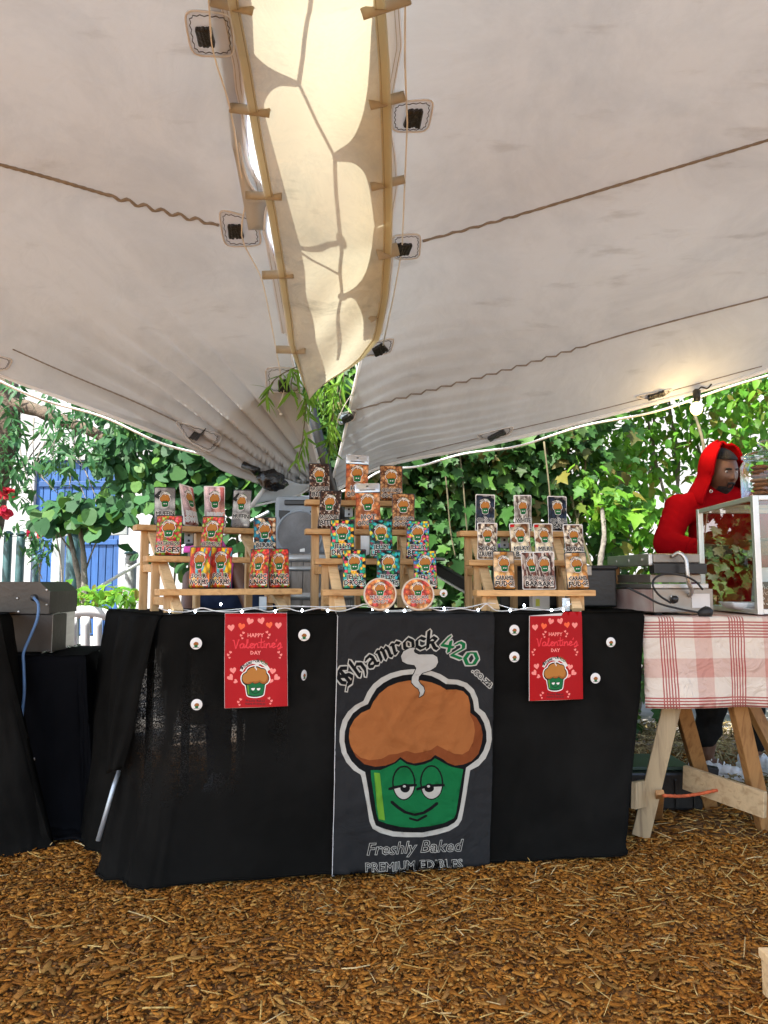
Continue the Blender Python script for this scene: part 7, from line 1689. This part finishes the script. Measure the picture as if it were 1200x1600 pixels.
def hand(mb, wrist, fwd, side, palm_n, curl=.5, s=1.0):
    """palm, four curled fingers of different lengths and a thumb"""
    f, sd, pn = Vector(fwd).normalized(), Vector(side).normalized(), Vector(palm_n).normalized()
    for i in range(4):
        w = (i - 1.5) * .020 * s; seg(mb, wrist + f * .015 + sd * w * .6, wrist + f * .088 * s + sd * w, .015 * s, .0115 * s, 6)
        L_ = (.068, .078, .073, .058)[i] * s; p = wrist + f * .088 * s + sd * w; d = f
        for j, fr_ in enumerate((.45, .32, .23)):
            d = (Matrix.Rotation(curl * (.7 + .3 * j), 3, sd.cross(Vector((0, 0, 1))).normalized() if False else sd) @ d) if False else (d * math.cos(curl) + pn * math.sin(curl)).normalized(); pn2 = pn
            q = p + d * L_ * fr_; seg(mb, p, q, (.0095 - .0012 * j) * s, (.0085 - .0012 * j) * s, 6); p = q
    p = wrist + f * .025 * s - sd * .026 * s; q = p + (f * .6 - sd * .6 + pn * .3) * .045 * s; seg(mb, p, q, .014 * s, .0105 * s, 6); seg(mb, q, q + (f * .85 - sd * .1 + pn * .35) * .04 * s, .0102 * s, .008 * s, 6)

HS = Vector((.074, .096, .118))
def head_dir(i, j, n): 
    th = math.pi * i / n; ph = 2 * math.pi * j / (2 * n); return Vector((math.sin(th) * math.cos(ph), math.sin(th) * math.sin(ph), -math.cos(th)))
def head_surf(d, grow=0.0):
    """point of a head for a direction; +y is the face"""
    p = Vector((d.x * HS.x, d.y * HS.y, d.z * HS.z))
    jaw = smooth((-d.z - .15) / .8); p.x *= 1 - .24 * jaw; p.y *= 1 - .06 * jaw
    if d.y < 0: p.y *= 1.05; p.z += .004
    if d.y > 0:
        g_ = lambda x, z, sx_, sz_: math.exp(-((d.x - x) / sx_) ** 2 - ((d.z - z) / sz_) ** 2)
        k = d.y ** .5
        off = .020 * g_(0, -.20, .13, .10) + .014 * g_(0, -.05, .09, .20) + .009 * (g_(.12, -.24, .08, .07) + g_(-.12, -.24, .08, .07)) + .007 * g_(0, .20, .55, .09) - .013 * (g_(.36, .07, .17, .10) + g_(-.36, .07, .17, .10)) + .009 * g_(0, -.46, .26, .05) + .010 * g_(0, -.57, .22, .05) - .006 * g_(0, -.515, .28, .018) + .010 * g_(0, -.84, .28, .14) + .005 * (g_(.5, -.18, .2, .2) + g_(-.5, -.18, .2, .2)) - .004 * g_(0, -.36, .2, .05)
        p.y += off * k
    return p + d * grow
def head_part(n, test, grow, T_, mb=None):
    mb = mb or MB(); idx = {}; V = []; Fc = []
    for i in range(n + 1):
        for j in range(2 * n): V.append(T_ @ head_surf(head_dir(max(.02, min(n - .02, i)), j, n), grow))
    for i in range(n):
        for j in range(2 * n):
            d = head_dir(i + .5, j + .5, n)
            if test is None or test(d): j2 = (j + 1) % (2 * n); Fc.append((i * 2 * n + j, i * 2 * n + j2, (i + 1) * 2 * n + j2, (i + 1) * 2 * n + j))
    if test is None: Fc.append(tuple(range(2 * n))[::-1]); Fc.append(tuple(n * 2 * n + k for k in range(2 * n)))
    mb.add(V, Fc); return mb
def clean(mb):
    used = sorted({i for f in mb.f for i in f}); m_ = {i: k for k, i in enumerate(used)}; mb.v = [mb.v[i] for i in used]; mb.f = [tuple(m_[i] for i in f) for f in mb.f]; return mb
def eyes(T_, root):
    for s in (-1, 1):
        d = Vector((s * .36, .90, .06)).normalized(); p = head_surf(d); c = T_ @ Vector((p.x, p.y - .0045, p.z))
        mb = MB(); mb.ball(c, .0118, n=8); eb = mb.build('eye', M['eye_white'], root, True)
        f = (T_.to_3x3() @ Vector((.15, 1, -.05))).normalized(); mb = MB(); mb.ball(c + f * .0078, .0052, n=8); mb.build('iris', M['iris'], eb, True)
        mb = MB(); mb.ball((0, 0, 0), .0130, n=10); up = T_.to_3x3() @ Vector((0, -.25, 1)); mb.f = [q for q in mb.f if sum(Vector(mb.v[i]).dot(up) for i in q) / len(q) > .0030]; mb.v = [tuple(Vector(q) + c) for q in mb.v]; clean(mb).build('eyelid', M['skin'], eb, True)

# man in the red hooded top behind the trestle table
MY = 4.02
ME = thing('person', 'person in a red hooded top with the hood up behind the display case', 'person', tuple(ground(1125, 1196)))
hc = at(1127, 738, MY); yawh = rad(13)
face = Matrix.Rotation(math.pi + yawh, 4, 'Z') @ Matrix.Rotation(rad(-12), 4, 'X'); TH = Matrix.Translation(hc) @ face
sh_l, sh_r = at(1062, 795, MY + .05), at(1196, 797, MY + .06); el_l, el_r = at(1040, 850, MY - .03), at(1224, 872, MY - .05); wr_l, wr_r = at(1094, 858, MY - .22), at(1165, 868, MY - .27)
pel = at(1128, 985, MY + .05); hip_l, hip_r = pel + Vector((-.09, 0, -.02)), pel + Vector((.09, .02, -.02)); kn_l, kn_r = at(1114, 1090, MY - .03), at(1170, 1090, MY + .06); an_l, an_r = at(1104, 1176, MY - .04), at(1178, 1180, MY + .10)
mb = MB(); head_part(26, None, 0, TH, mb); nk = hc + Vector((0, .035, -.16)); ch = (sh_l + sh_r) / 2
seg(mb, hc + Vector((0, .02, -.07)), nk, .056, .062, 10); seg(mb, ch + Vector((0, .02, -.02)), pel + Vector((0, 0, .05)), .125, .12, 10, (1.2, .8, 1)); chain_seg(mb, [sh_l, el_l, wr_l], [.058, .044, .028]); chain_seg(mb, [sh_r, el_r, wr_r], [.058, .044, .028])
chain_seg(mb, [hip_l, kn_l, an_l], [.085, .058, .040]); chain_seg(mb, [hip_r, kn_r, an_r], [.085, .058, .040])
for a_, s in ((an_l, rad(60)), (an_r, rad(35))): seg(mb, a_ + Vector((0, 0, -.035)), Vector((a_.x, a_.y, .045)) + Vector((math.sin(s), -math.cos(s), 0)) * .12, .030, .020, 8)
hand(mb, wr_l, (.75, -.35, -.15), (.1, .2, 1), (-.3, -.5, .2), .35); hand(mb, wr_r, (-.5, -.6, -.1), (0, .1, 1), (.3, -.4, .2), .35)
link_mesh('body', fuse(mb, .0062, 5, 'body', M['skin']), ME)
eyes(TH, ME)
for s in (0,):
    mb = head_part(44, lambda d: d.y > .2 and d.z > -.585 and d.z < -.43 and abs(d.x) < .30 - 1.2 * abs(d.z + .505), .0012, TH); clean(mb).build('lips', M['lip'], ME, True)
bt = lambda d: (d.y > .05 and -.97 < d.z < -.60 and abs(d.x) < .62 and not (abs(d.x) < .2 and d.z > -.62)) or (d.y > .3 and -.43 < d.z < -.36 and abs(d.x) < .24) or (d.y > .2 and .27 > abs(d.x) > .21 and -.62 < d.z < -.40)
mb = head_part(40, bt, .006, TH); solid(clean(mb).build('beard', M['hair'], ME, True), .006, 0)
mb = head_part(40, lambda d: d.y > .3 and .17 < d.z < .215 and .14 < abs(d.x) < .52, .001, TH); solid(clean(mb).build('eyebrows', M['hair'], ME, True), .003, 0)
mb = head_part(30, lambda d: d.z > .52 + .1 * d.y or (d.y < -.1 and d.z > -.3), .007, TH); solid(clean(mb).build('hair', M['hair'], ME, True), .006, 0)
mb = MB(); seg(mb, ch + Vector((0, .03, -.045)), pel + Vector((0, 0, .06)), .150, .155, 12, (1.12, .82, 1)); seg(mb, sh_l + Vector((.02, 0, 0)), sh_r - Vector((.02, 0, 0)), .082, .082, 10); seg(mb, nk + Vector((0, .015, .03)), lerp(nk, sh_l, .75), .085, .080, 10); seg(mb, nk + Vector((0, .015, .03)), lerp(nk, sh_r, .75), .085, .080, 10); seg(mb, nk + Vector((0, .01, .015)), ch + Vector((0, .02, 0)), .080, .12, 10)
chain_seg(mb, [sh_l, el_l, lerp(el_l, wr_l, .86)], [.083, .070, .048], n=10); chain_seg(mb, [sh_r, el_r, lerp(el_r, wr_r, .86)], [.083, .070, .048], n=10)
seg(mb, hip_l + Vector((0, 0, .06)), hip_r + Vector((0, 0, .06)), .135, .135, 10)
me = fuse(mb, .009, 8, 'hooded_top', M['red_cotton'])
def ruffle(me, fn):
    n = len(me.vertices); co = np.zeros(n * 3, np.float32); me.vertices.foreach_get('co', co); co = co.reshape(-1, 3); no = np.zeros(n * 3, np.float32); me.vertex_normals.foreach_get('vector', no); no = no.reshape(-1, 3)
    w = np.array([fn(*q) for q in co.tolist()]); me.vertices.foreach_set('co', (co + no * w[:, None]).astype(np.float32).ravel()); me.update()
ruffle(me, lambda x, y, z: .006 * noise.noise((x * 8 + z * 9, y * 8, z * 9)) + .004 * noise.noise((x * 25 + z * 26, y * 22, z * 12)))
HT = link_mesh('hooded_top', me, ME)
for w_, e_ in ((wr_l, el_l), (wr_r, el_r)): mb = MB(); mb.tube([lerp(w_, e_, .20), lerp(w_, e_, .06)], [.050, .043], 18); subsurf(solid(mb.build('cuff', M['red_cotton'], HT, True), .006, 0), 0)
# hood: shell round the head, open at the face, falling to the shoulders
def hood_p(a, b):
    """a: round from left face edge over the back to the right; b: 0 crown .. 1 neck"""
    th = lerp(rad(-116), rad(116), a); z = lerp(.155, -.17, b); rb = math.sqrt(max(0.0, 1 - (max(0, z - .02) / .140) ** 2)) if z > .02 else 1.0
    fl = smooth((-z - .02) / .14); rx, ry = .100 * max(rb, .03) + .055 * fl, .122 * max(rb, .03) + .035 * fl
    p = Vector((rx * math.sin(th), -ry * math.cos(th) - .012, z)); p.z += .012 * math.exp(-(th / 1.0) ** 2) * (1 - b)
    if abs(th) > rad(90) and b < .5: p.y += .02 * (1 - b)
    return TH @ (p + Vector((0, 0, .004 * math.sin(th * 5 + z * 40))))
mb = MB(); mb.sheet(hood_p, 40, 30); ho = mb.build('hood', M['red_cotton'], HT, True); solid(ho, .009, 0)
mb = MB(); mb.tube([hood_p(a, b) for a, b in [(0, 1 - k / 24 * .93) for k in range(25)]] , .007, 6); mb.tube([hood_p(1, 1 - k / 24 * .93) for k in range(25)], .007, 6)
mb.tube([hood_p(k / 20, .06) for k in range(21)], .006, 6); mb.build('hood_rim', M['red_cotton'], HT, True)
mb = MB(); p = TH @ Vector((-.098, .074, -.085)); mb.lathe([(.006, 0), (.009, .002), (.009, .004), (.006, .004)], TH @ Vector((.097, .06, -.10)), 12, rot(rad(90)), 0, False); mb.build('eyelet', M['steel'], HT, True)
mb = MB(); seg(mb, hip_l + Vector((0, 0, .03)), hip_r + Vector((0, 0, .03)), .115, .115, 10); chain_seg(mb, [hip_l, kn_l, an_l + Vector((0, 0, .075))], [.105, .080, .062], n=10); chain_seg(mb, [hip_r, kn_r, an_r + Vector((0, 0, .075))], [.105, .080, .062], n=10)
me = fuse(mb, .009, 6, 'trousers', M['jeans'])
ruffle(me, lambda x, y, z: .006 * math.sin(z * 60 + 4 * noise.noise((x * 8, y * 8, z * 4))) * smooth((.5 - z) / .3) + .006 * noise.noise((x * 16, y * 16, z * 22)))
link_mesh('trousers', me, ME)
def shoe(an, yaw_, root):
    f = Vector((math.sin(yaw_), -math.cos(yaw_), 0)); s = Vector((f.y, -f.x, 0)); b = Vector((an.x, an.y, 0.012)) - f * .03
    mb = MB()
    for t, w, h in ((-.03, .034, .066), (.0, .037, .082), (.04, .038, .085), (.08, .040, .066), (.12, .043, .054), (.16, .044, .046), (.20, .041, .040), (.235, .032, .032)):
        mb.ball(b + f * t + Vector((0, 0, .018 + h * .42)), (.032, .032, h * .55), None, 8); c = b + f * t + Vector((0, 0, .018 + h * .42))
        mb.ball(c + s * (w - .030), (.030, .030, h * .52), None, 8); mb.ball(c - s * (w - .030), (.030, .030, h * .52), None, 8)
    sh_ = link_mesh('shoe', fuse(mb, .006, 5, 'shoe', M['shoe']), root)
    ol = [b + f * x + s * y for x, y in ((-.065, 0), (-.055, .032), (.0, .042), (.08, .044), (.15, .052), (.21, .046), (.25, .028), (.262, 0), (.25, -.028), (.21, -.046), (.15, -.052), (.08, -.044), (.0, -.042), (-.055, -.032))]
    n = len(ol); mb = MB(); mb.add([p + Vector((0, 0, z)) for z in (-.012, .022) for p in ol], [tuple(range(n))[::-1], tuple(range(n, 2 * n))] + [(i, (i + 1) % n, n + (i + 1) % n, n + i) for i in range(n)]); mb.build('sole', M['sole'], sh_)
    for k in range(4):
        c = b + f * (.055 + k * .028) + Vector((0, 0, .098 - k * .011)); mb = MB(); mb.tube([c - s * .026 - Vector((0, 0, .012)), c + Vector((0, 0, .004)), c + s * .026 - Vector((0, 0, .012))], .0035, 5); mb.build('lace', M['sole'], sh_, True)
shoe(an_l, rad(60), ME); shoe(an_r, rad(35), ME)

# second person, bent low behind the left rack
PY = 3.78
P2 = thing('person', 'person in blue jeans and pink headband crouched behind the left rack', 'person', (at(385, 1000, PY).x, PY, 0))
h2 = at(322, 872, PY); sL, sR = at(300, 905, PY + .05), at(372, 893, PY + .06); pv = at(420, 1010, PY + .25); face2 = Matrix.Rotation(math.pi + rad(-35), 4, 'Z') @ Matrix.Rotation(rad(-25), 4, 'X'); TH2 = Matrix.Translation(h2) @ face2
mb = MB(); head_part(22, None, 0, TH2, mb); mid = (sL + sR) / 2
seg(mb, h2 + Vector((.01, .03, -.05)), mid + Vector((0, .03, -.01)), .05, .055, 8); seg(mb, mid + Vector((0, .03, -.04)), pv, .105, .12, 10, (1.15, .85, 1)); eL, eR = at(292, 985, PY - .05), at(402, 975, PY - .02); wL, wR = at(330, 1030, PY - .25), at(372, 1035, PY - .25)
chain_seg(mb, [sL, eL, wL], [.048, .038, .026]); chain_seg(mb, [sR, eR, wR], [.048, .038, .026]); kL, kR = at(340, 985, PY - .12), at(405, 915, PY - .10); aL, aR = Vector((kL.x, kL.y + .10, .09)), Vector((kR.x + .03, kR.y + .10, .09))
chain_seg(mb, [pv + Vector((-.08, 0, 0)), kL, aL], [.085, .055, .04]); chain_seg(mb, [pv + Vector((.08, 0, 0)), kR, aR], [.085, .055, .04])
for a_ in (aL, aR): seg(mb, a_ + Vector((0, .0, -.03)), Vector((a_.x, a_.y - .12, .045)), .030, .020, 8)
hand(mb, wL, (.7, -.5, -.2), (.1, .2, 1), (0, -.5, -.2), .4, .92); hand(mb, wR, (-.6, -.5, -.3), (.1, .2, 1), (0, -.5, -.2), .4, .92)
link_mesh('body', fuse(mb, .007, 5, 'body', M['skin']), P2); eyes(TH2, P2)
mb = head_part(26, lambda d: d.z > .40 + .2 * d.y or (d.y < .0 and d.z > -.5), .016, TH2); solid(clean(mb).build('hair', M['hair'], P2, True), .01, 0)
mb = head_part(40, lambda d: abs(d.z - .42 - .25 * d.y) < .10, .020, TH2); solid(clean(mb).build('headband', M['pink_cotton'], P2, True), .004, 0)
mb = MB(); seg(mb, mid + Vector((0, .03, -.075)), pv + Vector((0, 0, .03)), .118, .132, 12, (1.15, .85, 1)); link_mesh('vest', fuse(mb, .010, 6, 'vest', M['blue_jeans']), P2)
for s_ in (sL, sR): mb = MB(); t_ = mid + (s_ - mid) * .75; mb.tube(catmull([t_ + Vector((0, -.06, -.10)), t_ + Vector((0, -.03, .035)), t_ + Vector((0, .06, .045)), t_ + Vector((0, .13, -.06))], 6), .011, 6); mb.build('strap', M['pink_cotton'], P2, True)
mb = MB(); seg(mb, pv + Vector((-.07, 0, -.01)), pv + Vector((.07, 0, -.01)), .128, .128, 10); chain_seg(mb, [pv + Vector((-.08, 0, 0)), kL, aL], [.105, .078, .058], n=10); chain_seg(mb, [pv + Vector((.08, 0, 0)), kR, aR], [.105, .078, .058], n=10)
me = fuse(mb, .010, 6, 'jeans', M['blue_jeans'])
ruffle(me, lambda x, y, z: .006 * noise.noise((x * 16, y * 16, z * 22)))
link_mesh('jeans', me, P2)
for a_ in (aL, aR): shoe(Vector((a_.x, a_.y, .09)), rad(0), P2)
SL_ = thing('low_stool', 'low dark stool under the crouched person behind the left rack', 'stool', (pv.x, pv.y + .05, 0)); sz_ = pv.z - .125
mb = MB(); mb.box((pv.x, pv.y + .04, sz_ - .02), (.34, .30, .035), None, 0, .006); mb.build('seat', M['stave'], SL_)
for x in (-.13, .13):
    for y in (-.08, .16): mb = MB(); mb.bar((pv.x + x, pv.y + y, 0), (pv.x + x, pv.y + y, sz_ - .038), .03, .03, 0, (0, 1, 0), .003); mb.build('leg', M['stave'], SL_)

bpy.data.scenes.remove(TMP)
